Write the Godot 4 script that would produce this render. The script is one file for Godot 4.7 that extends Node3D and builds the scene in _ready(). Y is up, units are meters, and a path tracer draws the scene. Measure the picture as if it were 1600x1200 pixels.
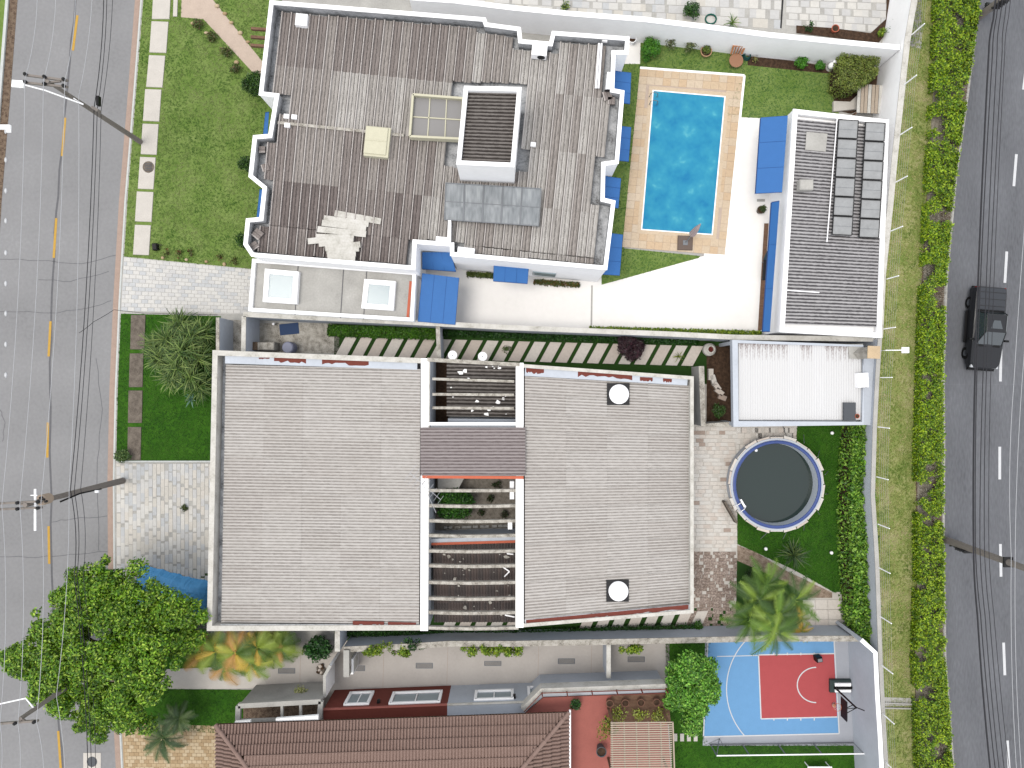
extends Node3D
# An aerial view straight down on three walled houses between two roads, under a bright overcast sky.
# P(px, py, h) turns a photo pixel plus a known height above ground into a point: the camera hangs H metres over the ground.
const H := 45.2
const F := 1130.0
const ROAD := -0.12
var rng := RandomNumberGenerator.new()
var M := {}
var taken := {}
var patch := FastNoiseLite.new()

class MB:
	var v := PackedVector3Array()
	var n := PackedVector3Array()
	var t := PackedVector2Array()
	func tri(a: Vector3, b: Vector3, c: Vector3, ua := Vector2(0, 0), ub := Vector2(1, 0), uc := Vector2(1, 1)):
		var m := (c - a).cross(b - a).normalized()
		v.append(a); v.append(b); v.append(c)
		n.append(m); n.append(m); n.append(m)
		t.append(ua); t.append(ub); t.append(uc)
	func tri_n(a: Vector3, b: Vector3, c: Vector3, na: Vector3, nb: Vector3, nc: Vector3, ua := Vector2(), ub := Vector2(), uc := Vector2()):
		if (c - a).cross(b - a).dot(na + nb + nc) < 0.0:
			var s := b; b = c; c = s
			s = nb; nb = nc; nc = s
			var w := ub; ub = uc; uc = w
		v.append(a); v.append(b); v.append(c)
		n.append(na); n.append(nb); n.append(nc)
		t.append(ua); t.append(ub); t.append(uc)
	func quad(a: Vector3, b: Vector3, c: Vector3, d: Vector3):
		tri(a, b, c, Vector2(0, 0), Vector2(1, 0), Vector2(1, 1))
		tri(a, c, d, Vector2(0, 0), Vector2(1, 1), Vector2(0, 1))
	func box(c: Vector3, s: Vector3, b := Basis()):
		var x := b.x * s.x * 0.5
		var y := b.y * s.y * 0.5
		var z := b.z * s.z * 0.5
		quad(c - x + y - z, c + x + y - z, c + x + y + z, c - x + y + z)
		quad(c - x - y + z, c + x - y + z, c + x - y - z, c - x - y - z)
		quad(c - x + y + z, c + x + y + z, c + x - y + z, c - x - y + z)
		quad(c + x + y - z, c - x + y - z, c - x - y - z, c + x - y - z)
		quad(c + x + y + z, c + x + y - z, c + x - y - z, c + x - y + z)
		quad(c - x + y - z, c - x + y + z, c - x - y + z, c - x - y - z)
	# a box with its upper edges chamfered by e
	func slab(c: Vector3, s: Vector3, e: float, b := Basis()):
		var lo := []
		var mid := []
		var top := []
		for k in [Vector2(-1, -1), Vector2(1, -1), Vector2(1, 1), Vector2(-1, 1)]:
			var o: Vector3 = c + b.x * s.x * 0.5 * k.x + b.z * s.z * 0.5 * k.y
			lo.append(o - b.y * s.y * 0.5)
			mid.append(o + b.y * (s.y * 0.5 - e))
			top.append(o + b.y * s.y * 0.5 - b.x * e * k.x - b.z * e * k.y)
		for i in 4:
			var j := (i + 1) % 4
			quad(lo[i], mid[i], mid[j], lo[j])
			quad(mid[i], top[i], top[j], mid[j])
		quad(top[0], top[1], top[2], top[3])
	func bar(a: Vector3, b: Vector3, w: float, h: float):
		var x := b - a
		var l := x.length()
		if l < 0.0001: return
		x /= l
		var up := Vector3.UP if absf(x.y) < 0.95 else Vector3.RIGHT
		var z := x.cross(up).normalized()
		box((a + b) * 0.5, Vector3(l, h, w), Basis(x, z.cross(x).normalized(), z))
	func flat(p: PackedVector2Array, y: float):
		var ix := Geometry2D.triangulate_polygon(p)
		for i in range(0, ix.size(), 3):
			var a := Vector3(p[ix[i]].x, y, p[ix[i]].y)
			var b := Vector3(p[ix[i + 1]].x, y, p[ix[i + 1]].y)
			var c := Vector3(p[ix[i + 2]].x, y, p[ix[i + 2]].y)
			if (c - a).cross(b - a).y < 0.0: tri(a, c, b)
			else: tri(a, b, c)
	func sides(p: PackedVector2Array, y0: float, y1: float):
		for i in p.size():
			var a := p[i]
			var b := p[(i + 1) % p.size()]
			quad(Vector3(a.x, y1, a.y), Vector3(b.x, y1, b.y), Vector3(b.x, y0, b.y), Vector3(a.x, y0, a.y))
	func prism(p: PackedVector2Array, y0: float, y1: float):
		flat(p, y1)
		sides(p, y0, y1)
	func ring(a: PackedVector2Array, b: PackedVector2Array, y: float):
		for i in a.size():
			var j := (i + 1) % a.size()
			quad(Vector3(a[i].x, y, a[i].y), Vector3(a[j].x, y, a[j].y), Vector3(b[j].x, y, b[j].y), Vector3(b[i].x, y, b[i].y))
	# a strip with thickness along an open line of points: l and r are its two edges
	func strip(l: PackedVector2Array, r: PackedVector2Array, y0: float, y1: float, closed := true):
		for i in l.size() - 1:
			var a := Vector3(l[i].x, y1, l[i].y)
			var b := Vector3(l[i + 1].x, y1, l[i + 1].y)
			var c := Vector3(r[i + 1].x, y1, r[i + 1].y)
			var d := Vector3(r[i].x, y1, r[i].y)
			quad(a, b, c, d)
			if closed:
				var k := Vector3(0, y0 - y1, 0)
				quad(b, a, a + k, b + k)
				quad(d, c, c + k, d + k)
				if i == 0: quad(a, d, d + k, a + k)
				if i == l.size() - 2: quad(c, b, b + k, c + k)
	func tube(p: Array, r0: float, r1: float, s := 7):
		var prev := []
		var pn := []
		for i in p.size():
			var d: Vector3 = (p[mini(i + 1, p.size() - 1)] - p[maxi(i - 1, 0)]).normalized()
			var up := Vector3.UP if absf(d.y) < 0.9 else Vector3.RIGHT
			var x := d.cross(up).normalized()
			var y := x.cross(d).normalized()
			var r := lerpf(r0, r1, float(i) / maxf(1.0, p.size() - 1.0))
			var ringp := []
			var rn := []
			for k in s:
				var a := TAU * k / s
				var m := x * cos(a) + y * sin(a)
				rn.append(m)
				ringp.append(p[i] + m * r)
			if i:
				for k in s:
					var j := (k + 1) % s
					tri_n(prev[k], prev[j], ringp[j], pn[k], pn[j], rn[j])
					tri_n(prev[k], ringp[j], ringp[k], pn[k], rn[j], rn[k])
			prev = ringp
			pn = rn
			if i == 0 or i == p.size() - 1:
				var m2 := -d if i == 0 else d
				for k in range(1, s - 1): tri_n(ringp[0], ringp[k], ringp[k + 1], m2, m2, m2)
	# profile: flat list r, y, r, y ... turned about the vertical through c
	func lathe(c: Vector3, pr: Array, s := 20, b := Basis()):
		var k := pr.size() / 2
		for i in k - 1:
			var r0: float = pr[i * 2]
			var y0: float = pr[i * 2 + 1]
			var r1: float = pr[i * 2 + 2]
			var y1: float = pr[i * 2 + 3]
			var d := Vector2(y1 - y0, -(r1 - r0)).normalized()
			for q in s:
				var a := TAU * q / s
				var e := TAU * (q + 1) / s
				var ca := Vector3(cos(a), 0, sin(a))
				var ce := Vector3(cos(e), 0, sin(e))
				var na := b * (ca * d.x + Vector3.UP * d.y)
				var ne := b * (ce * d.x + Vector3.UP * d.y)
				var p0 := c + b * (ca * r0 + Vector3.UP * y0)
				var p1 := c + b * (ce * r0 + Vector3.UP * y0)
				var p2 := c + b * (ce * r1 + Vector3.UP * y1)
				var p3 := c + b * (ca * r1 + Vector3.UP * y1)
				if r0 > 0.0005: tri_n(p0, p1, p2, na, ne, ne)
				if r1 > 0.0005: tri_n(p0, p2, p3, na, ne, na)
	func ball(c: Vector3, r: Vector3, s := 12, q := 7):
		for i in q:
			for k in s:
				var u := []
				for w in [[i, k], [i, k + 1], [i + 1, k + 1], [i + 1, k]]:
					var th: float = PI * w[0] / q
					var ph: float = TAU * w[1] / s
					u.append(Vector3(sin(th) * cos(ph), cos(th), sin(th) * sin(ph)))
				if i > 0: tri_n(c + u[0] * r, c + u[1] * r, c + u[2] * r, u[0], u[1], u[2])
				if i < q - 1: tri_n(c + u[0] * r, c + u[2] * r, c + u[3] * r, u[0], u[2], u[3])
	func build() -> ArrayMesh:
		var a := []
		a.resize(Mesh.ARRAY_MAX)
		a[Mesh.ARRAY_VERTEX] = v
		a[Mesh.ARRAY_NORMAL] = n
		a[Mesh.ARRAY_TEX_UV] = t
		var m := ArrayMesh.new()
		m.add_surface_from_arrays(Mesh.PRIMITIVE_TRIANGLES, a)
		return m

func P(px: float, py: float, h := 0.0) -> Vector3:
	return Vector3((px - 800.0) * (H - h) / F, h, (py - 600.0) * (H - h) / F)

func poly(a: Array, h := 0.0) -> PackedVector2Array:
	var r := PackedVector2Array()
	for i in range(0, a.size(), 2):
		var p := P(a[i], a[i + 1], h)
		r.append(Vector2(p.x, p.z))
	return r

func pts(a: Array, h := 0.0) -> Array:
	var r := []
	for i in range(0, a.size(), 2): r.append(P(a[i], a[i + 1], h))
	return r

# offsets a closed outline inward (d > 0) with mitred corners, keeping the number of corners
func inset(p: PackedVector2Array, d: float) -> PackedVector2Array:
	var area := 0.0
	for i in p.size():
		var q := p[(i + 1) % p.size()]
		area += p[i].x * q.y - q.x * p[i].y
	var sgn := 1.0 if area > 0.0 else -1.0
	var r := PackedVector2Array()
	for i in p.size():
		var a := p[(i + p.size() - 1) % p.size()]
		var b := p[i]
		var c := p[(i + 1) % p.size()]
		var e := (b - a).normalized()
		var f := (c - b).normalized()
		var ne := Vector2(-e.y, e.x) * sgn
		var nf := Vector2(-f.y, f.x) * sgn
		var m := (ne + nf).normalized()
		r.append(b + m * d / maxf(0.35, m.dot(ne)))
	return r

func edges(p: Array, half: float) -> Array:
	var l := PackedVector2Array()
	var r := PackedVector2Array()
	for i in p.size():
		var a: Vector3 = p[maxi(i - 1, 0)]
		var b: Vector3 = p[mini(i + 1, p.size() - 1)]
		var d := Vector2(b.x - a.x, b.z - a.z).normalized()
		var m := Vector2(-d.y, d.x) * half
		l.append(Vector2(p[i].x, p[i].z) + m)
		r.append(Vector2(p[i].x, p[i].z) - m)
	return [l, r]

func numbered(s: String) -> String:
	if not taken.has(s):
		taken[s] = 0
		return s
	taken[s] += 1
	return "%s_%03d" % [s, taken[s]]

const ORD := ["first", "second", "third", "fourth", "fifth", "sixth", "seventh", "eighth", "ninth", "tenth", "eleventh", "twelfth", "thirteenth"]
func nth(i: int) -> String:
	return ORD[i]

# a thing: a Node3D at its base; its parts are built in world coordinates and set back by that base
func T(called: String, label: String, category: String, at := Vector3.ZERO, group := "") -> Node3D:
	var o := Node3D.new()
	o.name = numbered(called)
	add_child(o)
	o.position = at
	o.set_meta("label", label)
	o.set_meta("category", category)
	if group: o.set_meta("group", group)
	return o

func S(called: String, mb: MB, m: Material) -> MeshInstance3D:
	var o := MeshInstance3D.new()
	o.name = numbered(called)
	o.mesh = mb.build()
	o.material_override = m
	add_child(o)
	o.set_meta("kind", "structure")
	return o

func part(called: String, mb: MB, m: Material, parent: Node3D) -> MeshInstance3D:
	var o := MeshInstance3D.new()
	o.name = called
	o.mesh = mb.build()
	o.material_override = m
	if not parent is MeshInstance3D: o.position = -parent.position
	parent.add_child(o, true)
	return o

func inst(called: String, mesh: Mesh, m: Material, parent: Node3D, x: Transform3D) -> MeshInstance3D:
	var o := MeshInstance3D.new()
	o.name = called
	o.mesh = mesh
	o.material_override = m
	if not parent is MeshInstance3D: x.origin -= parent.position
	o.transform = x
	parent.add_child(o, true)
	return o

# copies of a small mesh: under a thing they are joined into one mesh (a crown, the foliage of a shrub), at top level they stay copies
func many(called: String, mesh: Mesh, m: Material, parent: Node3D, xf: Array, cols: PackedColorArray) -> Node3D:
	if parent != self:
		var arr := mesh.surface_get_arrays(0)
		var sv: PackedVector3Array = arr[Mesh.ARRAY_VERTEX]
		var sn: PackedVector3Array = arr[Mesh.ARRAY_NORMAL]
		var n := sv.size()
		var v := PackedVector3Array()
		var q := PackedVector3Array()
		var c := PackedColorArray()
		v.resize(n * xf.size())
		q.resize(n * xf.size())
		c.resize(n * xf.size())
		for i in xf.size():
			var x: Transform3D = xf[i]
			for k in n:
				v[i * n + k] = x * sv[k]
				q[i * n + k] = (x.basis * sn[k]).normalized()
				c[i * n + k] = cols[i]
		var a := []
		a.resize(Mesh.ARRAY_MAX)
		a[Mesh.ARRAY_VERTEX] = v
		a[Mesh.ARRAY_NORMAL] = q
		a[Mesh.ARRAY_COLOR] = c
		var am := ArrayMesh.new()
		am.add_surface_from_arrays(Mesh.PRIMITIVE_TRIANGLES, a)
		return inst(called, am, m, parent, Transform3D())
	var mm := MultiMesh.new()
	mm.transform_format = MultiMesh.TRANSFORM_3D
	mm.use_colors = true
	mm.mesh = mesh
	mm.instance_count = xf.size()
	for i in xf.size():
		mm.set_instance_transform(i, xf[i])
		mm.set_instance_color(i, cols[i])
	var o := MultiMeshInstance3D.new()
	o.multimesh = mm
	o.material_override = m
	o.name = numbered(called)
	add_child(o)
	return o

func stuff(o: Node3D, label: String, category: String):
	o.set_meta("kind", "stuff")
	o.set_meta("label", label)
	o.set_meta("category", category)

# fills the four-cornered patch c (top left, top right, bottom right, bottom left) with nx by nz pieces, each a node (the first 300), the rest one joined part
func field(parent: Node3D, called: String, c: Array, nx: int, nz: int, mesh: Mesh, mats: Array, o := {}):
	var most: int = o.get("most", 300)
	var made: int = parent.get_meta("made_" + called, 0)
	var rest := {}
	var clip: PackedVector2Array = o.get("clip", PackedVector2Array())
	var holes: Array = o.get("holes", [])
	var gap: float = o.get("gap", 0.0)
	var jit: float = o.get("jitter", 0.0)
	var lift: float = o.get("lift", 0.0)
	var stag: float = o.get("stagger", 0.0)
	var pick = o.get("pick")
	for j in nz:
		for i in range(-1 if stag > 0.0 else 0, nx):
			var u0 := float(i) / nx
			var u1 := float(i + 1) / nx
			var v0 := float(j) / nz
			var v1 := float(j + 1) / nz
			if stag > 0.0:
				var s: float = stag * (j % 2) / nx + (rng.randf() - 0.5) * o.get("rough", 0.0) / nx
				u0 = clampf(u0 + s, 0, 1)
				u1 = clampf(u1 + s, 0, 1)
				if u1 - u0 < 0.3 / nx: continue
			var tl: Vector3 = c[0].lerp(c[1], u0).lerp(c[3].lerp(c[2], u0), v0)
			var tr: Vector3 = c[0].lerp(c[1], u1).lerp(c[3].lerp(c[2], u1), v0)
			var bl: Vector3 = c[0].lerp(c[1], u0).lerp(c[3].lerp(c[2], u0), v1)
			var br: Vector3 = c[0].lerp(c[1], u1).lerp(c[3].lerp(c[2], u1), v1)
			var mid := (tl + br) * 0.5
			var m2 := Vector2(mid.x, mid.z)
			if clip.size() and not Geometry2D.is_point_in_polygon(m2, clip): continue
			var out := false
			for hp in holes:
				if Geometry2D.is_point_in_polygon(m2, hp): out = true
			if out: continue
			var x := (tr - tl + br - bl) * 0.5
			var z := (bl - tl + br - tr) * 0.5
			var y := z.cross(x).normalized()
			var x2 := x * (1.0 - gap / x.length())
			var z2 := z * (1.0 - gap / z.length())
			var org := tl + (x - x2) * 0.5 + (z - z2) * 0.5 + y * (lift * (i % 2) + lift * 2.0 * (j % 2) + (rng.randf() - 0.5) * jit)
			var xf := Transform3D(Basis(x2, y, z2), org)
			var k: int = pick.call(u0, v0) if pick else rng.randi() % mats.size()
			if made < most:
				inst(called, mesh, mats[k], parent, xf)
				made += 1
			else:
				if not rest.has(k):
					rest[k] = SurfaceTool.new()
					rest[k].begin(Mesh.PRIMITIVE_TRIANGLES)
				rest[k].append_from(mesh, 0, xf)
	parent.set_meta("made_" + called, made)
	for k in rest:
		var q := MeshInstance3D.new()
		q.name = called + "_field"
		q.mesh = rest[k].commit()
		q.material_override = mats[k]
		q.set_meta("kind", "stuff")
		if not parent is MeshInstance3D: q.position = -parent.position
		parent.add_child(q, true)

# unit pieces (0..1 in x and z) for field()
func corrugated(waves: int, amp: float) -> ArrayMesh:
	var b := MB.new()
	var k := waves * 6
	for i in k:
		var z0 := float(i) / k
		var z1 := float(i + 1) / k
		var a0 := TAU * waves * z0
		var a1 := TAU * waves * z1
		var y0 := amp * 0.5 * cos(a0)
		var y1 := amp * 0.5 * cos(a1)
		var s := amp * 0.5 * TAU * waves
		var n0 := Vector3(0, 1, s * sin(a0)).normalized()
		var n1 := Vector3(0, 1, s * sin(a1)).normalized()
		var p := [Vector3(0, y0, z0), Vector3(1, y0, z0), Vector3(1, y1, z1), Vector3(0, y1, z1)]
		b.tri_n(p[0], p[1], p[2], n0, n0, n1, Vector2(0, z0), Vector2(1, z0), Vector2(1, z1))
		b.tri_n(p[0], p[2], p[3], n0, n1, n1, Vector2(0, z0), Vector2(1, z1), Vector2(0, z1))
	# the lower edge's thickness
	b.box(Vector3(0.998, -amp * 0.2, 0.5), Vector3(0.004, 0.012, 1.0))
	return b.build()

func profiled(prof: Array) -> ArrayMesh:   # prof: flat list x, y across the piece (0..1), run along z
	var b := MB.new()
	for i in range(0, prof.size() - 2, 2):
		var p := Vector3(prof[i], prof[i + 1], 0)
		var q := Vector3(prof[i + 2], prof[i + 3], 0)
		var z := Vector3(0, 0, 1)
		b.tri(p, q, q + z, Vector2(p.x, 0), Vector2(q.x, 0), Vector2(q.x, 1))
		b.tri(p, q + z, p + z, Vector2(p.x, 0), Vector2(q.x, 1), Vector2(p.x, 1))
		if prof[i + 1] + prof[i + 3] > 0.02:
			b.quad(p + z, q + z, Vector3(q.x, -0.01, 1), Vector3(p.x, -0.01, 1))
	return b.build()

func paving(th: float, e: float) -> ArrayMesh:
	var b := MB.new()
	var lo := [Vector3(0, -0.01, 0), Vector3(1, -0.01, 0), Vector3(1, -0.01, 1), Vector3(0, -0.01, 1)]
	var hi := [Vector3(e, th, e), Vector3(1 - e, th, e), Vector3(1 - e, th, 1 - e), Vector3(e, th, 1 - e)]
	for i in 4:
		var j := (i + 1) % 4
		b.quad(hi[j], hi[i], lo[i], lo[j])
	b.quad(hi[0], hi[1], hi[2], hi[3])
	return b.build()

# ---- colours and materials -------------------------------------------------------------------------------------------
# base colour (sRGB) of a surface seen as r, g, b in the photograph, which is exposed about GAIN times over the plain view
const GAIN := 2.05
func alb(r: float, g: float, b: float) -> Color:
	var c := Color(r / 255.0, g / 255.0, b / 255.0).srgb_to_linear()
	return Color(minf(c.r / GAIN, 0.82), minf(c.g / GAIN, 0.82), minf(c.b / GAIN, 0.82)).linear_to_srgb()

func noise_bytes(sd: int, freq: float, w: int, h: int, oct := 4, kind := FastNoiseLite.TYPE_SIMPLEX_SMOOTH) -> PackedByteArray:
	var f := FastNoiseLite.new()
	f.seed = sd
	f.noise_type = kind
	f.frequency = freq
	f.fractal_octaves = oct
	var im := f.get_seamless_image(w, h)
	im.convert(Image.FORMAT_L8)
	return im.get_data()

# a picture from two noises, coarse and fine, run through a list of colours; sx, sy stretch the noises
func tex(sd: int, stops: Array, f1: float, f2: float, mixed := 0.5, size := 256, sx := 1, sy := 1) -> ImageTexture:
	var w := size / sx
	var h := size / sy
	var a := noise_bytes(sd, f1, w, h, 3)
	var b := noise_bytes(sd + 77, f2, w, h, 2)
	var lut := []
	for i in 256:
		var x := clampf((i / 255.0 - 0.5) * 1.25 + 0.5, 0.0, 0.9999) * (stops.size() - 1)
		lut.append(stops[int(x)].lerp(stops[int(x) + 1], x - int(x)))
	var d := PackedByteArray()
	d.resize(w * h * 3)
	for i in w * h:
		var c: Color = lut[int(a[i] * (1.0 - mixed) + b[i] * mixed)]
		d[i * 3] = c.r8
		d[i * 3 + 1] = c.g8
		d[i * 3 + 2] = c.b8
	var im := Image.create_from_data(w, h, false, Image.FORMAT_RGB8, d)
	if sx > 1 or sy > 1: im.resize(size, size, Image.INTERPOLATE_CUBIC)
	return ImageTexture.create_from_image(im)

# corrugated sheet: pale on the crests, darker ragged bands with grain in the troughs
func trough_banded(sd: int, waves: int, crest_tones: Array, trough_tones: Array, much: float, size := 256) -> ImageTexture:
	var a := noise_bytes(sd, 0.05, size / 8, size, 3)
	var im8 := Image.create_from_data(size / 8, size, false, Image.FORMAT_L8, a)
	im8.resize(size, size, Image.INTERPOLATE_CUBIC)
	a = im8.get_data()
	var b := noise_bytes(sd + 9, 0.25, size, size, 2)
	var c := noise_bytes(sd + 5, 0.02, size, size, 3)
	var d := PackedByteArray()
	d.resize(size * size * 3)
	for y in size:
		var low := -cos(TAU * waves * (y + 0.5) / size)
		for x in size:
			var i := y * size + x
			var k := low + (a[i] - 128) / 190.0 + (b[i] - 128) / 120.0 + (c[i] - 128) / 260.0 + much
			var p: Array = trough_tones if k > 0.35 else crest_tones
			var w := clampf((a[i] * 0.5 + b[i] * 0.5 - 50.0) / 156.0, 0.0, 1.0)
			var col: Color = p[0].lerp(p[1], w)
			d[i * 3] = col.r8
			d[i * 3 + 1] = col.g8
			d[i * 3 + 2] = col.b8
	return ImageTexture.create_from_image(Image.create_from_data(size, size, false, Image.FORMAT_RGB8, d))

# channel sheet: grain and streaks along the fall, the bare pale lap edge along one side, a darker line down the middle
func channel(sd: int, stops: Array) -> ImageTexture:
	var size := 128
	var im := tex(sd, stops, 0.05, 0.2, 0.6, size, 1, 4).get_image()
	var g := noise_bytes(sd + 3, 0.15, size, size, 2)
	var pale := alb(232, 225, 221)
	for y in size:
		for x in size:
			var w := (g[y * size + x] - 128) / 128.0
			if x < 3 or (x < 17 and w > -0.62): im.set_pixel(x, y, im.get_pixel(x, y).lerp(pale, clampf(0.78 + w * 0.5, 0.35, 0.95)))
			elif absf(x - 64.0) < 7.0 + w * 9.0: im.set_pixel(x, y, im.get_pixel(x, y).lerp(stops[0], clampf(0.6 + w, 0.1, 0.9)))
	return ImageTexture.create_from_image(im)

# ribbed metal with rust and dirt run down in streaks from its upper end
func streaked(sd: int, base: Color, rust: Color) -> ImageTexture:
	var r := RandomNumberGenerator.new()
	r.seed = sd
	var g := noise_bytes(sd, 0.2, 128, 128, 2)
	var im := Image.create(128, 128, false, Image.FORMAT_RGB8)
	im.fill(base)
	for x in 128:
		var l := int(r.randf() * 30.0 * (1.0 if (x / 16) % 3 else 0.3))
		for y in l:
			if g[y * 128 + x] > 96 + y: im.set_pixel(x, y, rust.lerp(base, r.randf() * 0.6))
	return ImageTexture.create_from_image(im)

func mat(t, rough := 0.85, per_m := 0.0, spec := 0.3) -> StandardMaterial3D:
	var m := StandardMaterial3D.new()
	if t is Color: m.albedo_color = t
	else: m.albedo_texture = t
	m.roughness = rough
	m.metallic_specular = spec
	if per_m > 0.0:
		m.uv1_triplanar = true
		m.uv1_world_triplanar = true
		m.uv1_scale = Vector3.ONE * per_m
	return m

func tint(m: StandardMaterial3D, c: Color) -> StandardMaterial3D:
	var r: StandardMaterial3D = m.duplicate()
	r.albedo_color = c
	return r

# stops around one colour: darker, plain, lighter by the factor k
func around(c: Color, k: float) -> Array:
	var l := c.srgb_to_linear()
	var r := []
	for f in [1.0 - k, 1.0 - k * 0.35, 1.0, 1.0 + k * 0.35, 1.0 + k]:
		r.append(Color(minf(l.r * f, 0.86), minf(l.g * f, 0.86), minf(l.b * f, 0.86)).linear_to_srgb())
	return r

func leaf_mat(rough := 0.5) -> StandardMaterial3D:
	var m := StandardMaterial3D.new()
	m.vertex_color_use_as_albedo = true
	m.roughness = rough
	m.metallic_specular = 0.4
	m.cull_mode = BaseMaterial3D.CULL_DISABLED
	m.backlight_enabled = true
	m.backlight = Color(0.25, 0.3, 0.1)
	return m

func materials():
	patch.seed = 5
	patch.frequency = 0.35
	M.asphalt_w = mat(tex(1, around(alb(163, 163, 165), 0.16), 0.006, 0.12, 0.45, 1024), 0.9, 1.0 / 34.0)
	M.asphalt_e = mat(tex(2, around(alb(124, 126, 132), 0.3), 0.012, 0.2, 0.5, 1024, 1, 4), 0.85, 1.0 / 30.0)
	M.white = mat(tex(3, around(Color(0.9, 0.9, 0.905), 0.06), 0.01, 0.05, 0.4), 0.8, 0.2)
	M.stained = mat(tex(4, [alb(110, 108, 110), alb(170, 172, 175), alb(205, 208, 212), alb(228, 230, 234), alb(240, 241, 244)], 0.012, 0.09, 0.4), 0.9, 0.3)
	M.offwhite = mat(tex(5, [alb(190, 186, 176), alb(225, 222, 214), alb(240, 237, 230), alb(248, 246, 242)], 0.015, 0.1, 0.4), 0.85, 0.25)
	M.bluish = mat(tex(6, around(alb(222, 229, 240), 0.1), 0.01, 0.06, 0.4), 0.8, 0.25)
	M.weathered = mat(tex(7, [alb(120, 114, 106), alb(180, 174, 164), alb(215, 210, 200), alb(232, 228, 220)], 0.02, 0.12, 0.45), 0.9, 0.35)
	M.concrete = mat(tex(8, around(alb(205, 203, 198), 0.2), 0.01, 0.1, 0.4), 0.9, 0.25)
	M.gutter = mat(tex(9, around(alb(196, 172, 158), 0.15), 0.02, 0.1, 0.5), 0.9, 0.4)
	M.kerb = mat(tex(10, around(alb(226, 230, 228), 0.15), 0.02, 0.1, 0.5), 0.9, 0.4)
	M.brown = mat(tex(11, [alb(70, 58, 48), alb(110, 92, 78), alb(150, 130, 112), alb(110, 104, 84)], 0.03, 0.12, 0.5), 0.95, 0.4)
	M.soil = mat(tex(12, [alb(52, 40, 32), alb(86, 66, 52), alb(116, 92, 74)], 0.03, 0.15, 0.5), 0.95, 0.5)
	M.lawn_a = mat(tex(13, [alb(108, 140, 62), alb(122, 150, 72), alb(136, 160, 86), alb(150, 170, 100)], 0.012, 0.09, 0.45, 512), 0.95, 0.08)
	M.lawn_b = mat(tex(14, [alb(44, 92, 14), alb(60, 110, 22), alb(78, 126, 34)], 0.012, 0.09, 0.45, 512), 0.95, 0.1)
	M.verge = mat(tex(15, [alb(112, 140, 62), alb(148, 164, 90), alb(176, 180, 118), alb(194, 188, 144)], 0.014, 0.1, 0.4, 512), 0.95, 0.09)
	M.turf = mat(tex(16, around(alb(50, 84, 32), 0.2), 0.02, 0.12, 0.5), 0.95, 0.4)
	M.driveway = mat(tex(17, around(alb(222, 220, 216), 0.14), 0.02, 0.16, 0.55, 512), 0.9, 0.16)
	M.patio = mat(tex(18, around(Color(0.82, 0.81, 0.8), 0.05), 0.008, 0.06, 0.4), 0.75, 0.15)
	M.path = mat(tex(19, around(alb(224, 204, 188), 0.12), 0.02, 0.14, 0.5), 0.9, 0.25)
	M.slab = mat(tex(20, around(alb(232, 226, 218), 0.1), 0.02, 0.12, 0.5), 0.9, 0.3)
	M.slab_dark = mat(tex(21, [alb(92, 84, 76), alb(128, 118, 108), alb(152, 142, 130)], 0.02, 0.12, 0.5), 0.9, 0.4)
	M.tilefloor = mat(tex(22, around(alb(214, 207, 201), 0.08), 0.01, 0.08, 0.4), 0.7, 0.2)
	M.yellow = mat(tex(23, around(alb(222, 178, 84), 0.15), 0.03, 0.16, 0.5), 0.8, 0.5)
	M.mark = mat(tex(24, around(alb(240, 242, 246), 0.1), 0.03, 0.16, 0.5), 0.7, 0.5)
	M.tar = mat(tex(25, around(alb(122, 122, 126), 0.15), 0.03, 0.1, 0.5), 0.9, 0.4)
	# weathered fibre-cement sheets: darker bands along the troughs, ragged and grained
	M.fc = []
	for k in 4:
		var t := trough_banded(30 + k, 6, [alb(212, 207, 203), alb(244, 240, 236)], [alb(152, 146, 142), alb(198, 192, 187)], [-0.1, 0.0, 0.1, -0.2][k])
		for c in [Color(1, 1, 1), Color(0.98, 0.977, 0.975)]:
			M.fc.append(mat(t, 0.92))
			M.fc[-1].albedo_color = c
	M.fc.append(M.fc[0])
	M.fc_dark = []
	for k in 2: M.fc_dark.append(mat(trough_banded(36 + k, 5, [alb(120, 114, 110), alb(170, 164, 160)], [alb(48, 43, 41), alb(92, 86, 82)], 0.35), 0.95))
	M.fc_link = [mat(trough_banded(38, 5, [alb(160, 150, 150), alb(196, 188, 188)], [alb(102, 90, 90), alb(146, 136, 136)], 0.05), 0.95)]
	M.fc_tile = [mat(tex(39, [alb(84, 72, 68), alb(112, 100, 96), alb(140, 130, 126)], 0.05, 0.2, 0.6, 256, 1, 2), 0.95), mat(tex(40, [alb(70, 62, 60), alb(100, 92, 90), alb(150, 144, 140)], 0.05, 0.2, 0.6, 256, 1, 2), 0.95)]
	# channel sheets on the north house: pale, mid, grey-brown and dark lots, streaked along the fall
	M.ch = []
	var lots := [[224, 219, 214], [208, 202, 197], [190, 182, 177], [172, 162, 158], [150, 139, 136]]
	for k in 5:
		var q: Array = lots[k]
		for s in 2:
			M.ch.append(mat(channel(42 + k * 2 + s, [alb(q[0] * 0.62, q[1] * 0.62, q[2] * 0.62), alb(q[0] * 0.86, q[1] * 0.86, q[2] * 0.86), alb(q[0], q[1], q[2]), alb(minf(q[0] * 1.16, 240), minf(q[1] * 1.16, 240), minf(q[2] * 1.16, 240))]), 0.92))
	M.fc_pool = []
	for k in 3: M.fc_pool.append(mat(trough_banded(54 + k, 5, [alb(176, 174, 176), alb(226, 224, 226)], [alb(66, 64, 67), alb(116, 114, 117)], 0.1 + 0.08 * k), 0.92))
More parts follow.
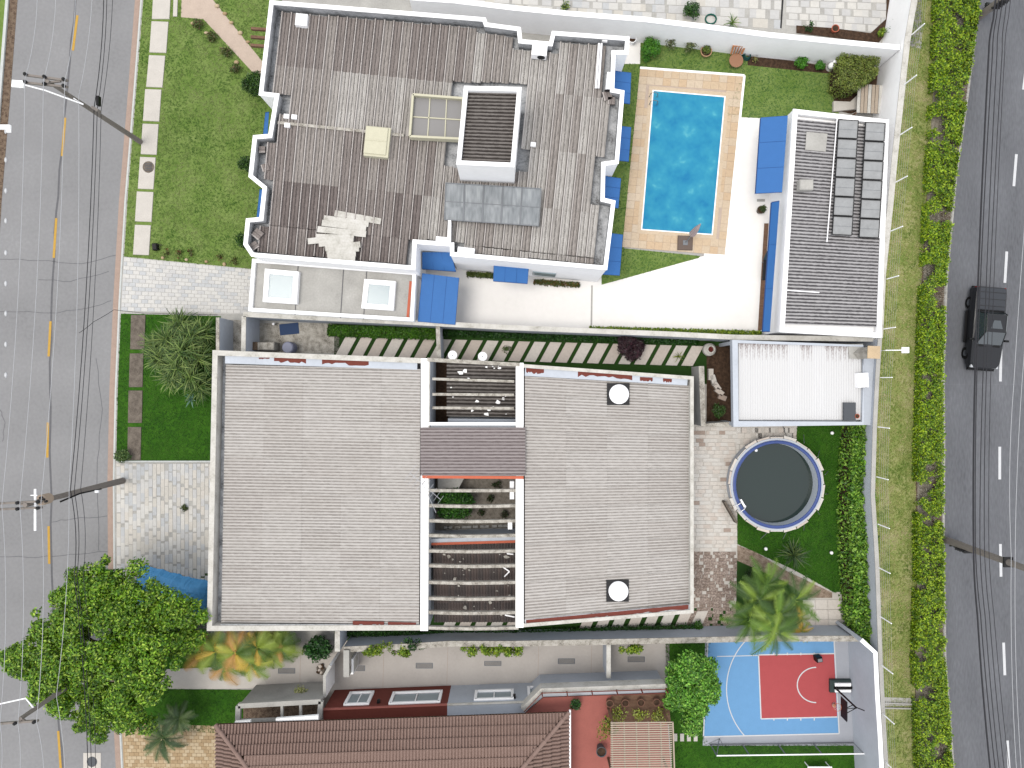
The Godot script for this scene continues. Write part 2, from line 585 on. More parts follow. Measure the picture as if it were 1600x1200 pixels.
	M.metal_roof = mat(tex(58, around(Color(0.7, 0.7, 0.705), 0.06), 0.02, 0.1, 0.5, 256, 1, 4), 0.55)
	M.rust_roof = mat(streaked(59, Color(0.7, 0.7, 0.705), alb(120, 100, 96)), 0.65)
	M.red = mat(tex(60, around(alb(134, 72, 62), 0.2), 0.03, 0.12, 0.5), 0.85, 0.4)
	M.redwall = mat(tex(61, around(alb(140, 74, 64), 0.08), 0.01, 0.06, 0.4), 0.85, 0.2)
	M.redtrim = mat(tex(62, around(alb(226, 124, 96), 0.12), 0.03, 0.1, 0.5), 0.85, 0.4)
	M.blue = mat(tex(63, around(alb(70, 130, 204), 0.06), 0.02, 0.08, 0.4), 0.6, 0.3)
	M.blue_edge = mat(alb(40, 84, 156), 0.6)
	M.clay = []
	for k in 3: M.clay.append(mat(tex(64 + k, [alb(120, 97, 90), alb(152, 127, 118), alb(170, 144, 134), alb(188, 162, 150)], 0.03, 0.16, 0.5, 128), 0.85))
	M.terrace = mat(tex(68, around(alb(190, 116, 106), 0.12), 0.02, 0.14, 0.5), 0.85, 0.25)
	M.wood = mat(tex(69, [alb(112, 84, 68), alb(140, 108, 88), alb(158, 126, 104)], 0.03, 0.12, 0.5, 256, 4, 1), 0.8, 0.6)
	M.slat = mat(tex(70, around(alb(206, 190, 172), 0.12), 0.03, 0.12, 0.5), 0.8, 0.5)
	M.bark = mat(tex(71, [alb(70, 58, 46), alb(104, 90, 74), alb(132, 118, 100)], 0.05, 0.16, 0.5, 128, 1, 2), 0.95, 0.8)
	M.pole = mat(tex(72, around(alb(158, 150, 144), 0.14), 0.03, 0.12, 0.5), 0.9, 0.4)
	M.dark = mat(alb(52, 52, 54), 0.6)
	M.black = mat(Color(0.06, 0.06, 0.065), 0.45)
	M.iron = mat(alb(96, 100, 106), 0.5)
	M.white_metal = mat(Color(0.9, 0.9, 0.91), 0.45)
	M.grey_metal = mat(alb(150, 154, 160), 0.45)
	M.wire_dark = mat(alb(60, 60, 66), 0.6)
	M.wire_light = mat(alb(214, 216, 222), 0.4)
	M.panel = mat(tex(73, around(alb(182, 184, 186), 0.16), 0.01, 0.04, 0.4), 0.6, 0.4, 0.25)
	M.collector = mat(tex(74, [alb(136, 144, 150), alb(168, 174, 180), alb(196, 202, 206)], 0.02, 0.05, 0.4, 256, 1, 4), 0.3, 0.35, 0.5)
	M.pane = mat(alb(160, 158, 158), 0.3, 0.0, 0.5)
	M.pane_blue = mat(alb(172, 190, 198), 0.15, 0.0, 0.5)
	M.cream = mat(tex(75, around(alb(236, 232, 206), 0.06), 0.03, 0.1, 0.4), 0.6, 0.4)
	M.cover = mat(tex(76, [alb(46, 146, 202), alb(54, 158, 206), alb(60, 166, 210), alb(66, 172, 212), alb(74, 180, 216), alb(112, 208, 228)], 0.014, 0.05, 0.15, 512, 1, 1), 0.65, 0.1, 0.2)
	M.stone = []
	for c in [[238, 236, 232], [228, 227, 226], [242, 239, 233], [234, 229, 220], [220, 222, 224], [238, 232, 223]]: M.stone.append(mat(tex(80 + M.stone.size(), around(alb(c[0], c[1], c[2]), 0.1), 0.05, 0.2, 0.5, 64), 0.9, 0.8))
	M.grain = mat(tex(86, [Color(0.9, 0.9, 0.9), Color(0.97, 0.97, 0.97), Color(1, 1, 1)], 0.05, 0.2, 0.5, 128), 0.9, 0.7)
	M.speckle = mat(tex(87, [Color(0.42, 0.39, 0.38), Color(0.62, 0.58, 0.56), Color(0.9, 0.87, 0.85), Color(1, 1, 1)], 0.06, 0.2, 0.6, 256), 0.95, 0.4)
	M.deck = []
	for c in [[250, 227, 198], [248, 221, 188], [252, 231, 205], [247, 217, 182]]: M.deck.append(tint(M.grain, alb(c[0], c[1], c[2])))
	M.court = []
	for c in [[255, 247, 238], [255, 250, 243], [252, 241, 231], [242, 229, 218], [206, 186, 173]]: M.court.append(tint(M.grain, alb(c[0], c[1], c[2])))
	M.court_old = []
	for c in [[230, 216, 206], [238, 225, 216], [216, 202, 192], [244, 232, 224], [226, 213, 204]]: M.court_old.append(tint(M.speckle, alb(c[0], c[1], c[2])))
	M.cobble = []
	for c in [[222, 196, 158], [206, 178, 140], [232, 210, 176]]: M.cobble.append(tint(M.grain, alb(c[0], c[1], c[2])))
	M.leaf = leaf_mat(0.45)
	M.grass = leaf_mat(0.8)

# ---- plants ----------------------------------------------------------------------------------------------------------
func leaf(l: float, w: float) -> ArrayMesh:
	var b := MB.new()
	var s := Vector3(l * 0.45, 0, w * 0.5)
	var k := Vector3(0, l * 0.07, 0)
	b.tri(Vector3.ZERO, s + k, Vector3(l, -l * 0.08, 0))
	b.tri(Vector3.ZERO, Vector3(l, -l * 0.08, 0), Vector3(s.x, 0, -s.z) + k)
	return b.build()

func tuft(l: float) -> ArrayMesh:
	var b := MB.new()
	for i in 6:
		var a := TAU * i / 6.0 + 0.5 * sin(i * 4.0)
		var d := Vector3(cos(a), 0, sin(a))
		var q := Vector3(-d.z, 0, d.x) * l * 0.16
		b.tri(d * l * 0.1 + q, d * l * 0.1 - q, d * l * (0.7 + 0.3 * sin(i * 2.0)) + Vector3(0, l * 0.55, 0))
	return b.build()

func facing(nrm: Vector3, sc: float) -> Basis:
	var r := Vector3(rng.randf() - 0.5, rng.randf() - 0.5, rng.randf() - 0.5)
	var x := r.cross(nrm)
	if x.length() < 0.01: x = Vector3.RIGHT
	x = x.normalized()
	var z := x.cross(nrm).normalized()
	return Basis(x, nrm, z).scaled_local(Vector3.ONE * sc)

func lin(r: float, g: float, b: float) -> Color:   # a plant colour seen as r, g, b, as a linear base colour
	return alb(r, g, b).srgb_to_linear()

func rand_dir() -> Vector3:
	var z := rng.randf_range(-1, 1)
	var a := rng.randf() * TAU
	var r := sqrt(1.0 - z * z)
	return Vector3(r * cos(a), z, r * sin(a))

func tone(pal: Array) -> Color:
	var c: Color = pal[rng.randi() % pal.size()]
	return c * rng.randf_range(0.65, 1.35)

# leaves on the shells of clumps: each clump is [centre, radius]
func leaves(called: String, parent: Node3D, clumps: Array, per_m2: float, mesh: ArrayMesh, pal: Array, lowest := -0.5):
	var xf := []
	var cols := PackedColorArray()
	for c in clumps:
		var shade := rng.randf_range(0.85, 1.15)
		var r: float = c[1]
		for i in int(per_m2 * 4.0 * PI * r * r):
			var d := rand_dir()
			if d.y < lowest: continue
			var nrm := (d + Vector3.UP * 0.5 + rand_dir() * 0.7).normalized()
			xf.append(Transform3D(facing(nrm, rng.randf_range(0.7, 1.3)), c[0] + d * r * rng.randf_range(0.55, 1.08)))
			cols.append(tone(pal) * shade)
	return many(called, mesh, M.leaf, parent, xf, cols)

# a tree whose crown is a set of lobes [centre, radius, number of clumps]
func tree(called: String, label: String, base: Vector3, lobes: Array, cr: float, per_m2: float, lf: ArrayMesh, pal: Array, trunk_r: float, flat := 0.55):
	var t := T(called, label, "tree", base)
	var clumps := []
	var centre := Vector3.ZERO
	for l in lobes: centre += l[0] / lobes.size()
	for l in lobes:
		for i in l[2]:
			var d := rand_dir()
			d.y = absf(d.y) - 0.3
			var k := pow(rng.randf_range(0.05, 1.0), 0.45)
			clumps.append([l[0] + Vector3(d.x, d.y * flat, d.z) * l[1] * k, cr * rng.randf_range(0.55, 1.3)])
	var b := MB.new()
	var fork := base.lerp(centre, 0.55)
	b.tube([base, base.lerp(fork, 0.5) + Vector3(0.08, 0, 0.05), fork], trunk_r, trunk_r * 0.7, 9)
	part("trunk", b, M.bark, t)
	for i in 12:
		b = MB.new()
		var e: Vector3 = clumps[(i * clumps.size()) / 12][0]
		b.tube([fork, fork.lerp(e, 0.5) + Vector3(0, 0.25, 0), e], trunk_r * 0.5, trunk_r * 0.14, 6)
		part("limb", b, M.bark, t)
	leaves("crown", t, clumps, per_m2, lf, pal)
	return t

func shrub(called: String, label: String, base: Vector3, r: float, h: float, pal: Array, lf: ArrayMesh, per_m2 := 260.0, n := 7, category := "shrub", group := ""):
	var t := T(called, label, category, base, group)
	var clumps := []
	var b := MB.new()
	for i in n:
		var a := TAU * i / n + rng.randf()
		var k := sqrt(rng.randf()) * 0.62
		var e := base + Vector3(cos(a) * r * k, h * rng.randf_range(0.55, 0.8), sin(a) * r * k)
		clumps.append([e, minf(r, h * 0.8) * rng.randf_range(0.38, 0.55)])
		b.tube([base, base.lerp(e, 0.6) + Vector3(0, h * 0.1, 0), e], 0.02 + r * 0.02, 0.008, 5)
	part("stem", b, M.bark, t)
	leaves("foliage", t, clumps, per_m2, lf, pal, -0.7)
	return t

# a clipped or grown hedge over a ground outline; noise opens gaps of bare twigs where gaps > 0
func hedge(called: String, label: String, p: PackedVector2Array, h: float, count: int, lf: ArrayMesh, pal: Array, bump := 0.15, gaps := 0.0, body: Material = null):
	var c := Vector2.ZERO
	for q in p: c += q / p.size()
	var t := T(called, label, "hedge", Vector3(c.x, 0, c.y))
	var b := MB.new()
	b.prism(inset(p, 0.12 if gaps <= 0.0 else 0.3), 0.0, maxf(0.03, h * (0.72 if gaps <= 0.0 else 0.04)))
	part("inner_twigs", b, body if body else M.soil, t)
	var nz := FastNoiseLite.new()
	nz.seed = 11
	nz.frequency = 0.42
	var lo := Vector2(1e9, 1e9)
	var hi := -lo
	for q in p:
		lo = lo.min(q)
		hi = hi.max(q)
	var xf := []
	var cols := PackedColorArray()
	var tries := 0
	while xf.size() < count and tries < count * 12:
		tries += 1
		var q := Vector2(rng.randf_range(lo.x, hi.x), rng.randf_range(lo.y, hi.y))
		var y := 0.0
		var nrm := Vector3.UP
		if rng.randf() < 0.74:
			if not Geometry2D.is_point_in_polygon(q, p): continue
			y = h + nz.get_noise_2d(q.x * 3.0, q.y * 3.0) * bump - rng.randf() * rng.randf() * h * 0.45
		else:
			var i := rng.randi() % p.size()
			var w := rng.randf()
			q = p[i].lerp(p[(i + 1) % p.size()], w)
			y = rng.randf() * h
			nrm = Vector3(q.x - c.x, 0.6, 0).normalized()
		if gaps > 0.0 and nz.get_noise_2d(q.x, q.y) + 0.35 * nz.get_noise_2d(q.x * 3.1, q.y * 3.1) > 0.32 - gaps: continue
		nrm = (nrm + rand_dir() * 0.75).normalized()
		xf.append(Transform3D(facing(nrm, rng.randf_range(0.65, 1.3)), Vector3(q.x, y, q.y)))
		cols.append(tone(pal) * (1.0 + 0.3 * nz.get_noise_2d(q.x * 2.0 + 50.0, q.y * 2.0)))
	many("foliage", lf, M.leaf, t, xf, cols)
	return t

func grass(label: String, p: PackedVector2Array, y: float, per_m2: float, l: float, pal: Array, holes := []):
	var lo := Vector2(1e9, 1e9)
	var hi := -lo
	for q in p:
		lo = lo.min(q)
		hi = hi.max(q)
	var xf := []
	var cols := PackedColorArray()
	for i in int((hi.x - lo.x) * (hi.y - lo.y) * per_m2):
		var q := Vector2(rng.randf_range(lo.x, hi.x), rng.randf_range(lo.y, hi.y))
		if not Geometry2D.is_point_in_polygon(q, p): continue
		var out := false
		for hp in holes:
			if Geometry2D.is_point_in_polygon(q, hp): out = true
		if out: continue
		var k := clampf(0.5 + 0.75 * patch.get_noise_2d(q.x, q.y) + 0.5 * patch.get_noise_2d(q.x * 4.0, q.y * 4.0) + rng.randf_range(-0.25, 0.25), 0.0, 0.999) * (pal.size() - 1)
		xf.append(Transform3D(Basis(Vector3.UP, rng.randf() * TAU).scaled_local(Vector3.ONE * rng.randf_range(0.6, 1.3)), Vector3(q.x, y, q.y)))
		cols.append(pal[int(k)].lerp(pal[int(k) + 1], k - int(k)) * rng.randf_range(0.85, 1.15))
	var o := many("grass", tuft(l), M.grass, self, xf, cols)
	stuff(o, label, "grass")

# a feather palm frond along +x, 1 m long, arching down by droop
func frond(droop: float, wide: float, n := 18) -> ArrayMesh:
	var b := MB.new()
	var at := func(s: float) -> Vector3: return Vector3(s * (1.0 - 0.15 * droop * s), 0.35 * s - droop * s * s, 0)
	for i in n:
		var s0 := 0.12 + 0.88 * i / n
		var p: Vector3 = at.call(s0)
		var d: Vector3 = (at.call(s0 + 0.03) - p).normalized()
		var l := wide * (0.35 + 0.9 * sin(PI * clampf(s0 * 0.9 + 0.1, 0, 1)))
		for k in [-1.0, 1.0]:
			var e: Vector3 = p + d * l * 0.75 + Vector3(0, -l * 0.22, k * l)
			b.tri(p - d * 0.018, p + d * 0.022, e)
	for i in 6:
		var p: Vector3 = at.call(i / 6.0)
		var q: Vector3 = at.call((i + 1) / 6.0)
		b.bar(p, q, 0.022 * (1.0 - i / 7.0), 0.015)
	return b.build()

func strap(droop: float, w: float) -> ArrayMesh:   # one long blade along +x, 1 m
	var b := MB.new()
	var prev := Vector3.ZERO
	for i in 4:
		var s := (i + 1) / 4.0
		var p := Vector3(s * (1.0 - 0.2 * droop * s), 0.5 * s - droop * s * s, 0)
		var w0 := w * (1.0 - 0.15 * i) * (1.0 if i else 0.8)
		var w1 := w * (0.85 - 0.15 * i) if i < 3 else 0.0
		var a := prev + Vector3(0, 0.3 * w0, w0)
		var c := prev + Vector3(0, 0.3 * w0, -w0)
		var e := p + Vector3(0, 0.3 * w1, w1)
		var f := p + Vector3(0, 0.3 * w1, -w1)
		b.tri(prev, a, e); b.tri(prev, e, p)
		b.tri(prev, p, f); b.tri(prev, f, c)
		prev = p
	return b.build()

func one_leaf(c: Color) -> StandardMaterial3D:
	var m := mat(c, 0.5, 0.0, 0.4)
	m.cull_mode = BaseMaterial3D.CULL_DISABLED
	m.backlight_enabled = true
	m.backlight = Color(0.2, 0.25, 0.08)
	return m

# a palm: stems (each with its own ring of fronds)
func palm(called: String, label: String, stems: Array, n: int, l: float, mats: Array, meshes: Array, group := ""):
	var base: Vector3 = stems[0][0]
	var t := T(called, label, "palm", base, group)
	for s in stems:
		var b := MB.new()
		var foot: Vector3 = s[0]
		var top: Vector3 = s[1]
		b.tube([foot, foot.lerp(top, 0.5), top], 0.09, 0.06, 7)
		part("stem", b, M.bark, t)
		for i in n:
			var a := TAU * i / n + rng.randf() * 0.5
			var k := l * rng.randf_range(0.75, 1.15)
			var lift := rng.randf_range(-0.1, 0.5)
			var bs := Basis(Vector3.UP, a) * Basis(Vector3(0, 0, 1), lift)
			inst("frond", meshes[rng.randi() % meshes.size()], mats[rng.randi() % mats.size()], t, Transform3D(bs.scaled_local(Vector3.ONE * k), top))
	return t

# heads of strap leaves on short stems
func rosettes(called: String, label: String, base: Vector3, heads: Array, per: int, l: float, mats: Array, meshes: Array, category := "plant", lifts := Vector2(-0.2, 0.9), more := 0, pal := []):
	var t := T(called, label, category, base)
	if more:
		var xf := []
		var cols := PackedColorArray()
		for i in more:
			var hd: Vector3 = heads[rng.randi() % heads.size()]
			var bs := Basis(Vector3.UP, rng.randf() * TAU) * Basis(Vector3(0, 0, 1), rng.randf_range(lifts.x - 0.3, lifts.y))
			xf.append(Transform3D(bs.scaled_local(Vector3.ONE * l * rng.randf_range(0.6, 1.1)), hd + Vector3(rng.randf_range(-0.3, 0.3), rng.randf_range(-0.5, 0.1), rng.randf_range(-0.3, 0.3))))
			cols.append(tone(pal))
		many("inner_blades", meshes[0], M.leaf, t, xf, cols).set_meta("kind", "stuff")
	for hd in heads:
		var b := MB.new()
		b.tube([base + (hd - base) * Vector3(0.4, 0, 0.4), hd], 0.07, 0.05, 6)
		part("stem", b, M.bark, t)
		for i in per:
			var bs := Basis(Vector3.UP, TAU * i / per * 2.618 + rng.randf() * 0.4) * Basis(Vector3(0, 0, 1), rng.randf_range(lifts.x, lifts.y))
			inst("leaf_blade", meshes[rng.randi() % meshes.size()], mats[rng.randi() % mats.size()], t, Transform3D(bs.scaled_local(Vector3.ONE * l * rng.randf_range(0.7, 1.15)), hd))
	return t

# ---- the scene -------------------------------------------------------------------------------------------------------
func _ready():
	rng.seed = 20
	var cam := Camera3D.new()
	cam.name = "camera"
	cam.position = Vector3(0, H, 0)
	cam.rotation_degrees = Vector3(-90, 0, 0)
	cam.fov = rad_to_deg(2.0 * atan(600.0 / F))
	cam.near = 0.5
	cam.far = 1200.0
	add_child(cam)
	var env := Environment.new()
	env.background_mode = Environment.BG_SKY
	var sm := ProceduralSkyMaterial.new()
	sm.sky_top_color = Color(0.9, 0.91, 0.93)
	sm.sky_horizon_color = Color(0.86, 0.87, 0.89)
	sm.ground_horizon_color = Color(0.6, 0.6, 0.6)
	sm.ground_bottom_color = Color(0.4, 0.4, 0.4)
	sm.sky_energy_multiplier = 0.95
	var sky := Sky.new()
	sky.sky_material = sm
	env.sky = sky
	env.tonemap_mode = Environment.TONE_MAPPER_LINEAR
	env.tonemap_exposure = 2.05
	env.sdfgi_enabled = true
	env.ssao_enabled = true
	env.ssil_enabled = true
	var we := WorldEnvironment.new()
	we.name = "world"
	we.environment = env
	add_child(we)
	var sun := DirectionalLight3D.new()
	sun.name = "sun"
	sun.light_energy = 0.42
	sun.light_angular_distance = 28.0
	sun.light_color = Color(1.0, 0.98, 0.95)
	sun.shadow_enabled = true
	add_child(sun)
	sun.look_at_from_position(Vector3.ZERO, Vector3(0.3, -1.0, -0.08), Vector3.UP)
	materials()
	roads()
	lots()
	boundary_walls()
	north_house()
	garage()
	pool_house()
	middle_house()
	tile_house()
	white_shed()
	pool_garden()
	round_pool_garden()
	sports_court()
	street_things()
	small_things()
	planting()
	lawns()

func sheet(called: String, a: Array, y: float, m: Material, h := 0.0) -> MeshInstance3D:
	var b := MB.new()
	b.flat(poly(a, h), y)
	return S(called, b, m)

func line_mark(b: MB, a: Vector3, c: Vector3, w: float):
	var d := (c - a).normalized()
	var q := Vector3(-d.z, 0, d.x) * w * 0.5
	b.quad(a - q, c - q, c + q, a + q)

const WEST := [226, -160, 211, 0, 199, 157, 186, 315, 177, 470, 171, 610, 168, 750, 169, 905, 174, 1060, 181, 1200, 190, 1360]
const EAST := [1543, -160, 1528, 0, 1521, 79, 1509, 170, 1494, 275, 1479, 437, 1474, 584, 1475, 700, 1474, 850, 1477, 1030, 1486, 1147, 1491, 1220, 1500, 1360]
var west_edge: Array

func roads():
	var b := MB.new()
	b.flat(PackedVector2Array([Vector2(-400, -400), Vector2(400, -400), Vector2(400, 400), Vector2(-400, 400)]), -0.3)
	S("ground", b, M.lawn_a)
	# west road
	var w := poly(WEST, ROAD)
	var out := PackedVector2Array()
	for q in w: out.append(q)
	for i in range(w.size() - 1, -1, -1): out.append(w[i] + Vector2(-7.36, 0))
	b = MB.new()
	b.prism(out, -0.28, ROAD)
	S("road", b, M.asphalt_w)
	# concrete gutter, then the kerb step, on the lots' side and across
	var l := PackedVector2Array()
	var r := PackedVector2Array()
	for q in w:
		l.append(q)
		r.append(q + Vector2(0.40, 0))
	b = MB.new()
	b.strip(l, r, -0.28, ROAD + 0.012)
	S("gutter", b, M.gutter)
	var l2 := PackedVector2Array()
	var r2 := PackedVector2Array()
	for q in r:
		l2.append(q)
		r2.append(q + Vector2(0.11, 0))
	b = MB.new()
	b.strip(l2, r2, -0.28, 0.01)
	S("kerb", b, M.kerb)
	west_edge = []
	for q in r2: west_edge.append(q)
	for k in 2:
		l = PackedVector2Array()
		r = PackedVector2Array()
		for q in w:
			l.append(q + Vector2(-7.36 - 0.5 * (1 - k) - (0.68 if k else 0.0), 0))
			r.append(q + Vector2(-7.36 - (0.5 if k else 0.0), 0))
		b = MB.new()
		b.strip(l, r, -0.28, [ROAD + 0.012, 0.01][k])
		S(["gutter", "kerb"][k], b, [M.brown, M.kerb][k])
	l = PackedVector2Array()
	r = PackedVector2Array()
	for q in w:
		l.append(q + Vector2(-30, 0))
		r.append(q + Vector2(-8.04, 0))
	b = MB.new()
	b.strip(l, r, -0.28, 0.0)
	S("verge", b, M.lawn_a)
	# painted yellow dashes and the sealed joint beside them
	var dashes := [121, 24, 114, 79, 102, 184, 97, 244, 88, 341, 84, 403, 79, 502, 76, 557, 75, 660, 74, 715, 76, 822, 77, 881, 81, 984, 84, 1040, 91, 1142, 95, 1202]
	for i in range(0, dashes.size(), 4):
		b = MB.new()
		line_mark(b, P(dashes[i], dashes[i + 1], ROAD) + Vector3(0, 0.008, 0), P(dashes[i + 2], dashes[i + 3], ROAD) + Vector3(0, 0.008, 0), 0.15)
		S("road_marking", b, M.yellow)
	var cracks := [[118, 0, 106, 130, 96, 240, 88, 330, 81, 460, 78, 600, 79, 740, 81, 900, 88, 1080, 98, 1200], [0, 405, 60, 407, 128, 412, 186, 398], [60, 437, 110, 440, 170, 424], [0, 487, 90, 489, 150, 478, 174, 470], [80, 816, 112, 811, 168, 806], [0, 870, 60, 871, 110, 866, 168, 862], [0, 640, 8, 660, 4, 690], [150, 560, 160, 640, 152, 720, 154, 860]]
	for c in cracks:
		b = MB.new()
		var p := pts(c, ROAD)
		for i in p.size() - 1:
			for k in 4:
				var q0: Vector3 = p[i].lerp(p[i + 1], k / 4.0) + Vector3(sin(k * 2.1 + i) * 0.05, 0.004, cos(k * 1.7 + i * 2) * 0.05) * (1.0 if k else 0.0) + Vector3(0, 0.004 * (0 if k else 1), 0)
				var q1: Vector3 = p[i].lerp(p[i + 1], (k + 1) / 4.0) + Vector3(sin((k + 1) * 2.1 + i) * 0.05, 0.004, cos((k + 1) * 1.7 + i * 2) * 0.05) * (1.0 if k < 3 else 0.0) + Vector3(0, 0.004 * (0 if k < 3 else 1), 0)
				line_mark(b, q0, q1, 0.035 if c != cracks[0] else 0.12)
		S("road_joint", b, M.tar)
	# east road
	var e := poly(EAST, ROAD)
	out = PackedVector2Array()
	for q in e: out.append(q)
	for i in range(e.size() - 1, -1, -1): out.append(e[i] + Vector2(10.6, 0))
	b = MB.new()
	b.prism(out, -0.28, ROAD)
	S("road", b, M.asphalt_e)
	l = PackedVector2Array()
	r = PackedVector2Array()
	for q in e:
		l.append(q + Vector2(-0.14, 0))
		r.append(q)
	b = MB.new()
	b.strip(l, r, -0.28, 0.01)
	S("kerb", b, M.concrete)
	l = PackedVector2Array()
	r = PackedVector2Array()
	for q in e:
		l.append(q + Vector2(10.6, 0))
		r.append(q + Vector2(40, 0))
	b = MB.new()
	b.strip(l, r, -0.28, 0.0)
	S("verge", b, M.verge)
	dashes = [1606, 85, 1599, 140, 1588, 241, 1584, 291, 1573, 393, 1570, 442, 1564, 546, 1563, 596, 1562, 698, 1562, 749, 1563, 850, 1564, 901, 1568, 1004, 1570, 1055, 1574, 1157, 1577, 1208]
	for i in range(0, dashes.size(), 4):
		b = MB.new()
		line_mark(b, P(dashes[i], dashes[i + 1], ROAD) + Vector3(0, 0.008, 0), P(dashes[i + 2], dashes[i + 3], ROAD) + Vector3(0, 0.008, 0), 0.17)
		S("road_marking", b, M.mark)
	# the lots stand on one raised terrace between the roads
	out = PackedVector2Array()
	for q in west_edge: out.append(q)
	for i in range(e.size() - 1, -1, -1): out.append(e[i] + Vector2(-0.14, 0))
	b = MB.new()
	b.prism(out, -0.28, -0.012)
	S("terrain", b, M.concrete)

func west_x(py: float) -> float:   # pixel column of the kerb's inner edge at this row
	for i in range(0, WEST.size() - 2, 2):
		if py <= WEST[i + 3]: return lerpf(WEST[i], WEST[i + 2], (py - WEST[i + 1]) / float(WEST[i + 3] - WEST[i + 1])) + 12.8
	return 190.0

var lawn_areas := {}
func lots():
	# north house: front lawn, walk, drive, patio, side lawns
	lawn_areas.north = [[west_x(-60), -60, 440, -60, 440, 425, west_x(401), 401, west_x(300), 300, west_x(200), 200, west_x(100), 100, west_x(0), 0]]
	sheet("lawn", lawn_areas.north[0], 0.0, M.lawn_a)
	sheet("path", [285, -40, 301, -40, 333, 0, 405, 90, 440, 134, 440, 160, 405, 124, 318, 30, 283, 27], 0.01, M.path)
	# walk of large slabs let into the grass
	var walk := Node3D.new()
	walk.name = "sidewalk"
	add_child(walk)
	walk.set_meta("kind", "structure")
	var unit := paving(0.035, 0.01)
	for q in [[240, -20, 268, -20, 265, 30, 238, 30], [237, 33, 263, 34, 260, 83, 233, 82], [233, 86, 258, 87, 254, 137, 228, 136], [227, 139, 253, 140, 249, 190, 224, 189], [223, 193, 248, 194, 245, 242, 220, 241], [219, 245, 243, 246, 240, 296, 215, 295], [214, 299, 240, 300, 237, 347, 211, 346], [211, 351, 236, 352, 233, 399, 208, 398], [272, -20, 279, -20, 277, 26, 271, 26]]:
		field(walk, "slab", pts(q, 0.02), 1, 1, unit, [M.slab])
	for q in [[205, 492, 227, 492, 226, 546, 203, 546], [203, 552, 225, 552, 223, 605, 202, 605], [201, 610, 223, 610, 222, 661, 200, 661], [200, 667, 221, 667, 220, 719, 199, 719]]:
		field(walk, "slab", pts(q, 0.02), 1, 1, unit, [M.slab_dark])
	# drives
	var d := Node3D.new()
	d.name = "driveway"
	add_child(d)
	d.set_meta("kind", "structure")
	var small := paving(0.012, 0.025)
	var b := MB.new()
	b.flat(poly([west_x(402), 401, 400, 421, 398, 492, west_x(486), 486]), 0.004)
	part("bedding", b, M.driveway, d)
	field(d, "paver", pts([west_x(402), 402, 398, 422, 396, 490, west_x(486), 486], 0.01), 20, 13, small, [M.stone[0], M.stone[1], M.stone[4], M.stone[0], M.stone[0]], {"gap": 0.012, "stagger": 0.5, "jitter": 0.004})
	d = Node3D.new()
	d.name = "driveway"
	add_child(d)
	d.name = "driveway_001"
	d.set_meta("kind", "structure")
	b = MB.new()
	b.flat(poly([182, 721, 345, 721, 345, 1000, 184, 1000]), 0.004)
	part("bedding", b, M.concrete, d)
	# stones laid in columns that run down the drive
	field(d, "paver", pts([345, 724, 345, 960, 183, 960, 182, 724], 0.01), 17, 26, small, M.stone, {"gap": 0.014, "stagger": 0.5, "rough": 0.6, "jitter": 0.006})
	# middle house front lawn
	lawn_areas.mid = [[west_x(490), 490, 345, 494, 345, 720, west_x(720), 720, west_x(605), 605]]
	sheet("lawn", lawn_areas.mid[0], 0.0, M.lawn_b)
	b = MB.new()
	b.bar(P(183, 721, 0.05), P(332, 721, 0.05), 0.1, 0.12)
	S("kerb", b, M.kerb)
	# patio and side lawns of the north house
	sheet("patio", [646, 416, 960, 430, 1100, 400, 1150, 170, 1245, 170, 1245, 530, 640, 512], 0.0, M.patio)
	sheet("patio", [970, 60, 1003, 62, 1000, 130, 970, 125], 0.0, M.patio)
	lawn_areas.pool = [[1001, 60, 1312, 108, 1310, 190, 1130, 182, 1162, 116, 1000, 104], [940, 100, 1002, 100, 975, 388, 1094, 400, 1092, 403, 940, 445]]
	for a in lawn_areas.pool: sheet("lawn", a, 0.008, M.lawn_a)
	sheet("flower_bed", [1168, 84, 1320, 108, 1330, 100, 1390, 110, 1388, 150, 1330, 178, 1303, 172, 1302, 150, 1306, 116, 1262, 112, 1168, 102], 0.012, M.soil)
	b = MB.new()
	b.bar(P(925, 446, 0.006), P(924, 508, 0.006), 0.1, 0.012)
	S("drain_channel", b, M.concrete)
	# drain in the floor beside the pool house
	# middle house: side passage, east yard
	sheet("passage", [376, 505, 530, 505, 530, 552, 376, 552], 0.0, M.weathered)
	sheet("passage", [338, 500, 376, 500, 376, 552, 338, 552], 0.0, M.weathered)
	sheet("flower_bed", [522, 505, 1146, 520, 1146, 600, 1080, 600, 820, 590, 522, 566], 0.0, M.turf)
	var st := Node3D.new()
	st.name = "stepping_path"
	add_child(st)
	st.set_meta("kind", "structure")
	var k := 0
	var x := 526.0
	while x < 1085.0:
		var y0 := 526.0 + (x - 526.0) * 0.026
		field(st, "slab", pts([x + 14, y0, x + 31, y0 + 0.5, x + 15, y0 + 32, x - 4, y0 + 31], 0.02), 1, 1, unit, [[M.court[0], M.court[2], M.court[3]][k % 3]])
		x += 24.6
		k += 1
	x = 905.0
	while x < 1085.0:
		field(st, "slab", pts([x + 12, 955, x + 29, 954, x + 17, 982, x - 1, 983], 0.02), 1, 1, unit, [M.court[k % 3]])
		x += 24.6
		k += 1
	x = 690.0
	while x < 800.0:
		field(st, "slab", pts([x + 12, 958, x + 29, 958, x + 17, 984, x - 1, 984], 0.02), 1, 1, unit, [M.court[k % 3]])
		x += 24.6
		k += 1
	sheet("flower_bed", [522, 950, 1190, 950, 1190, 1008, 522, 1008], 0.0, M.turf)
	# tile house: passage, lawn, cobbles
	sheet("passage", [400, 1004, 1046, 990, 1046, 1100, 400, 1100], 0.004, M.tilefloor)
	b = MB.new()
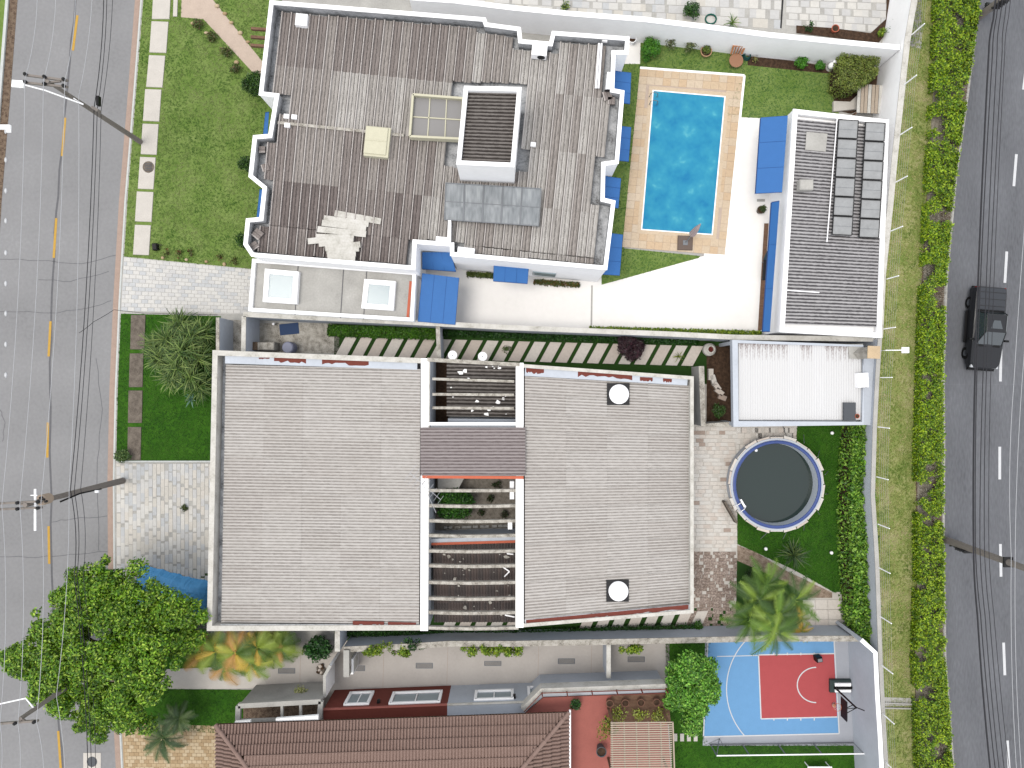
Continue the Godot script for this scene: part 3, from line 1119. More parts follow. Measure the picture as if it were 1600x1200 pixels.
	for q in [[470, 1010, 468, 1085], [600, 1008, 598, 1080], [700, 1006, 698, 1075], [842, 1003, 840, 1072], [925, 1003, 923, 1070]]: b.bar(P(q[0], q[1], 0.006), P(q[2], q[3], 0.006), 0.015, 0.005)
	S("floor_joint", b, M.gutter)
	sheet("path", [250, 1046, 400, 1040, 420, 1075, 250, 1078], 0.008, M.slab)
	lawn_areas.south = [[240, 1076, 410, 1078, 410, 1150, 240, 1138]]
	sheet("lawn", lawn_areas.south[0], 0.012, M.lawn_b)
	d = Node3D.new()
	d.name = "driveway_002"
	add_child(d)
	d.set_meta("kind", "structure")
	b = MB.new()
	b.flat(poly([190, 1128, 360, 1128, 360, 1260, 196, 1260]), 0.002)
	part("bedding", b, M.cobble[1], d)
	field(d, "cobble", pts([192, 1130, 345, 1134, 345, 1215, 197, 1215], 0.006), 20, 15, small, M.cobble, {"gap": 0.012, "stagger": 0.5, "jitter": 0.006})
	sheet("lawn", [150, 890, 330, 890, 330, 1060, 250, 1080, 250, 1130, 190, 1130, 184, 1000], 0.004, M.lawn_b)
	# flagstone yards north of the boundary wall
	sheet("yard", [640, -80, 1440, -80, 1440, 76, 1010, 40, 640, 10], 0.0, M.concrete)
	var y1 := Node3D.new()
	y1.name = "flagstone_yard"
	add_child(y1)
	y1.set_meta("kind", "structure")
	field(y1, "flagstone", pts([700, -30, 1222, -30, 1220, 46, 700, 8], 0.008), 34, 5, small, [M.stone[0], M.stone[1], M.stone[3], M.stone[4], M.stone[0], M.stone[2]], {"gap": 0.02, "stagger": 0.5, "rough": 0.7, "jitter": 0.004})
	field(y1, "flagstone", pts([1228, -30, 1386, -30, 1386, 52, 1228, 40], 0.008), 11, 7, small, [M.stone[0], M.stone[0], M.stone[2], M.stone[1]], {"gap": 0.02, "stagger": 0.5, "rough": 0.7, "jitter": 0.004})
	sheet("flower_bed", [1244, 40, 1300, 44, 1360, 52, 1384, 30, 1386, -40, 1396, -40, 1394, 40, 1372, 68, 1244, 52], 0.03, M.soil)
	# verge between the wall and the hedge
	lawn_areas.verge = [[1445, -80, 1470, -80, 1462, 80, 1448, 300, 1436, 500, 1430, 700, 1432, 900, 1428, 1040, 1438, 1280, 1372, 1280, 1366, 1100, 1355, 900, 1352, 700, 1360, 500, 1380, 300, 1405, 80]]
	sheet("verge", lawn_areas.verge[0], 0.0, M.verge)
	sheet("hedge_bed", [1470, -80, 1536, -80, 1526, 40, 1506, 175, 1490, 290, 1476, 437, 1471, 584, 1472, 850, 1474, 1030, 1483, 1147, 1490, 1280, 1438, 1280, 1428, 1040, 1432, 900, 1430, 700, 1436, 500, 1448, 300, 1462, 80], -0.004, M.brown)
	b = MB.new()
	for q in [[1380, 1098, 1432, 1100], [1380, 1106, 1432, 1107]]: b.bar(P(q[0], q[1], 0.05), P(q[2], q[3], 0.05), 0.08, 0.12)
	b.flat(poly([1380, 1089, 1436, 1091, 1434, 1103, 1380, 1103]), 0.02)
	S("drain_channel", b, M.concrete)
	# round-pool garden
	sheet("yard", [1080, 560, 1400, 560, 1400, 1010, 1080, 1010], -0.006, M.slab)
	var y2 := Node3D.new()
	y2.name = "paved_yard"
	add_child(y2)
	y2.set_meta("kind", "structure")
	var flag := paving(0.012, 0.025)
	field(y2, "flagstone", pts([1060, 667, 1152, 667, 1152, 862, 1060, 862], 0.008), 8, 32, flag, [M.court[0], M.court[1], M.court[2], M.court[3], M.court[4]], {"gap": 0.012, "stagger": 0.5, "rough": 0.8, "jitter": 0.004, "pick": func(_u, _v): return [0, 1, 1, 0, 2, 1, 0, 1, 0, 1, 2, 1, 0, 1, 0, 3, 0, 1, 2, 0, 1, 4][rng.randi() % 22]})
	field(y2, "old_flagstone", pts([1060, 862, 1152, 862, 1150, 985, 1060, 985], 0.008), 9, 24, flag, M.court_old, {"gap": 0.004, "stagger": 0.5, "rough": 0.9, "jitter": 0.01})
	field(y2, "stone", pts([1150, 668, 1245, 668, 1245, 720, 1150, 720], 0.006), 9, 6, flag, [M.court[0], M.court[1], M.court[2]], {"gap": 0.02, "stagger": 0.5, "rough": 0.8})
	lawn_areas.round = [[1246, 662, 1345, 662, 1345, 925, 1302, 925, 1240, 890, 1152, 850, 1152, 800, 1240, 730]]
	sheet("lawn", lawn_areas.round[0], 0.014, M.lawn_b)
	sheet("flower_bed", [1151, 874, 1180, 880, 1240, 912, 1262, 930, 1262, 1000, 1150, 1000], 0.01, M.turf)
	sheet("earth_path", [1152, 852, 1180, 862, 1225, 890, 1300, 926, 1300, 934, 1262, 934, 1225, 908, 1152, 876], 0.018, mat(tex(90, [alb(110, 92, 78), alb(170, 150, 132), alb(214, 196, 178)], 0.03, 0.14, 0.5), 0.95, 0.4))
	field(y2, "patio_slab", pts([1254, 937, 1332, 936, 1338, 1000, 1254, 1000], 0.02), 4, 4, flag, [M.court[0], M.court[1], M.court[2]], {"gap": 0.02})
	# court garden lawn
	lawn_areas.court = [[1040, 1000, 1110, 1000, 1100, 1152, 1112, 1163, 1340, 1160, 1345, 1260, 1040, 1260]]
	sheet("lawn", lawn_areas.court[0], 0.004, M.lawn_b)
	for i in 4: field(walk, "slab", pts([1052 + i * 10.6, 1146, 1058 + i * 10.6, 1146, 1058 + i * 10.6, 1158, 1052 + i * 10.6, 1158], 0.02), 1, 1, unit, [M.slab])

# a free-standing wall along points given at the top of the wall
func wall(called: String, label: String, a: Array, h: float, th: float, m: Material, cap: Material, category := "wall"):
	var p := pts(a, h)
	var t := T(called, label, category, Vector3(p[0].x, 0, p[0].z))
	var e := edges(p, th * 0.5)
	var b := MB.new()
	b.strip(e[0], e[1], -0.1, h - 0.05)
	part("wall_face", b, m, t)
	e = edges(p, th * 0.5 + 0.02)
	b = MB.new()
	b.strip(e[0], e[1], h - 0.052, h)
	part("coping", b, cap, t)
	return t

func boundary_walls():
	wall("boundary_wall", "long white garden wall north of the blue swimming pool", [640, -4, 711, 1, 800, 12, 890, 21, 1006, 30, 1100, 41, 1200, 54, 1300, 64, 1406, 74], 2.6, 0.26, M.white, M.white)
	wall("boundary_wall", "tall white perimeter wall along the grass verge beside the pool house", [1440, -70, 1429, 0, 1418, 63, 1409, 147, 1398, 249, 1392, 315, 1380, 426, 1375, 528], 3.0, 0.3, M.white, M.offwhite)
	wall("boundary_wall", "grey perimeter wall along the grass verge behind the round pool hedge", [1375, 530, 1371, 590, 1367, 669, 1364, 774, 1369, 850, 1371, 887, 1376, 1032, 1382, 1147, 1389, 1260], 3.0, 0.2, M.bluish, M.concrete)
	wall("boundary_wall", "party wall with mossy coping between white patio and stepping slab passage", [380, 491, 500, 497, 650, 504, 800, 512, 925, 517, 1050, 522, 1150, 527, 1378, 530], 2.4, 0.26, M.bluish, M.offwhite)
	wall("boundary_wall", "grey party wall south of the corrugated roof, vines hanging over it", [537, 1015, 640, 1010, 700, 1006, 800, 1006, 900, 1004, 1000, 1002, 1100, 1000, 1190, 998, 1346, 998], 2.0, 0.3, M.bluish, M.weathered)
	wall("court_wall", "tall pale grey wall with angled corner beside the basketball court", [1346, 1000, 1368, 1020, 1371, 1085, 1375, 1147, 1381, 1260], 3.3, 0.2, M.bluish, M.white)
	wall("boundary_wall", "small cross wall beside the spiky shrub at the passage front", [340, 496, 340, 548], 2.2, 0.16, M.bluish, M.weathered)
	wall("boundary_wall", "cross wall with white door in the dim service passage", [381, 494, 380, 552], 2.4, 0.22, M.bluish, M.offwhite)
	wall("boundary_wall", "short cross wall between green hedge strip and stepping slabs", [684, 510, 686, 560], 2.2, 0.2, M.bluish, M.weathered)
	wall("boundary_wall", "short white wall standing off the roof corner above the tiled passage", [527, 986, 527, 1018], 2.4, 0.26, M.bluish, M.offwhite)
	wall("boundary_wall", "beige gate pier wall above the white letterbox in the tiled passage", [541, 1016, 541, 1058], 2.2, 0.3, M.weathered, M.concrete)
	wall("boundary_wall", "angled white gate wall beside the red house wall", [516, 1040, 507, 1056, 507, 1090], 2.2, 0.14, M.white, M.concrete)
	wall("boundary_wall", "narrow white post wall across the grey tiled passage", [951, 1004, 951, 1060], 1.9, 0.22, M.bluish, M.offwhite)
	wall("boundary_wall", "low grey wall framing the planted light well beside the shed", [1096, 572, 1099, 664, 1146, 663], 1.9, 0.28, M.concrete, M.weathered)
	# electric fence along the perimeter wall: upright posts with strands of wire
	var posts := [1432, -20, 1425, 54, 1413, 132, 1406, 211, 1399, 285, 1392, 361, 1386, 436, 1381, 514, 1376, 590, 1372, 667, 1370, 745, 1372, 819, 1373, 887, 1375, 963, 1377, 1039, 1379, 1115, 1383, 1190]
	var p := pts(posts, 3.02)
	var t := T("electric_fence", "slim electric fence of white posts and wires on the perimeter wall", "fence", p[0])
	for q in p:
		var b := MB.new()
		b.box(q + Vector3(0, 0.64, 0), Vector3(0.05, 1.28, 0.05))
		part("post", b, M.white_metal, t)
	for k in 5:
		var b := MB.new()
		var w := []
		for q in p: w.append(q + Vector3(0, 0.25 + k * 0.24, 0))
		b.tube(w, 0.004, 0.004, 4)
		part("wire", b, M.wire_light, t)

# ---- buildings -------------------------------------------------------------------------------------------------------
func awning(parent: Node3D, a: Array, h_in: float, h_out: float):
	# four corners: two at the wall (h_in), two at the outer edge (h_out)
	var c := [P(a[0], a[1], h_in), P(a[2], a[3], h_in), P(a[4], a[5], h_out), P(a[6], a[7], h_out)]
	var b := MB.new()
	var dn := Vector3(0, -0.03, 0)
	b.quad(c[0], c[1], c[2], c[3])
	b.quad(c[3] + dn, c[2] + dn, c[1] + dn, c[0] + dn)
	for i in 4: b.quad(c[i], c[(i + 1) % 4], c[(i + 1) % 4] + dn, c[i] + dn)
	var o := part("awning", b, M.blue, parent)
	b = MB.new()
	for i in [1, 2, 3]: b.bar(c[i] + dn, c[(i + 1) % 4] + dn, 0.04, 0.05)
	b.bar(c[2] + Vector3(0, -0.1, 0), c[3] + Vector3(0, -0.1, 0), 0.02, 0.16)
	part("valance", b, M.blue_edge, o)
	b = MB.new()
	for k in [0.33, 0.67]: b.bar(c[0].lerp(c[1], k) + Vector3(0, 0.004, 0), c[3].lerp(c[2], k) + Vector3(0, 0.004, 0), 0.014, 0.01)
	part("seam", b, M.blue_edge, o)

func condenser(label: String, px: float, py: float, y: float, size: Vector3, turn: float):
	var at := P(px, py, y + size.y)
	at.y = y
	var t := T("air_conditioner", label, "air conditioner", at)
	var bs := Basis(Vector3.UP, turn)
	var b := MB.new()
	b.slab(at + Vector3(0, 0.04 + size.y * 0.5, 0), size, 0.03, bs)
	part("casing", b, M.white_metal, t)
	b = MB.new()
	b.lathe(at + bs * Vector3(size.x * 0.15, 0.04 + size.y * 0.5, size.z * 0.5), [0.0, 0.004, size.y * 0.36, 0.004, size.y * 0.4, 0.02, size.y * 0.4, -0.02], 14, bs * Basis(Vector3.RIGHT, PI / 2))
	part("fan_grille", b, M.dark, t)
	for s in [-0.4, 0.4]:
		b = MB.new()
		b.box(at + bs * Vector3(size.x * s, 0.02, 0), Vector3(0.05, 0.04, size.z * 1.1), bs)
		part("foot", b, M.grey_metal, t)

func roof_deck_y(v: float) -> float:   # height of the north house's roof sheets at v metres from its north edge
	return 4.62 - absf(v - 6.6) * 0.03

func north_house():
	var hp := 5.0
	var o := poly([422, 1, 758, 28, 761, 36, 813, 43, 815, 62, 859, 66, 863, 49, 983, 58, 981, 84, 961, 84, 959, 139, 975, 142, 966, 255, 945, 258, 944, 310, 961, 314, 948, 421, 704, 399, 704, 384, 650, 380, 648, 421, 393, 400, 381, 382, 385, 342, 406, 340, 411, 294, 389, 276, 396, 212, 420, 210, 430, 151, 405, 148], hp)
	var c := Vector3.ZERO
	for q in o: c += Vector3(q.x, 0, q.y) / o.size()
	var t := T("white_house", "large white parapet house with streaked grey channel roof beside the blue swimming pool", "house", c)
	var i1 := inset(o, 0.17)
	var b := MB.new()
	b.sides(o, 0.0, hp - 0.03)
	part("wall", b, M.white, t)
	b = MB.new()
	b.sides(i1, 3.9, hp - 0.03)
	b.flat(i1, 4.15)
	part("roof_gutter", b, M.stained, t)
	b = MB.new()
	var oo := inset(o, -0.03)
	var ii := inset(o, 0.2)
	b.ring(oo, ii, hp)
	b.sides(oo, hp - 0.06, hp)
	b.sides(ii, hp - 0.06, hp)
	part("coping", b, M.white, t)
	# roof sheets: columns along u, rows along v
	var org := Vector2(o[0].x, o[0].y)
	var u := (o[7] - o[0]).normalized()
	var v := Vector2(-u.y, u.x)
	var clip := inset(o, 0.3)
	var mesh := profiled([0, 0.0, 0.03, 0.13, 0.13, 0.13, 0.22, 0.0, 0.44, 0.0, 0.5, 0.03, 0.56, 0.0, 0.8, 0.0, 0.93, 0.1, 1.0, 0.0])
	var wide := 0.525
	var rows := [0.0, 3.35, 6.6, 9.75, 12.3, 16.0]
	var tower := poly([716, 130, 822, 132, 812, 268, 708, 262], 4.5)
	for col in range(-3, 44):
		for r in 5:
			var v0 := -1.0
			var v1 := -1.0
			var runs := []
			var s: float = rows[r]
			while s <= rows[r + 1]:
				var ok := true
				for e in [0.04, 0.96]:
					var q: Vector2 = org + u * (col + e) * wide + v * s
					if not Geometry2D.is_point_in_polygon(q, clip) or Geometry2D.is_point_in_polygon(q, tower): ok = false
				if ok:
					if v0 < 0.0: v0 = s
					v1 = s
				elif v0 >= 0.0:
					runs.append([v0, v1])
					v0 = -1.0
				s += 0.06
			if v0 >= 0.0: runs.append([v0, minf(v1 + 0.08, rows[r + 1] + 0.08) if v1 > rows[r + 1] - 0.1 else v1])
			for run in runs:
				if run[1] - run[0] < 0.35: continue
				var a2: Vector2 = org + u * col * wide + v * run[0]
				var b2: Vector2 = org + u * col * wide + v * run[1]
				var ya := roof_deck_y(run[0]) + (0.012 if r == 1 or r == 2 else 0.0)
				var yb := roof_deck_y(run[1]) + (0.012 if r == 1 or r == 2 else 0.0)
				var z := Vector3(b2.x - a2.x, yb - ya, b2.y - a2.y)
				var x := Vector3(u.x, 0, u.y) * wide
				var lot := 1
				var f := col / 41.0
				var w := rng.randf()
				if r >= 3 and f < 0.42: lot = 4 if w < 0.6 else 3
				elif r == 2 and f < 0.45: lot = 3 if w < 0.55 else 2
				elif r == 0 and f < 0.24: lot = 3 if w < 0.7 else 2
				elif r == 0 and f < 0.62: lot = 0 if w < 0.3 else (2 if w < 0.7 else 3)
				elif r == 1 and f < 0.16: lot = 2
				elif r == 1 and f < 0.5: lot = 0 if w < 0.5 else 1
				elif f > 0.9: lot = 3 if w < 0.5 else 2
				else: lot = 0 if w < 0.4 else (1 if w < 0.75 else 2)
				inst("roof_sheet", mesh, M.ch[lot * 2 + rng.randi() % 2], t, Transform3D(Basis(x, z.cross(x).normalized(), z), Vector3(a2.x, ya, a2.y)))
	b = MB.new()
	var ra := org + v * 6.6 + u * 1.0
	var rb := org + v * 6.6 + u * 8.1
	b.bar(Vector3(ra.x, 4.7, ra.y), Vector3(rb.x, 4.7, rb.y), 0.16, 0.05)
	part("ridge_cap", b, M.weathered, t)
	# water-tank tower with its own little corrugated roof
	b = MB.new()
	var to := poly([725, 134, 815, 136, 804, 261, 713, 257], 7.7)
	var ti := inset(to, 0.22)
	b.sides(to, 4.2, 7.7)
	b.ring(to, ti, 7.7)
	b.sides(ti, 7.2, 7.7)
	var tw := part("tank_tower", b, M.white, t)
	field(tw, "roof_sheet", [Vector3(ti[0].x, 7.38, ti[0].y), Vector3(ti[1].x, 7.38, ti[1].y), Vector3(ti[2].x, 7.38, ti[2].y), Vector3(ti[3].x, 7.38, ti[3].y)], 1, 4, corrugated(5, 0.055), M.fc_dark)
	# glazed roof light of six panes
	b = MB.new()
	var gl := 5.0
	var g := [P(646, 150, gl), P(724, 156, gl), P(722, 219, gl), P(641, 215, gl)]
	for i in 4: b.bar(g[i], g[(i + 1) % 4], 0.12, 0.5)
	for k in [1, 2]: b.bar(g[0].lerp(g[1], k / 3.0), g[3].lerp(g[2], k / 3.0), 0.06, 0.06)
	b.bar(g[0].lerp(g[3], 0.5), g[1].lerp(g[2], 0.5), 0.06, 0.06)
	var rl := part("roof_light", b, M.cream, t)
	field(rl, "pane", [g[0] - Vector3(0, 0.02, 0), g[1] - Vector3(0, 0.02, 0), g[2] - Vector3(0, 0.02, 0), g[3] - Vector3(0, 0.02, 0)], 3, 2, paving(0.004, 0.01), [M.pane], {"gap": 0.05})
	# cream hatch
	b = MB.new()
	var hc := P(589, 221, 5.05)
	var hb := Basis(Vector3.UP, -0.1)
	b.box(Vector3(hc.x, 4.75, hc.z), Vector3(1.36, 0.5, 1.66), hb)
	var ht := part("roof_hatch", b, M.cream, t)
	b = MB.new()
	b.slab(Vector3(hc.x - 0.06, 5.03, hc.z - 0.05), Vector3(1.24, 0.08, 1.5), 0.02, hb)
	b.box(Vector3(hc.x - 0.06, 5.08, hc.z - 0.05), Vector3(1.2, 0.02, 0.04), hb)
	part("hatch_lid", b, M.cream, ht)
	# white vent cowl and other small roof fittings
	b = MB.new()
	var vc := P(470, 29, 4.9)
	b.slab(Vector3(vc.x, 4.7, vc.z), Vector3(0.66, 0.45, 0.66), 0.12, hb)
	part("vent_cowl", b, M.white, t)
	for q in [[448, 182], [460, 183], [449, 196], [833, 226], [945, 62]]:
		b = MB.new()
		b.slab(P(q[0], q[1], 4.75), Vector3(0.3, 0.2, 0.24), 0.03, hb)
		part("vent_cap", b, M.white, t)
	b = MB.new()
	for q in [[936, 68, 931, 138], [940, 68, 935, 138]]: b.tube([P(q[0], q[1], 4.75), P(q[2], q[3], 4.75)], 0.06, 0.06, 8)
	part("pipe", b, M.white_metal, t)
	for q in [[949, 150, 0.5], [955, 158, 0.4], [415, 262, 0.4], [410, 234, 0.35], [403, 366, 0.5], [398, 384, 0.4]]:
		b = MB.new()
		b.box(P(q[0], q[1], 4.55), Vector3(q[2], 0.16, q[2]), Basis(Vector3.UP, q[0]))
		part("broken_sheet", b, M.ch[7], t)
	# pipe with collector feed, wall at the break in the roof
	b = MB.new()
	b.bar(P(703, 346, 4.95), P(702, 384, 4.95), 0.16, 0.6)
	part("roof_curb", b, M.white, t)
	# awnings over the windows, with the windows beneath
	for a in [[963, 110, 986, 114, 984, 162, 959, 158], [966, 196, 986, 199, 982, 252, 960, 249], [944, 274, 970, 279, 966, 325, 940, 321], [950, 363, 973, 367, 968, 430, 944, 428]]:
		awning(t, [a[0] - 8, a[1], a[6] - 8, a[7], a[4], a[5], a[2], a[3]], 2.95, 2.45)
	awning(t, [420, 175, 418, 212, 411, 214, 415, 176], 2.9, 2.5)
	awning(t, [412, 296, 408, 340, 401, 342, 406, 296], 2.9, 2.5)
	awning(t, [772, 410, 826, 414, 824, 443, 771, 439], 2.9, 2.4)
	awning(t, [660, 394, 704, 394, 712, 424, 660, 420], 2.9, 2.4)
	awning(t, [660, 427, 717, 434, 711, 507, 653, 502], 2.75, 2.45)
	for q in [[790, 424], [690, 405], [850, 428]]:
		b = MB.new()
		b.box(P(q[0], q[1], 1.5) + Vector3(0, 0, 0), Vector3(1.4, 1.1, 0.1), Basis(Vector3.UP, -0.1))
		part("window", b, M.pane_blue, t)
	# solar water collectors on the roof
	for k in 5:
		var f0 := k / 5.0
		var f1 := (k + 1) / 5.0
		var y := 4.95
		var q := [P(696, 285, y).lerp(P(846, 294, y), f0), P(696, 285, y).lerp(P(846, 294, y), f1), P(694, 344, y).lerp(P(842, 354, y), f1), P(694, 344, y).lerp(P(842, 354, y), f0)]
		var mid: Vector3 = (q[0] + q[2]) * 0.5
		var s := T("collector_panel", "pale translucent collector panel, %s from the roof curb end of its row" % nth(k), "panel", Vector3(mid.x, 4.6, mid.z), "five collector panels on the channel roof")
		b = MB.new()
		for i in 4: b.bar(q[i].lerp(mid, 0.03), q[(i + 1) % 4].lerp(mid, 0.03), 0.04, 0.08)
		b.bar(q[0].lerp(q[3], 0.5), q[1].lerp(q[2], 0.5), 0.03, 0.06)
		part("frame", b, M.grey_metal, s)
		for h2 in 2:
			b = MB.new()
			var d := Vector3(0, -0.02, 0)
			b.quad(q[0].lerp(q[3], h2 * 0.5).lerp(mid, 0.05) + d, q[1].lerp(q[2], h2 * 0.5).lerp(mid, 0.05) + d, q[1].lerp(q[2], 0.5 + h2 * 0.5).lerp(mid, 0.05) + d, q[0].lerp(q[3], 0.5 + h2 * 0.5).lerp(mid, 0.05) + d)
			for r in 9:
				var e0: Vector3 = q[0].lerp(q[1], (r + 0.5) / 9.0)
				var e1: Vector3 = q[3].lerp(q[2], (r + 0.5) / 9.0)
				b.bar(e0.lerp(e1, h2 * 0.5 + 0.03), e0.lerp(e1, h2 * 0.5 + 0.47), 0.025, 0.012)
			part("glazing", b, M.collector, s)
		for i in 4:
			b = MB.new()
			var w: Vector3 = q[i].lerp(mid, 0.08)
			b.box(Vector3(w.x, 4.74, w.z), Vector3(0.05, 0.36, 0.05))
			part("leg", b, M.grey_metal, s)
	# loose white boards left on the roof
	var boards := [[523, 333, 595, 346], [506, 341, 576, 350], [503, 348, 572, 357], [496, 358, 572, 366], [494, 370, 553, 372], [481, 377, 548, 371], [498, 381, 552, 376], [508, 388, 563, 382], [510, 392, 561, 388], [511, 397, 556, 396], [512, 401, 555, 404]]
	for k in boards.size():
		var q: Array = boards[k]
		var y := 4.56 + k * 0.028
		var p0 := P(q[0], q[1], y)
		var p1 := P(q[2], q[3], y)
		var s := T("board", "%s white board in the loose roof heap, counted towards the garage" % nth(k), "board", Vector3(p0.x, y - 0.014, p0.z), "white boards heaped on the roof")
		b = MB.new()
		b.bar(p0, p1, 0.34, 0.026)
		part("plank", b, M.offwhite, s)
	condenser("white air conditioner in the notch of the north parapet", 843, 78, 4.5, Vector3(0.85, 0.55, 0.6), -0.1)
	condenser("white air conditioner upright against the roof's east parapet", 952, 126, 4.4, Vector3(0.3, 0.6, 0.95), -0.1)
	condenser("white air conditioner at the end of the roof curb", 692, 376, 4.45, Vector3(0.8, 0.5, 0.42), -0.1)
	condenser("white air conditioner by the south parapet above the patio awning", 728, 393, 4.4, Vector3(0.95, 0.5, 0.45), -0.12)

func garage():
	var h := 3.1
	var o := poly([394, 404, 650, 424, 646, 502, 388, 486], h)
	var t := T("garage", "flat concrete garage roof with two framed skylights beside the driveway", "garage", Vector3(o[3].x, 0, o[3].y))
	var b := MB.new()
	b.prism(inset(o, 0.12), 0.0, h - 0.22)
	part("roof_slab", b, M.concrete, t)
	b = MB.new()
	var i1 := inset(o, 0.2)
	b.sides(o, 0.0, h)
	b.ring(o, i1, h)
	b.sides(i1, h - 0.25, h)
	part("parapet", b, M.white, t)
	for x in [[466, 412, 461, 492], [537, 417, 532, 497], [573, 421, 568, 499]]:
		b = MB.new()
		b.bar(P(x[0], x[1], h - 0.21), P(x[2], x[3], h - 0.21), 0.04, 0.03)
		part("slab_joint", b, M.tar, t)
	for q in [[418, 424, 463, 428, 460, 471, 415, 468], [573, 440, 614, 443, 611, 481, 569, 478]]:
		var w := pts(q, h + 0.12)
		b = MB.new()
		var fr := PackedVector2Array()
		for k in w: fr.append(Vector2(k.x, k.z))
		b.ring(inset(fr, -0.14), inset(fr, 0.14), h + 0.18)
		b.sides(inset(fr, -0.14), h - 0.3, h + 0.18)
		b.sides(inset(fr, 0.14), h - 0.1, h + 0.18)
		var sk := part("skylight", b, M.white, t)
		b = MB.new()
		b.quad(w[0], w[1], w[2], w[3])
		part("pane", b, M.pane_blue, sk)
	b = MB.new()
	b.flat(poly([639, 438, 643, 439, 638, 499, 634, 498], h), h - 0.212)
	part("rust_stain", b, M.redtrim, t)
	b = MB.new()
	b.box(P(407.5, 452, 1.3), Vector3(0.06, 2.4, 2.4), Basis(Vector3.UP, -0.08))
	part("garage_door", b, M.offwhite, t)

func pool_house():
	var h := 3.1
	var o := poly([1240, 171, 1388, 188, 1376, 527, 1219, 518], h)
	var t := T("pool_house", "pool house with dark corrugated roof, solar collectors and long blue awnings", "building", Vector3(o[3].x, 0, o[3].y))
	var b := MB.new()
	b.sides(o, 0.0, h)
	b.flat(inset(o, 0.05), h - 0.4)
	part("wall", b, M.white, t)
	b = MB.new()
	b.ring(inset(o, -0.03), inset(o, 0.24), h + 0.02)
	b.sides(inset(o, -0.03), h - 0.1, h + 0.02)
	b.sides(inset(o, 0.24), h - 0.4, h + 0.02)
	part("coping", b, M.white, t)
	var c := [P(1243, 186, 2.95), P(1380, 200, 3.02), P(1369, 511, 3.02), P(1222, 506, 2.95)]
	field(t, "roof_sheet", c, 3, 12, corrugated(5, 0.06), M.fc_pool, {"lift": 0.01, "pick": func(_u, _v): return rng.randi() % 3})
	b = MB.new()
	b.flat(poly([1260, 206, 1293, 209, 1290, 237, 1258, 234], 3.05), 3.06)
	part("translucent_sheet", b, M.concrete, t)
	b = MB.new()
	b.slab(P(1258, 290, 3.3), Vector3(0.8, 0.5, 0.6), 0.05)
	part("roof_vent", b, M.concrete, t)
	b = MB.new()
	b.tube([P(1308, 186, 3.16), P(1292, 378, 3.16)], 0.035, 0.035, 7)
	b.tube([P(1222, 453, 3.13), P(1280, 457, 3.13)], 0.035, 0.035, 7)
	b.tube([P(1386, 190, 3.2), P(1374, 372, 3.2)], 0.03, 0.03, 7)
	part("pipe", b, M.white_metal, t)
	awning(t, [1231, 181, 1222, 300, 1181, 302, 1189, 184], 2.95, 2.35)
	awning(t, [1218, 314, 1203, 518, 1192, 518, 1206, 316], 2.9, 2.45)
	b = MB.new()
	b.box(P(1210, 420, 1.2), Vector3(0.08, 2.0, 6.0), Basis(Vector3.UP, -0.07))
	part("window", b, M.pane_blue, t)
	for col in 2:
		for r in 6:
			var x0: float = [1310, 1352][col] - r * 1.7
			var y0: float = [187, 191][col] + r * 30.2
			var y := 3.28
			var q := pts([x0, y0, x0 + 31, y0 + 1.5, x0 + 29.5, y0 + 30, x0 - 1.5, y0 + 28.5], y)
			q[0].y += 0.03; q[1].y += 0.03
			var mid: Vector3 = (q[0] + q[2]) * 0.5
			var s := T("solar_collector", "%s solar collector from the clipped bush end, %s" % [nth(r), ["row beside the white pipe", "row beside the perimeter wall"][col]], "solar panel", Vector3(mid.x, 3.0, mid.z), "solar collectors on the pool house roof")
			b = MB.new()
			for i in 4: b.bar(q[i].lerp(mid, 0.02), q[(i + 1) % 4].lerp(mid, 0.02), 0.035, 0.07)
			part("frame", b, M.dark, s)
			b = MB.new()
			b.quad(q[0].lerp(mid, 0.03), q[1].lerp(mid, 0.03), q[2].lerp(mid, 0.03), q[3].lerp(mid, 0.03))
			part("glazing", b, M.panel, s)
			b = MB.new()
			b.bar(q[0].lerp(q[3], 0.52), q[1].lerp(q[2], 0.52), 0.02, 0.02)
			part("rail", b, M.grey_metal, s)
			for i in 4:
				b = MB.new()
				var w: Vector3 = q[i].lerp(mid, 0.1)
				b.box(Vector3(w.x, 3.13, w.z), Vector3(0.05, 0.28, 0.05))
				part("leg", b, M.grey_metal, s)

func flakes(parent: Node3D, called: String, c: Array, y: float, n: int, m: Material):
	for k in n:
		var a: float = rng.randf()
		var d: float = rng.randf()
		var o := P(lerpf(c[0], c[2], a), lerpf(c[1], c[3], d), y)
		var p := PackedVector2Array()
		var r := 0.04 + 0.2 * rng.randf() * rng.randf()
		var sq := rng.randf_range(0.35, 1.0)
		for i in 7:
			var an := TAU * i / 7.0
			var rr := r * rng.randf_range(0.5, 1.2)
			p.append(Vector2(o.x + cos(an) * rr, o.z + sin(an) * rr * sq))
		var b := MB.new()
		b.prism(p, y, y + 0.012)
		part(called, b, m, parent)

func peel(parent: Node3D, a: Array, h: float, y: float):
	# ragged patch of bare red primer along an edge: two pixel ends, its width in pixels
	var p := PackedVector2Array()
	var p0 := P(a[0], a[1], h)
	var p1 := P(a[2], a[3], h)
	var w: float = a[4] * (H - h) / F
	var n := 14
	for i in n + 1:
		var q := p0.lerp(p1, i / float(n))
		p.append(Vector2(q.x, q.z - w * 0.5))
	for i in range(n, -1, -1):
		var q := p0.lerp(p1, i / float(n))
		p.append(Vector2(q.x, q.z + w * rng.randf_range(0.05, 0.6)))
	var b := MB.new()
	b.flat(p, y)
	part("bare_primer", b, M.red, parent)

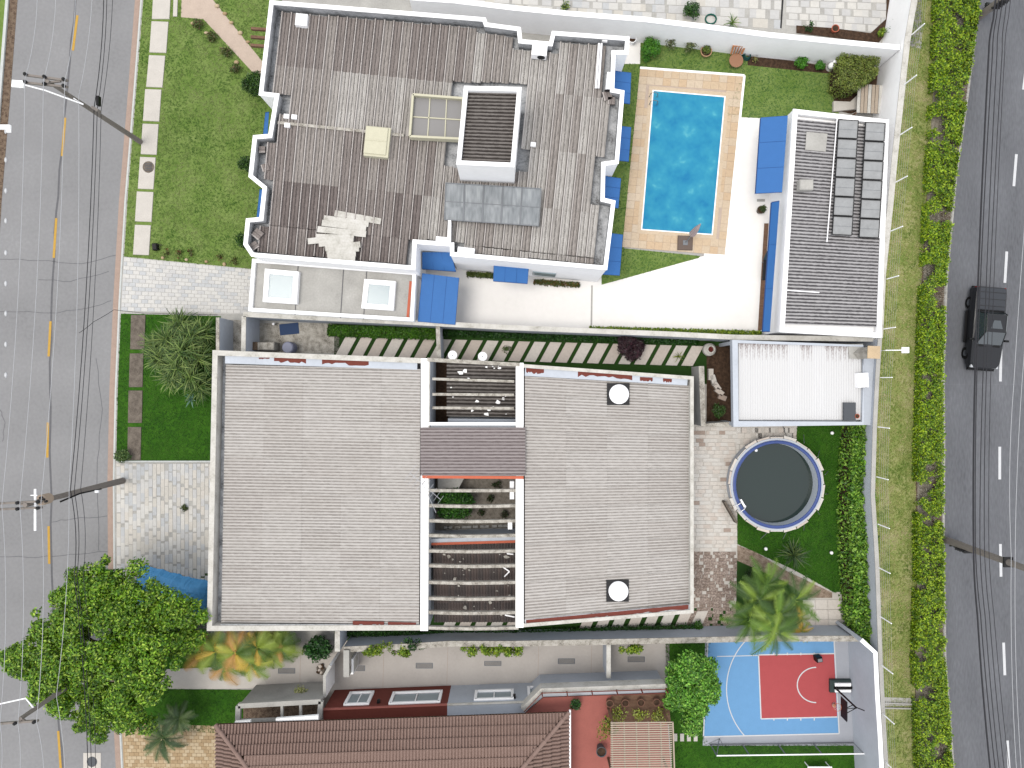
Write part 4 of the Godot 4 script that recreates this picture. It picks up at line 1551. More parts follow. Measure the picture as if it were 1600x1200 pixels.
func middle_house():
	var h := 3.55
	var base := P(330, 980, 0)
	var t := T("middle_house", "house under two pale corrugated roofs joined across an open beamed courtyard", "house", base)
	# two wings with rims; the courtyard lies open between them
	var lw := poly([332, 547, 672, 560, 669, 985, 323, 986], h)
	var rw := poly([806, 568, 1084, 588, 1084, 958, 819, 980, 805, 980], h)
	for w in [lw, rw]:
		var b := MB.new()
		b.sides(w, 0.0, h - 0.02)
		b.flat(inset(w, 0.04), 2.7)
		part("wall", b, M.bluish, t)
	var b := MB.new()
	var i1 := inset(lw, 0.34)
	b.ring(lw, inset(lw, 0.3), h)
	b.sides(inset(lw, 0.3), 2.7, h)
	part("roof_rim", b, M.offwhite, t)
	b = MB.new()
	b.ring(rw, inset(rw, 0.2), h)
	b.sides(inset(rw, 0.2), 2.7, h)
	part("roof_rim", b, M.offwhite, t)
	for w in [lw, rw]:
		b = MB.new()
		b.flat(inset(w, 0.3), 2.74)
		part("gutter_bed", b, M.stained, t)
	for q in [[664, 560, 663, 985], [812, 567, 812, 980]]:
		b = MB.new()
		b.bar(P(q[0], q[1], h - 0.05), P(q[2], q[3], h - 0.05), 0.44, 0.16)
		part("courtyard_beam", b, M.white, t)
	# pale flashing along the north and south edges, with bare primer showing where paint has peeled
	for q in [[352, 561, 652, 571, 0.5], [820, 581, 1074, 596, 0.46], [345, 980, 655, 980, 0.35], [820, 972, 1078, 948, 0.3]]:
		b = MB.new()
		b.bar(P(q[0], q[1], 3.44), P(q[2], q[3], 3.44), q[4], 0.06)
		part("flashing", b, M.stained if q[1] > 800 else M.bluish, t)
	for q in [[404, 560, 421, 560, 2.5], [428, 562, 478, 564, 8], [503, 565, 576, 568, 8], [822, 579, 850, 581, 8], [903, 584, 988, 590, 9], [1000, 592, 1020, 593, 6], [1036, 594, 1050, 595, 6], [551, 974, 600, 975, 7], [606, 975, 650, 976, 6], [822, 973, 950, 961, 8], [950, 961, 1076, 949, 8]]: peel(t, q, 3.5, 3.475)
	# corrugated sheets, running from the courtyard down to the gutters
	var mesh := corrugated(6, 0.07)
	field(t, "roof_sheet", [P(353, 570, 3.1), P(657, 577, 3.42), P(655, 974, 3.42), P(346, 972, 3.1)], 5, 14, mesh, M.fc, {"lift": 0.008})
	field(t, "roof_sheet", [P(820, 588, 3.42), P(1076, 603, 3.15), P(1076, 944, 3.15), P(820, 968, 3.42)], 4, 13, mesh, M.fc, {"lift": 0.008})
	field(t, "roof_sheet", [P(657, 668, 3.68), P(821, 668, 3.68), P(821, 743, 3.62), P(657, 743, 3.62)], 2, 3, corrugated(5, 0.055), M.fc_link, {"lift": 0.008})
	b = MB.new()
	b.bar(P(664, 662, 3.6), P(812, 662, 3.6), 0.16, 0.3)
	part("link_edge", b, M.white, t)
	b = MB.new()
	b.bar(P(660, 745, 3.6), P(818, 746, 3.6), 0.16, 0.12)
	part("link_edge", b, M.redtrim, t)
	b = MB.new()
	b.prism(poly([664, 664, 812, 664, 812, 744, 664, 744], 3.5), 0.0, 3.4)
	part("link_wall", b, M.bluish, t)
	# round skylights on dark bases
	for q in [[968, 616], [967, 925]]:
		var y := 3.3
		var c := P(q[0], q[1], y + 0.3)
		b = MB.new()
		b.box(Vector3(c.x - 0.04, y + 0.02, c.z), Vector3(1.3, 0.1, 1.26))
		var sk := part("skylight_base", b, M.dark, t)
		b = MB.new()
		b.lathe(Vector3(c.x, y, c.z), [0.57, 0.0, 0.57, 0.18, 0.53, 0.24, 0.4, 0.34, 0.2, 0.4, 0.0, 0.42], 28)
		part("dome", b, M.white_metal, sk)
	# courtyard: cross beams, sunken roofs, planting bed
	for y in [592, 616, 637]:
		b = MB.new()
		b.bar(P(676, y, 3.3), P(803, y + (4 if y == 592 else 1), 3.3), 0.15, 0.3)
		part("cross_beam", b, M.weathered, t)
	b = MB.new()
	b.bar(P(668, 562, 3.45), P(812, 570, 3.45), 0.22, 0.3)
	part("cross_beam", b, M.weathered, t)
	for y in [766, 789.5, 813, 836, 860, 883, 909, 934, 956, 980]:
		b = MB.new()
		var p := []
		for i in 5: p.append(P(666 + i * 36.0, y + 1.5 * sin(PI * i / 4.0) * (1.0 if y > 780 else 0.2), 3.35))
		for i in 4: b.bar(p[i], p[i + 1] + (p[i + 1] - p[i]).normalized() * 0.01, 0.17, 0.28)
		part("cross_beam", b, M.weathered, t)
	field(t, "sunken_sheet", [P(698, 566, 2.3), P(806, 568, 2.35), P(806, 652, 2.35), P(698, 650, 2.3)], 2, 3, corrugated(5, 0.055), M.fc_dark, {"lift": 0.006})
	var lower := profiled([0, 0.0, 0.15, 0.04, 0.35, 0.055, 0.55, 0.04, 0.7, 0.0, 0.85, -0.015, 1.0, 0.0])
	field(t, "sunken_sheet", [P(676, 851, 2.45), P(806, 848, 2.45), P(806, 972, 2.3), P(678, 972, 2.3)], 28, 4, lower, M.fc_tile, {"lift": 0.0, "jitter": 0.01})
	flakes(t, "paint_flake", [702, 570, 800, 648], 2.36, 26, M.white)
	flakes(t, "paint_flake", [690, 860, 800, 960], 2.5, 30, M.weathered)
	b = MB.new()
	b.prism(poly([672, 842, 806, 838, 806, 846, 672, 850], 2.5), 0.0, 2.5)
	part("cross_wall", b, M.bluish, t)
	b = MB.new()
	b.bar(P(674, 850, 2.52), P(806, 846, 2.52), 0.14, 0.06)
	part("link_edge", b, M.redtrim, t)
	b = MB.new()
	b.prism(poly([700, 654, 808, 655, 808, 664, 700, 664], 2.4), 0.0, 2.4)
	part("cross_wall", b, M.bluish, t)
	b = MB.new()
	b.prism(poly([676, 560, 700, 560, 700, 664, 676, 664], 0.3), 0.0, 0.3)
	part("light_well_floor", b, M.soil, t)
	for q in [[800, 758], [800, 773], [797, 820]]:
		b = MB.new()
		b.slab(P(q[0], q[1], 3.0), Vector3(0.26, 0.3, 0.5), 0.03)
		part("wall_box", b, M.white_metal, t)
	sheet("courtyard", [664, 744, 812, 744, 812, 850, 664, 850], 0.004, mat(tex(91, [alb(112, 104, 94), alb(150, 142, 132), alb(176, 168, 156)], 0.03, 0.14, 0.5), 0.95, 0.4))
	var row := Node3D.new()
	row.name = "courtyard_edging"
	add_child(row)
	row.set_meta("kind", "structure")
	field(row, "stone", pts([690, 822, 794, 819, 794, 829, 690, 832], 0.02), 11, 2, paving(0.05, 0.06), [M.weathered, M.concrete], {"gap": 0.03, "stagger": 0.5, "rough": 0.7})
	# service passage fittings
	b = MB.new()
	b.box(P(392, 520, 1.05), Vector3(0.06, 2.05, 1.0))
	part("door", b, M.white, t)
	b = MB.new()
	b.prism(poly([684, 744, 727, 744, 715, 766, 684, 766], 1.0), 0.0, 1.0)
	part("light_well_wall", b, M.concrete, t)

func white_shed():
	var h := 2.9
	var o := poly([1144, 531, 1349, 539, 1350, 664, 1146, 667], h)
	var t := T("garden_shed", "shed with white ribbed metal roof rust stained along its top edge", "shed", Vector3(o[3].x, 0, o[3].y))
	var b := MB.new()
	b.sides(inset(o, 1.0), 0.0, h - 0.4)
	b.flat(inset(o, 0.04), h - 0.4)
	b.sides(o, h - 0.42, h - 0.02)
	part("wall", b, M.bluish, t)
	var cp := inset(o, 0.15)
	for k in cp:
		b = MB.new()
		b.box(Vector3(k.x, h * 0.5 - 0.2, k.y), Vector3(0.2, h - 0.4, 0.2))
		part("post", b, M.bluish, t)
	var ii := poly([1153, 536, 1349.5, 542, 1347, 659, 1154, 658], h)
	b = MB.new()
	b.ring(o, ii, h)
	b.sides(ii, h - 0.3, h)
	part("roof_rim", b, M.bluish, t)
	var rib := profiled([0, 0, 0.1, 0.028, 0.2, 0.0, 0.3, 0.028, 0.4, 0.0, 0.5, 0.028, 0.6, 0.0, 0.7, 0.028, 0.8, 0.0, 0.9, 0.028, 1.0, 0.0])
	field(t, "roof_sheet", [P(1154, 536, 2.76), P(1346, 541, 2.76), P(1346, 656, 2.68), P(1154, 656, 2.68)], 10, 1, rib, [M.rust_roof, M.metal_roof], {"jitter": 0.006, "pick": func(u, _v): return 0 if (u < 0.35 or rng.randf() < 0.5) else 1})
	b = MB.new()
	b.prism(poly([1349, 560, 1369, 560, 1366, 665, 1349, 664], h), 0.0, h - 0.25)
	part("side_wing", b, M.bluish, t)
	b = MB.new()
	b.slab(P(1327, 643, 2.85), Vector3(0.72, 0.16, 1.05), 0.03)
	part("roof_vent", b, M.iron, t)
	# chimney with a tan pyramid cap
	var q := poly([1330, 549, 1347, 543, 1354, 556, 1337, 562], 2.9)
	b = MB.new()
	var c := Vector2.ZERO
	for k in q: c += k / 4.0
	var bs := Basis(Vector3.UP, 0.75)
	b.box(Vector3(c.x, 3.6, c.y), Vector3(0.46, 2.2, 0.46), bs)
	var ch := part("chimney", b, M.weathered, t)
	b = MB.new()
	b.lathe(Vector3(c.x, 4.62, c.y), [0.5, 0.0, 0.5, 0.05, 0.0, 0.24], 4, bs)
	part("chimney_cap", b, mat(tex(92, around(alb(232, 206, 170), 0.12), 0.03, 0.12, 0.5), 0.85, 0.4), ch)
	b = MB.new()
	b.prism(poly([1327, 538, 1350, 537, 1352, 561, 1329, 560], 3.0), 2.6, 2.86)
	part("chimney_base", b, M.concrete, t)
	condenser("white air conditioner standing beside the white ribbed shed roof", 1349, 594, 2.66, Vector3(0.6, 0.5, 0.85), 0.05)

func clay_tile() -> ArrayMesh:
	var b := MB.new()
	var pr := [0.0, -0.03, 0.06, 0.05, 0.16, 0.085, 0.34, 0.1, 0.5, 0.085, 0.6, 0.05, 0.68, -0.03, 1.0, -0.03]
	for i in range(0, pr.size() - 2, 2):
		var p := Vector3(pr[i], pr[i + 1], 0)
		var q := Vector3(pr[i + 2], pr[i + 3], 0)
		var z := Vector3(0, -0.07, 1)
		b.tri(p, q, q + z, Vector2(p.x, 0), Vector2(q.x, 0), Vector2(q.x, 1))
		b.tri(p, q + z, p + z, Vector2(p.x, 0), Vector2(q.x, 1), Vector2(p.x, 1))
		b.quad(p, q, q - Vector3(0, 0.012, 0), p - Vector3(0, 0.012, 0))
	return b.build()

func tile_house():
	var he := 4.3
	var base := P(700, 1090, 0)
	var t := T("tile_house", "red brown walled house with hipped clay tile roof and roof terrace", "house", base)
	# walls: red stretch, then white stretch, each with a moulding; windows look onto the passage
	var y0 := P(523, 1078, 0)
	var y1 := P(705, 1071, 0)
	var y2 := P(850, 1066, 0)
	var runs := [[y0, y1, M.redwall], [y1, y2, M.bluish]]
	for r in runs:
		var b := MB.new()
		var dn: Vector3 = Vector3(0, 0, 6.0)
		var lv := Vector3(0, 2.75, 0)
		var uv := Vector3(0, he, 0)
		var bk := Vector3(0, 0, 0.75)
		b.quad(r[0], r[1], r[1] + lv, r[0] + lv)
		b.quad(r[0] + lv, r[1] + lv, r[1] + lv + bk, r[0] + lv + bk)
		b.quad(r[0] + lv + bk, r[1] + lv + bk, r[1] + uv + bk, r[0] + uv + bk)
		for e in 2: b.quad(r[e], r[e] + dn, r[e] + dn + lv, r[e] + lv)
		part("wall", b, r[2], t)
		b = MB.new()
		b.bar(r[0] + Vector3(0, 2.75, -0.03), r[1] + Vector3(0, 2.75, -0.03), 0.1, 0.12)
		part("moulding", b, M.offwhite if r[2] == M.bluish else M.terrace, t)
	var wins := [[0.16, 1.35, 0, 0.75, 2.2], [0.53, 2.9, 0, 1.0, 2.3], [0.28, 2.2, 1, 1.2, 2.2], [0.83, 1.0, 1, 0.9, 2.2]]
	for w in wins:
		var r: Array = runs[w[2]]
		var d: Vector3 = (r[1] - r[0]).normalized()
		var c: Vector3 = r[0].lerp(r[1], w[0] + w[1] * 0.5 / r[0].distance_to(r[1]))
		c.y = (w[3] + w[4]) * 0.5
		var hh: float = w[4] - w[3]
		var bs := Basis(d, Vector3.UP, d.cross(Vector3.UP))
		var b := MB.new()
		for s in [-1, 1]:
			b.box(c + d * s * w[1] * 0.5 + Vector3(0, 0, -0.06), Vector3(0.16, hh + 0.3, 0.12), bs)
			b.box(c + Vector3(0, s * (hh * 0.5 + 0.08), -0.06), Vector3(w[1], 0.16, 0.12), bs)
		b.box(c + Vector3(0, 0, -0.03), Vector3(0.06, hh, 0.06), bs)
		var fr := part("window", b, M.white, t)
		for s in [-1, 1]:
			b = MB.new()
			b.box(c + d * s * w[1] * 0.24 + Vector3(0, 0, -0.012), Vector3(w[1] * 0.44, hh * 0.9, 0.02), bs)
			part("pane", b, M.pane_blue, fr)
	for w in [0.43, 0.0]:
		var r: Array = runs[0 if w > 0.0 else 1]
		var c: Vector3 = r[0].lerp(r[1], w if w > 0.0 else 0.68)
		var b := MB.new()
		b.box(c + Vector3(0, 2.1, -0.1), Vector3(0.16, 0.24, 0.2))
		part("wall_lamp", b, M.black, t)
	# hipped roof: north slope with tiles, east slope, ridge tiles on the hips
	var nw := P(337, 1132, he)
	var ne := P(889, 1113, he)
	var run := 6.2
	var rise := run * 0.34
	var rw := nw + Vector3(run, rise, run)
	var re := ne + Vector3(-run, rise, run)
	var b := MB.new()
	var d2 := Vector3(0, -0.13, 0)
	b.quad(nw + d2, ne + d2, re + d2, rw + d2)
	b.tri(nw + d2, rw + d2, nw + Vector3(0, 0, 12) + d2)
	b.tri(ne + d2, re + d2, ne + Vector3(0, 0, 12) + d2)
	part("roof_deck", b, M.soil, t)
	var tile := clay_tile()
	var slope := PackedVector2Array([Vector2(nw.x, nw.z), Vector2(ne.x, ne.z), Vector2(re.x, re.z), Vector2(rw.x, rw.z)])
	var rows := 12
	var pitch := run / rows
	for j in rows:
		var a := nw + Vector3(0, rise * j / rows, run * j / rows)
		var e := nw + Vector3(0, rise * (j + 1) / rows, run * (j + 1) / rows)
		var a2 := ne + Vector3(0, rise * j / rows, run * j / rows)
		var e2 := ne + Vector3(0, rise * (j + 1) / rows, run * (j + 1) / rows)
		# rows run from eave to ridge; tiles within each row
		field(t, "roof_tile", [a, a2, e2, e], 110, 1, tile, M.clay, {"clip": slope, "jitter": 0.006, "most": 300})
	var eslope := PackedVector2Array([Vector2(ne.x, ne.z), Vector2(ne.x, ne.z + 12), Vector2(re.x, re.z)])
	field(t, "east_roof_tile", [ne, ne + Vector3(0, 0, 6), re + Vector3(0, 0, 0) + Vector3(0, 0, 6.0 - run), re + Vector3(0, 0, -run)], 28, 12, tile, M.clay, {"clip": eslope, "jitter": 0.006})
	var wslope := PackedVector2Array([Vector2(nw.x, nw.z), Vector2(nw.x, nw.z + 12), Vector2(rw.x, rw.z)])
	field(t, "west_roof_tile", [nw + Vector3(0, 0, 6), nw, nw + Vector3(run, rise, 0), nw + Vector3(run, rise, 6)], 28, 12, tile, M.clay, {"clip": wslope, "jitter": 0.006})
	for hp in [[nw, rw], [ne, re]]:
		var n := 18
		for i in n:
			b = MB.new()
			var p: Vector3 = hp[0].lerp(hp[1], i / float(n)) + Vector3(0, 0.05, 0)
			var q: Vector3 = hp[0].lerp(hp[1], (i + 1.08) / n) + Vector3(0, 0.07, 0)
			b.tube([p, q], 0.13, 0.1, 8)
			part("hip_tile", b, M.clay[i % 3], t)
	b = MB.new()
	b.bar(ne + Vector3(0.06, -0.06, -0.1), ne + Vector3(0.06, -0.06, 6), 0.1, 0.14)
	part("gutter", b, M.white, t)
	b = MB.new()
	b.bar(P(368, 1131, 4.0), P(392, 1129, 4.0), 0.3, 0.2)
	part("eave_box", b, M.white, t)
	b = MB.new()
	b.bar(P(432, 1126, 4.0), P(498, 1121, 4.0), 0.3, 0.2)
	part("eave_box", b, M.white, t)
	# concrete frame of three open cells in front of the west end
	b = MB.new()
	var fh := 2.9
	var fo := pts([373, 1102, 502, 1095, 499, 1124, 372, 1128], fh)
	for i in 4: b.bar(fo[i], fo[(i + 1) % 4], 0.28, 0.24)
	for x in [441, 470]: b.bar(P(x, 1100, fh), P(x, 1124, fh), 0.14, 0.2)
	var pf := part("porch_frame", b, M.concrete, t)
	b = MB.new()
	b.prism(poly([374, 1101, 502, 1094, 502, 1098, 374, 1105], 2.78), 0.0, 2.78)
	part("porch_wall", b, M.concrete, pf)
	b = MB.new()
	b.prism(poly([380, 1098, 500, 1092, 500, 1124, 380, 1128], 0.4), 0.0, 0.4)
	part("porch_floor", b, M.brown, pf)
	# roof terrace
	var th := 2.9
	b = MB.new()
	b.prism(poly([821, 1114, 849, 1090, 1040, 1083, 1052, 1260, 821, 1260], th), th - 0.1, th)
	part("terrace_floor", b, M.terrace, t)
	b = MB.new()
	b.prism(poly([818, 1112, 846, 1085, 1042, 1078, 1054, 1262, 818, 1262], th), 0.0, th - 0.12)
	part("terrace_wall", b, M.bluish, t)
	var pe := edges(pts([817, 1110, 846, 1080, 1040, 1073, 1046, 1085], th + 0.35), 0.16)
	b = MB.new()
	b.strip(pe[0], pe[1], th - 0.4, th + 0.35)
	part("terrace_parapet", b, M.offwhite, t)
	for k in 2:
		b = MB.new()
		var rp := pts([819, 1112, 847, 1083, 1041, 1077], th + 0.5 + k * 0.25)
		b.tube(rp, 0.03, 0.03, 7)
		part("railing", b, M.red, t)
	for i in 6:
		b = MB.new()
		var q := P(847 + i * 38.8, 1083 - i * 1.2, th + 0.45)
		b.box(q, Vector3(0.06, 0.9, 0.06))
		part("railing_post", b, M.red, t)
	b = MB.new()
	b.prism(poly([955, 1087, 1044, 1084, 1048, 1128, 955, 1130], th + 0.02), th, th + 0.03)
	part("timber_deck", b, M.wood, t)
	# pergola of pale slats over brown beams
	var ph := 5.2
	for i in 6:
		b = MB.new()
		b.bar(P(956 + i * 19, 1128, ph - 0.1), P(958 + i * 19.5, 1260, ph - 0.1), 0.07, 0.14)
		part("pergola_beam", b, M.slat, t)
	for i in 24:
		b = MB.new()
		b.bar(P(954, 1129.5 + i * 3.5, ph), P(1050, 1128.5 + i * 3.5, ph), 0.055, 0.05)
		part("pergola_slat", b, M.slat, t)
	for q in [[958, 1132], [1046, 1132], [958, 1215], [1048, 1215]]:
		b = MB.new()
		var w := P(q[0], q[1], ph - 0.2)
		b.bar(Vector3(w.x, th, w.z), w, 0.12, 0.12)
		part("pergola_post", b, M.wood, t)
	# drains in the tiled passage
	var dr := [435, 1044, 461, 1052, 555, 1040, 570, 1048, 650, 1036, 676, 1044, 757, 1033, 783, 1040, 872, 1029, 898, 1037, 981, 1026, 1007, 1034]
	for i in range(0, dr.size(), 4):
		var c := P((dr[i] + dr[i + 2]) * 0.5, (dr[i + 1] + dr[i + 3]) * 0.5, 0.0)
		var s := T("drain_grate", "%s dark drain grate in the tiled passage, counted from the golden palm" % nth(i / 4), "grate", c, "drain grates down the tiled passage")
		var sz := Vector2(dr[i + 2] - dr[i], dr[i + 3] - dr[i + 1]) / 25.0
		b = MB.new()
		for k in [-1, 1]:
			b.box(c + Vector3(0, 0.012, k * sz.y * 0.5), Vector3(sz.x, 0.02, 0.03))
			b.box(c + Vector3(k * sz.x * 0.5, 0.012, 0), Vector3(0.03, 0.02, sz.y))
		part("frame", b, M.grey_metal, s)
		b = MB.new()
		var n := int(sz.x / 0.06)
		for k in n: b.box(c + Vector3(-sz.x * 0.5 + (k + 0.5) * sz.x / n, 0.01, 0), Vector3(0.03, 0.012, sz.y))
		part("grid", b, M.iron, s)

# ---- pools and court -------------------------------------------------------------------------------------------------
func pool_garden():
	var t := T("swimming_pool", "rectangular swimming pool under a bright blue bubble cover with beige deck", "pool", P(1067, 254, 0))
	var o := poly([1000, 107, 1162, 119, 1133, 399, 972, 386])
	var inn := poly([1020, 141, 1133, 151, 1113, 367, 1002, 359])
	var b := MB.new()
	b.ring(o, inn, 0.012)
	b.sides(o, -0.2, 0.012)
	part("deck_bed", b, M.path, t)
	b = MB.new()
	b.sides(inn, -0.2, 0.04)
	part("basin", b, M.white, t)
	# travertine tiles round the basin
	field(t, "deck_tile", [Vector3(o[0].x, 0.014, o[0].y), Vector3(o[1].x, 0.014, o[1].y), Vector3(o[2].x, 0.014, o[2].y), Vector3(o[3].x, 0.014, o[3].y)], 13, 23, paving(0.014, 0.012), M.deck, {"gap": 0.006, "holes": [inset(inn, -0.2)], "jitter": 0.003})
	b = MB.new()
	b.ring(inset(inn, -0.25), inset(inn, -0.02), 0.034)
	b.sides(inset(inn, -0.25), 0.0, 0.034)
	part("coping", b, M.deck[0], t)
	b = MB.new()
	b.ring(inset(inn, -0.02), inset(inn, 0.05), 0.03)
	b.sides(inset(inn, 0.05), 0.0, 0.03)
	part("basin_edge", b, M.white, t)
	for q in [[1000, 106, 1163, 118], [1163, 118, 1134, 400], [1100, 398, 1134, 400]]:
		b = MB.new()
		b.bar(P(q[0], q[1], 0.02), P(q[2], q[3], 0.02), 0.14, 0.06)
		part("edge_strip", b, M.white, t)
	# floating cover, rippled and creased, edges trimmed to the basin
	b = MB.new()
	var w := inset(inn, 0.055)
	var nx := 36
	var nz := 64
	var f := FastNoiseLite.new()
	f.seed = 3
	f.frequency = 0.55
	var at := func(i: int, j: int) -> Vector3:
		var a: Vector2 = w[0].lerp(w[1], i / float(nx)).lerp(w[3].lerp(w[2], i / float(nx)), j / float(nz))
		var y := 0.02 + 0.003 * f.get_noise_2d(a.x * 2.0, a.y * 2.0) + 0.03 * maxf(0.0, 0.12 - absf(f.get_noise_2d(a.x + 40.0, a.y))) * 2.4 * 0.4
		return Vector3(a.x, y, a.y)
	for i in nx:
		for j in nz: b.quad(at.call(i, j), at.call(i + 1, j), at.call(i + 1, j + 1), at.call(i, j + 1))
	part("pool_cover", b, M.cover, t)
	# grab rails
	for z in [152, 164]:
		b = MB.new()
		var c := P(1014, z, 0.0)
		b.tube([c, c + Vector3(0, 0.6, 0), c + Vector3(0.18, 0.75, 0), c + Vector3(0.45, 0.6, 0), c + Vector3(0.5, -0.2, 0)], 0.022, 0.022, 7)
		part("grab_rail", b, M.grey_metal, t)
	# closed parasol in a heavy square base
	var c := P(1070, 380, 0.0)
	var s := T("closed_parasol", "closed greyish parasol in square brown base at the pool corner", "parasol", c + Vector3(0, 0.03, 0))
	b = MB.new()
	b.slab(c + Vector3(0, 0.09, 0), Vector3(0.94, 0.12, 0.9), 0.04, Basis(Vector3.UP, -0.03))
	part("base", b, mat(alb(128, 112, 104), 0.7), s)
	b = MB.new()
	b.slab(c + Vector3(0, 0.16, 0), Vector3(0.3, 0.04, 0.3), 0.01)
	part("socket_plate", b, M.grey_metal, s)
	b = MB.new()
	var top := c + Vector3(0.3, 2.6, -0.62)
	b.tube([c + Vector3(0, 0.1, 0), top], 0.03, 0.025, 8)
	part("pole", b, M.grey_metal, s)
	b = MB.new()
	for k in 9:
		var a := TAU * k / 9.0
		var q := Vector3(cos(a), 0, sin(a)) * 0.12
		b.tube([top + Vector3(0, 0.03, 0), c.lerp(top, 0.75) + q, c.lerp(top, 0.5) + q * 1.3], 0.03, 0.06, 5)
	part("furled_canopy", b, mat(tex(93, around(alb(206, 190, 192), 0.2), 0.05, 0.12, 0.5, 128), 0.85, 0.8), s)

func round_pool_garden():
	var c := P(1214, 757, 0.9)
	c.y = 0.0
	var t := T("round_pool", "round above-ground pool with blue rim, stone ring and dark water", "pool", c)
	var R := 2.75
	var b := MB.new()
	b.lathe(c, [R + 0.1, 0.0, R + 0.1, 0.86, R + 0.08, 0.9, R - 0.04, 0.9], 40)
	part("outer_wall", b, M.bluish, t)
	var rim := mat(tex(94, around(alb(84, 104, 168), 0.16), 0.02, 0.06, 0.5), 0.4, 0.4)
	b = MB.new()
	b.lathe(c, [R - 0.04, 0.88, R - 0.04, 0.94, R - 0.12, 0.97, R - 0.22, 0.95, R - 0.24, 0.9], 48)
	part("rim", b, rim, t)
	b = MB.new()
	b.lathe(c, [R - 0.24, 0.92, R - 0.27, 0.5, R - 0.3, 0.0], 48)
	part("liner", b, mat(tex(95, around(alb(228, 238, 250), 0.1), 0.02, 0.06, 0.5), 0.4, 0.4), t)
	b = MB.new()
	b.lathe(c, [0.0, 0.25, R - 0.285, 0.25], 48)
	var wm := mat(Color(0.1, 0.15, 0.14), 0.04, 0.0, 0.5)
	part("water", b, wm, t)
	# ring of coping stones on a low wall
	for k in 22:
		var a0 := TAU * k / 22.0 + 0.01
		var a1 := TAU * (k + 1) / 22.0 - 0.01
		b = MB.new()
		var p := PackedVector2Array()
		var r0 := R + 0.02
		var r1 := R + 0.22 + 0.06 * sin(k * 2.3)
		for q in [[a0, r0], [a1, r0], [a1, r1], [a0, r1]]: p.append(Vector2(c.x + cos(q[0]) * q[1], c.z + sin(q[0]) * q[1]))
		b.prism(p, 0.78, 0.87 + 0.01 * sin(k * 1.7))
		part("coping_stone", b, M.court[k % 4], t)
	for k in 9:
		var a := TAU * (k - 3.5) / 16.0
		var d := Vector3(cos(a), 0, sin(a))
		b = MB.new()
		b.tube([c + d * (R + 0.3) + Vector3(0, 0.82, 0), c + d * (R + 0.85) + Vector3(0, 0.0, 0)], 0.02, 0.02, 6)
		part("stay_rod", b, M.grey_metal, t)
	for a in [-2.05, 2.45]:
		b = MB.new()
		b.ball(c + Vector3(cos(a) * (R - 0.45), 0.27, sin(a) * (R - 0.45)), Vector3(0.1, 0.06, 0.1), 12, 6)
		part("float", b, M.white_metal, t)
	var la := 2.62
	var ld := Vector3(cos(la), 0, sin(la))
	var lq := Vector3(-ld.z, 0, ld.x)
	for s in [-0.22, 0.22]:
		b = MB.new()
		b.tube([c + ld * (R + 0.45) + lq * s, c + ld * (R + 0.1) + lq * s + Vector3(0, 1.3, 0), c + ld * (R - 0.25) + lq * s + Vector3(0, 1.2, 0), c + ld * (R - 0.4) + lq * s + Vector3(0, 0.3, 0)], 0.025, 0.025, 7)
		part("ladder_rail", b, M.white_metal, t)
	b = MB.new()
	b.box(c + ld * (R - 0.4) + Vector3(0, 0.7, 0), Vector3(0.12, 0.04, 0.5), Basis(ld, Vector3.UP, lq))
	part("ladder_tread", b, M.white_metal, t)
	b = MB.new()
	b.box(c + ld * (R + 0.5) + Vector3(0.1, 0.3, 0.15), Vector3(0.12, 0.6, 1.5), Basis(ld, Vector3.UP, lq))
	part("ladder_board", b, M.slab_dark, t)

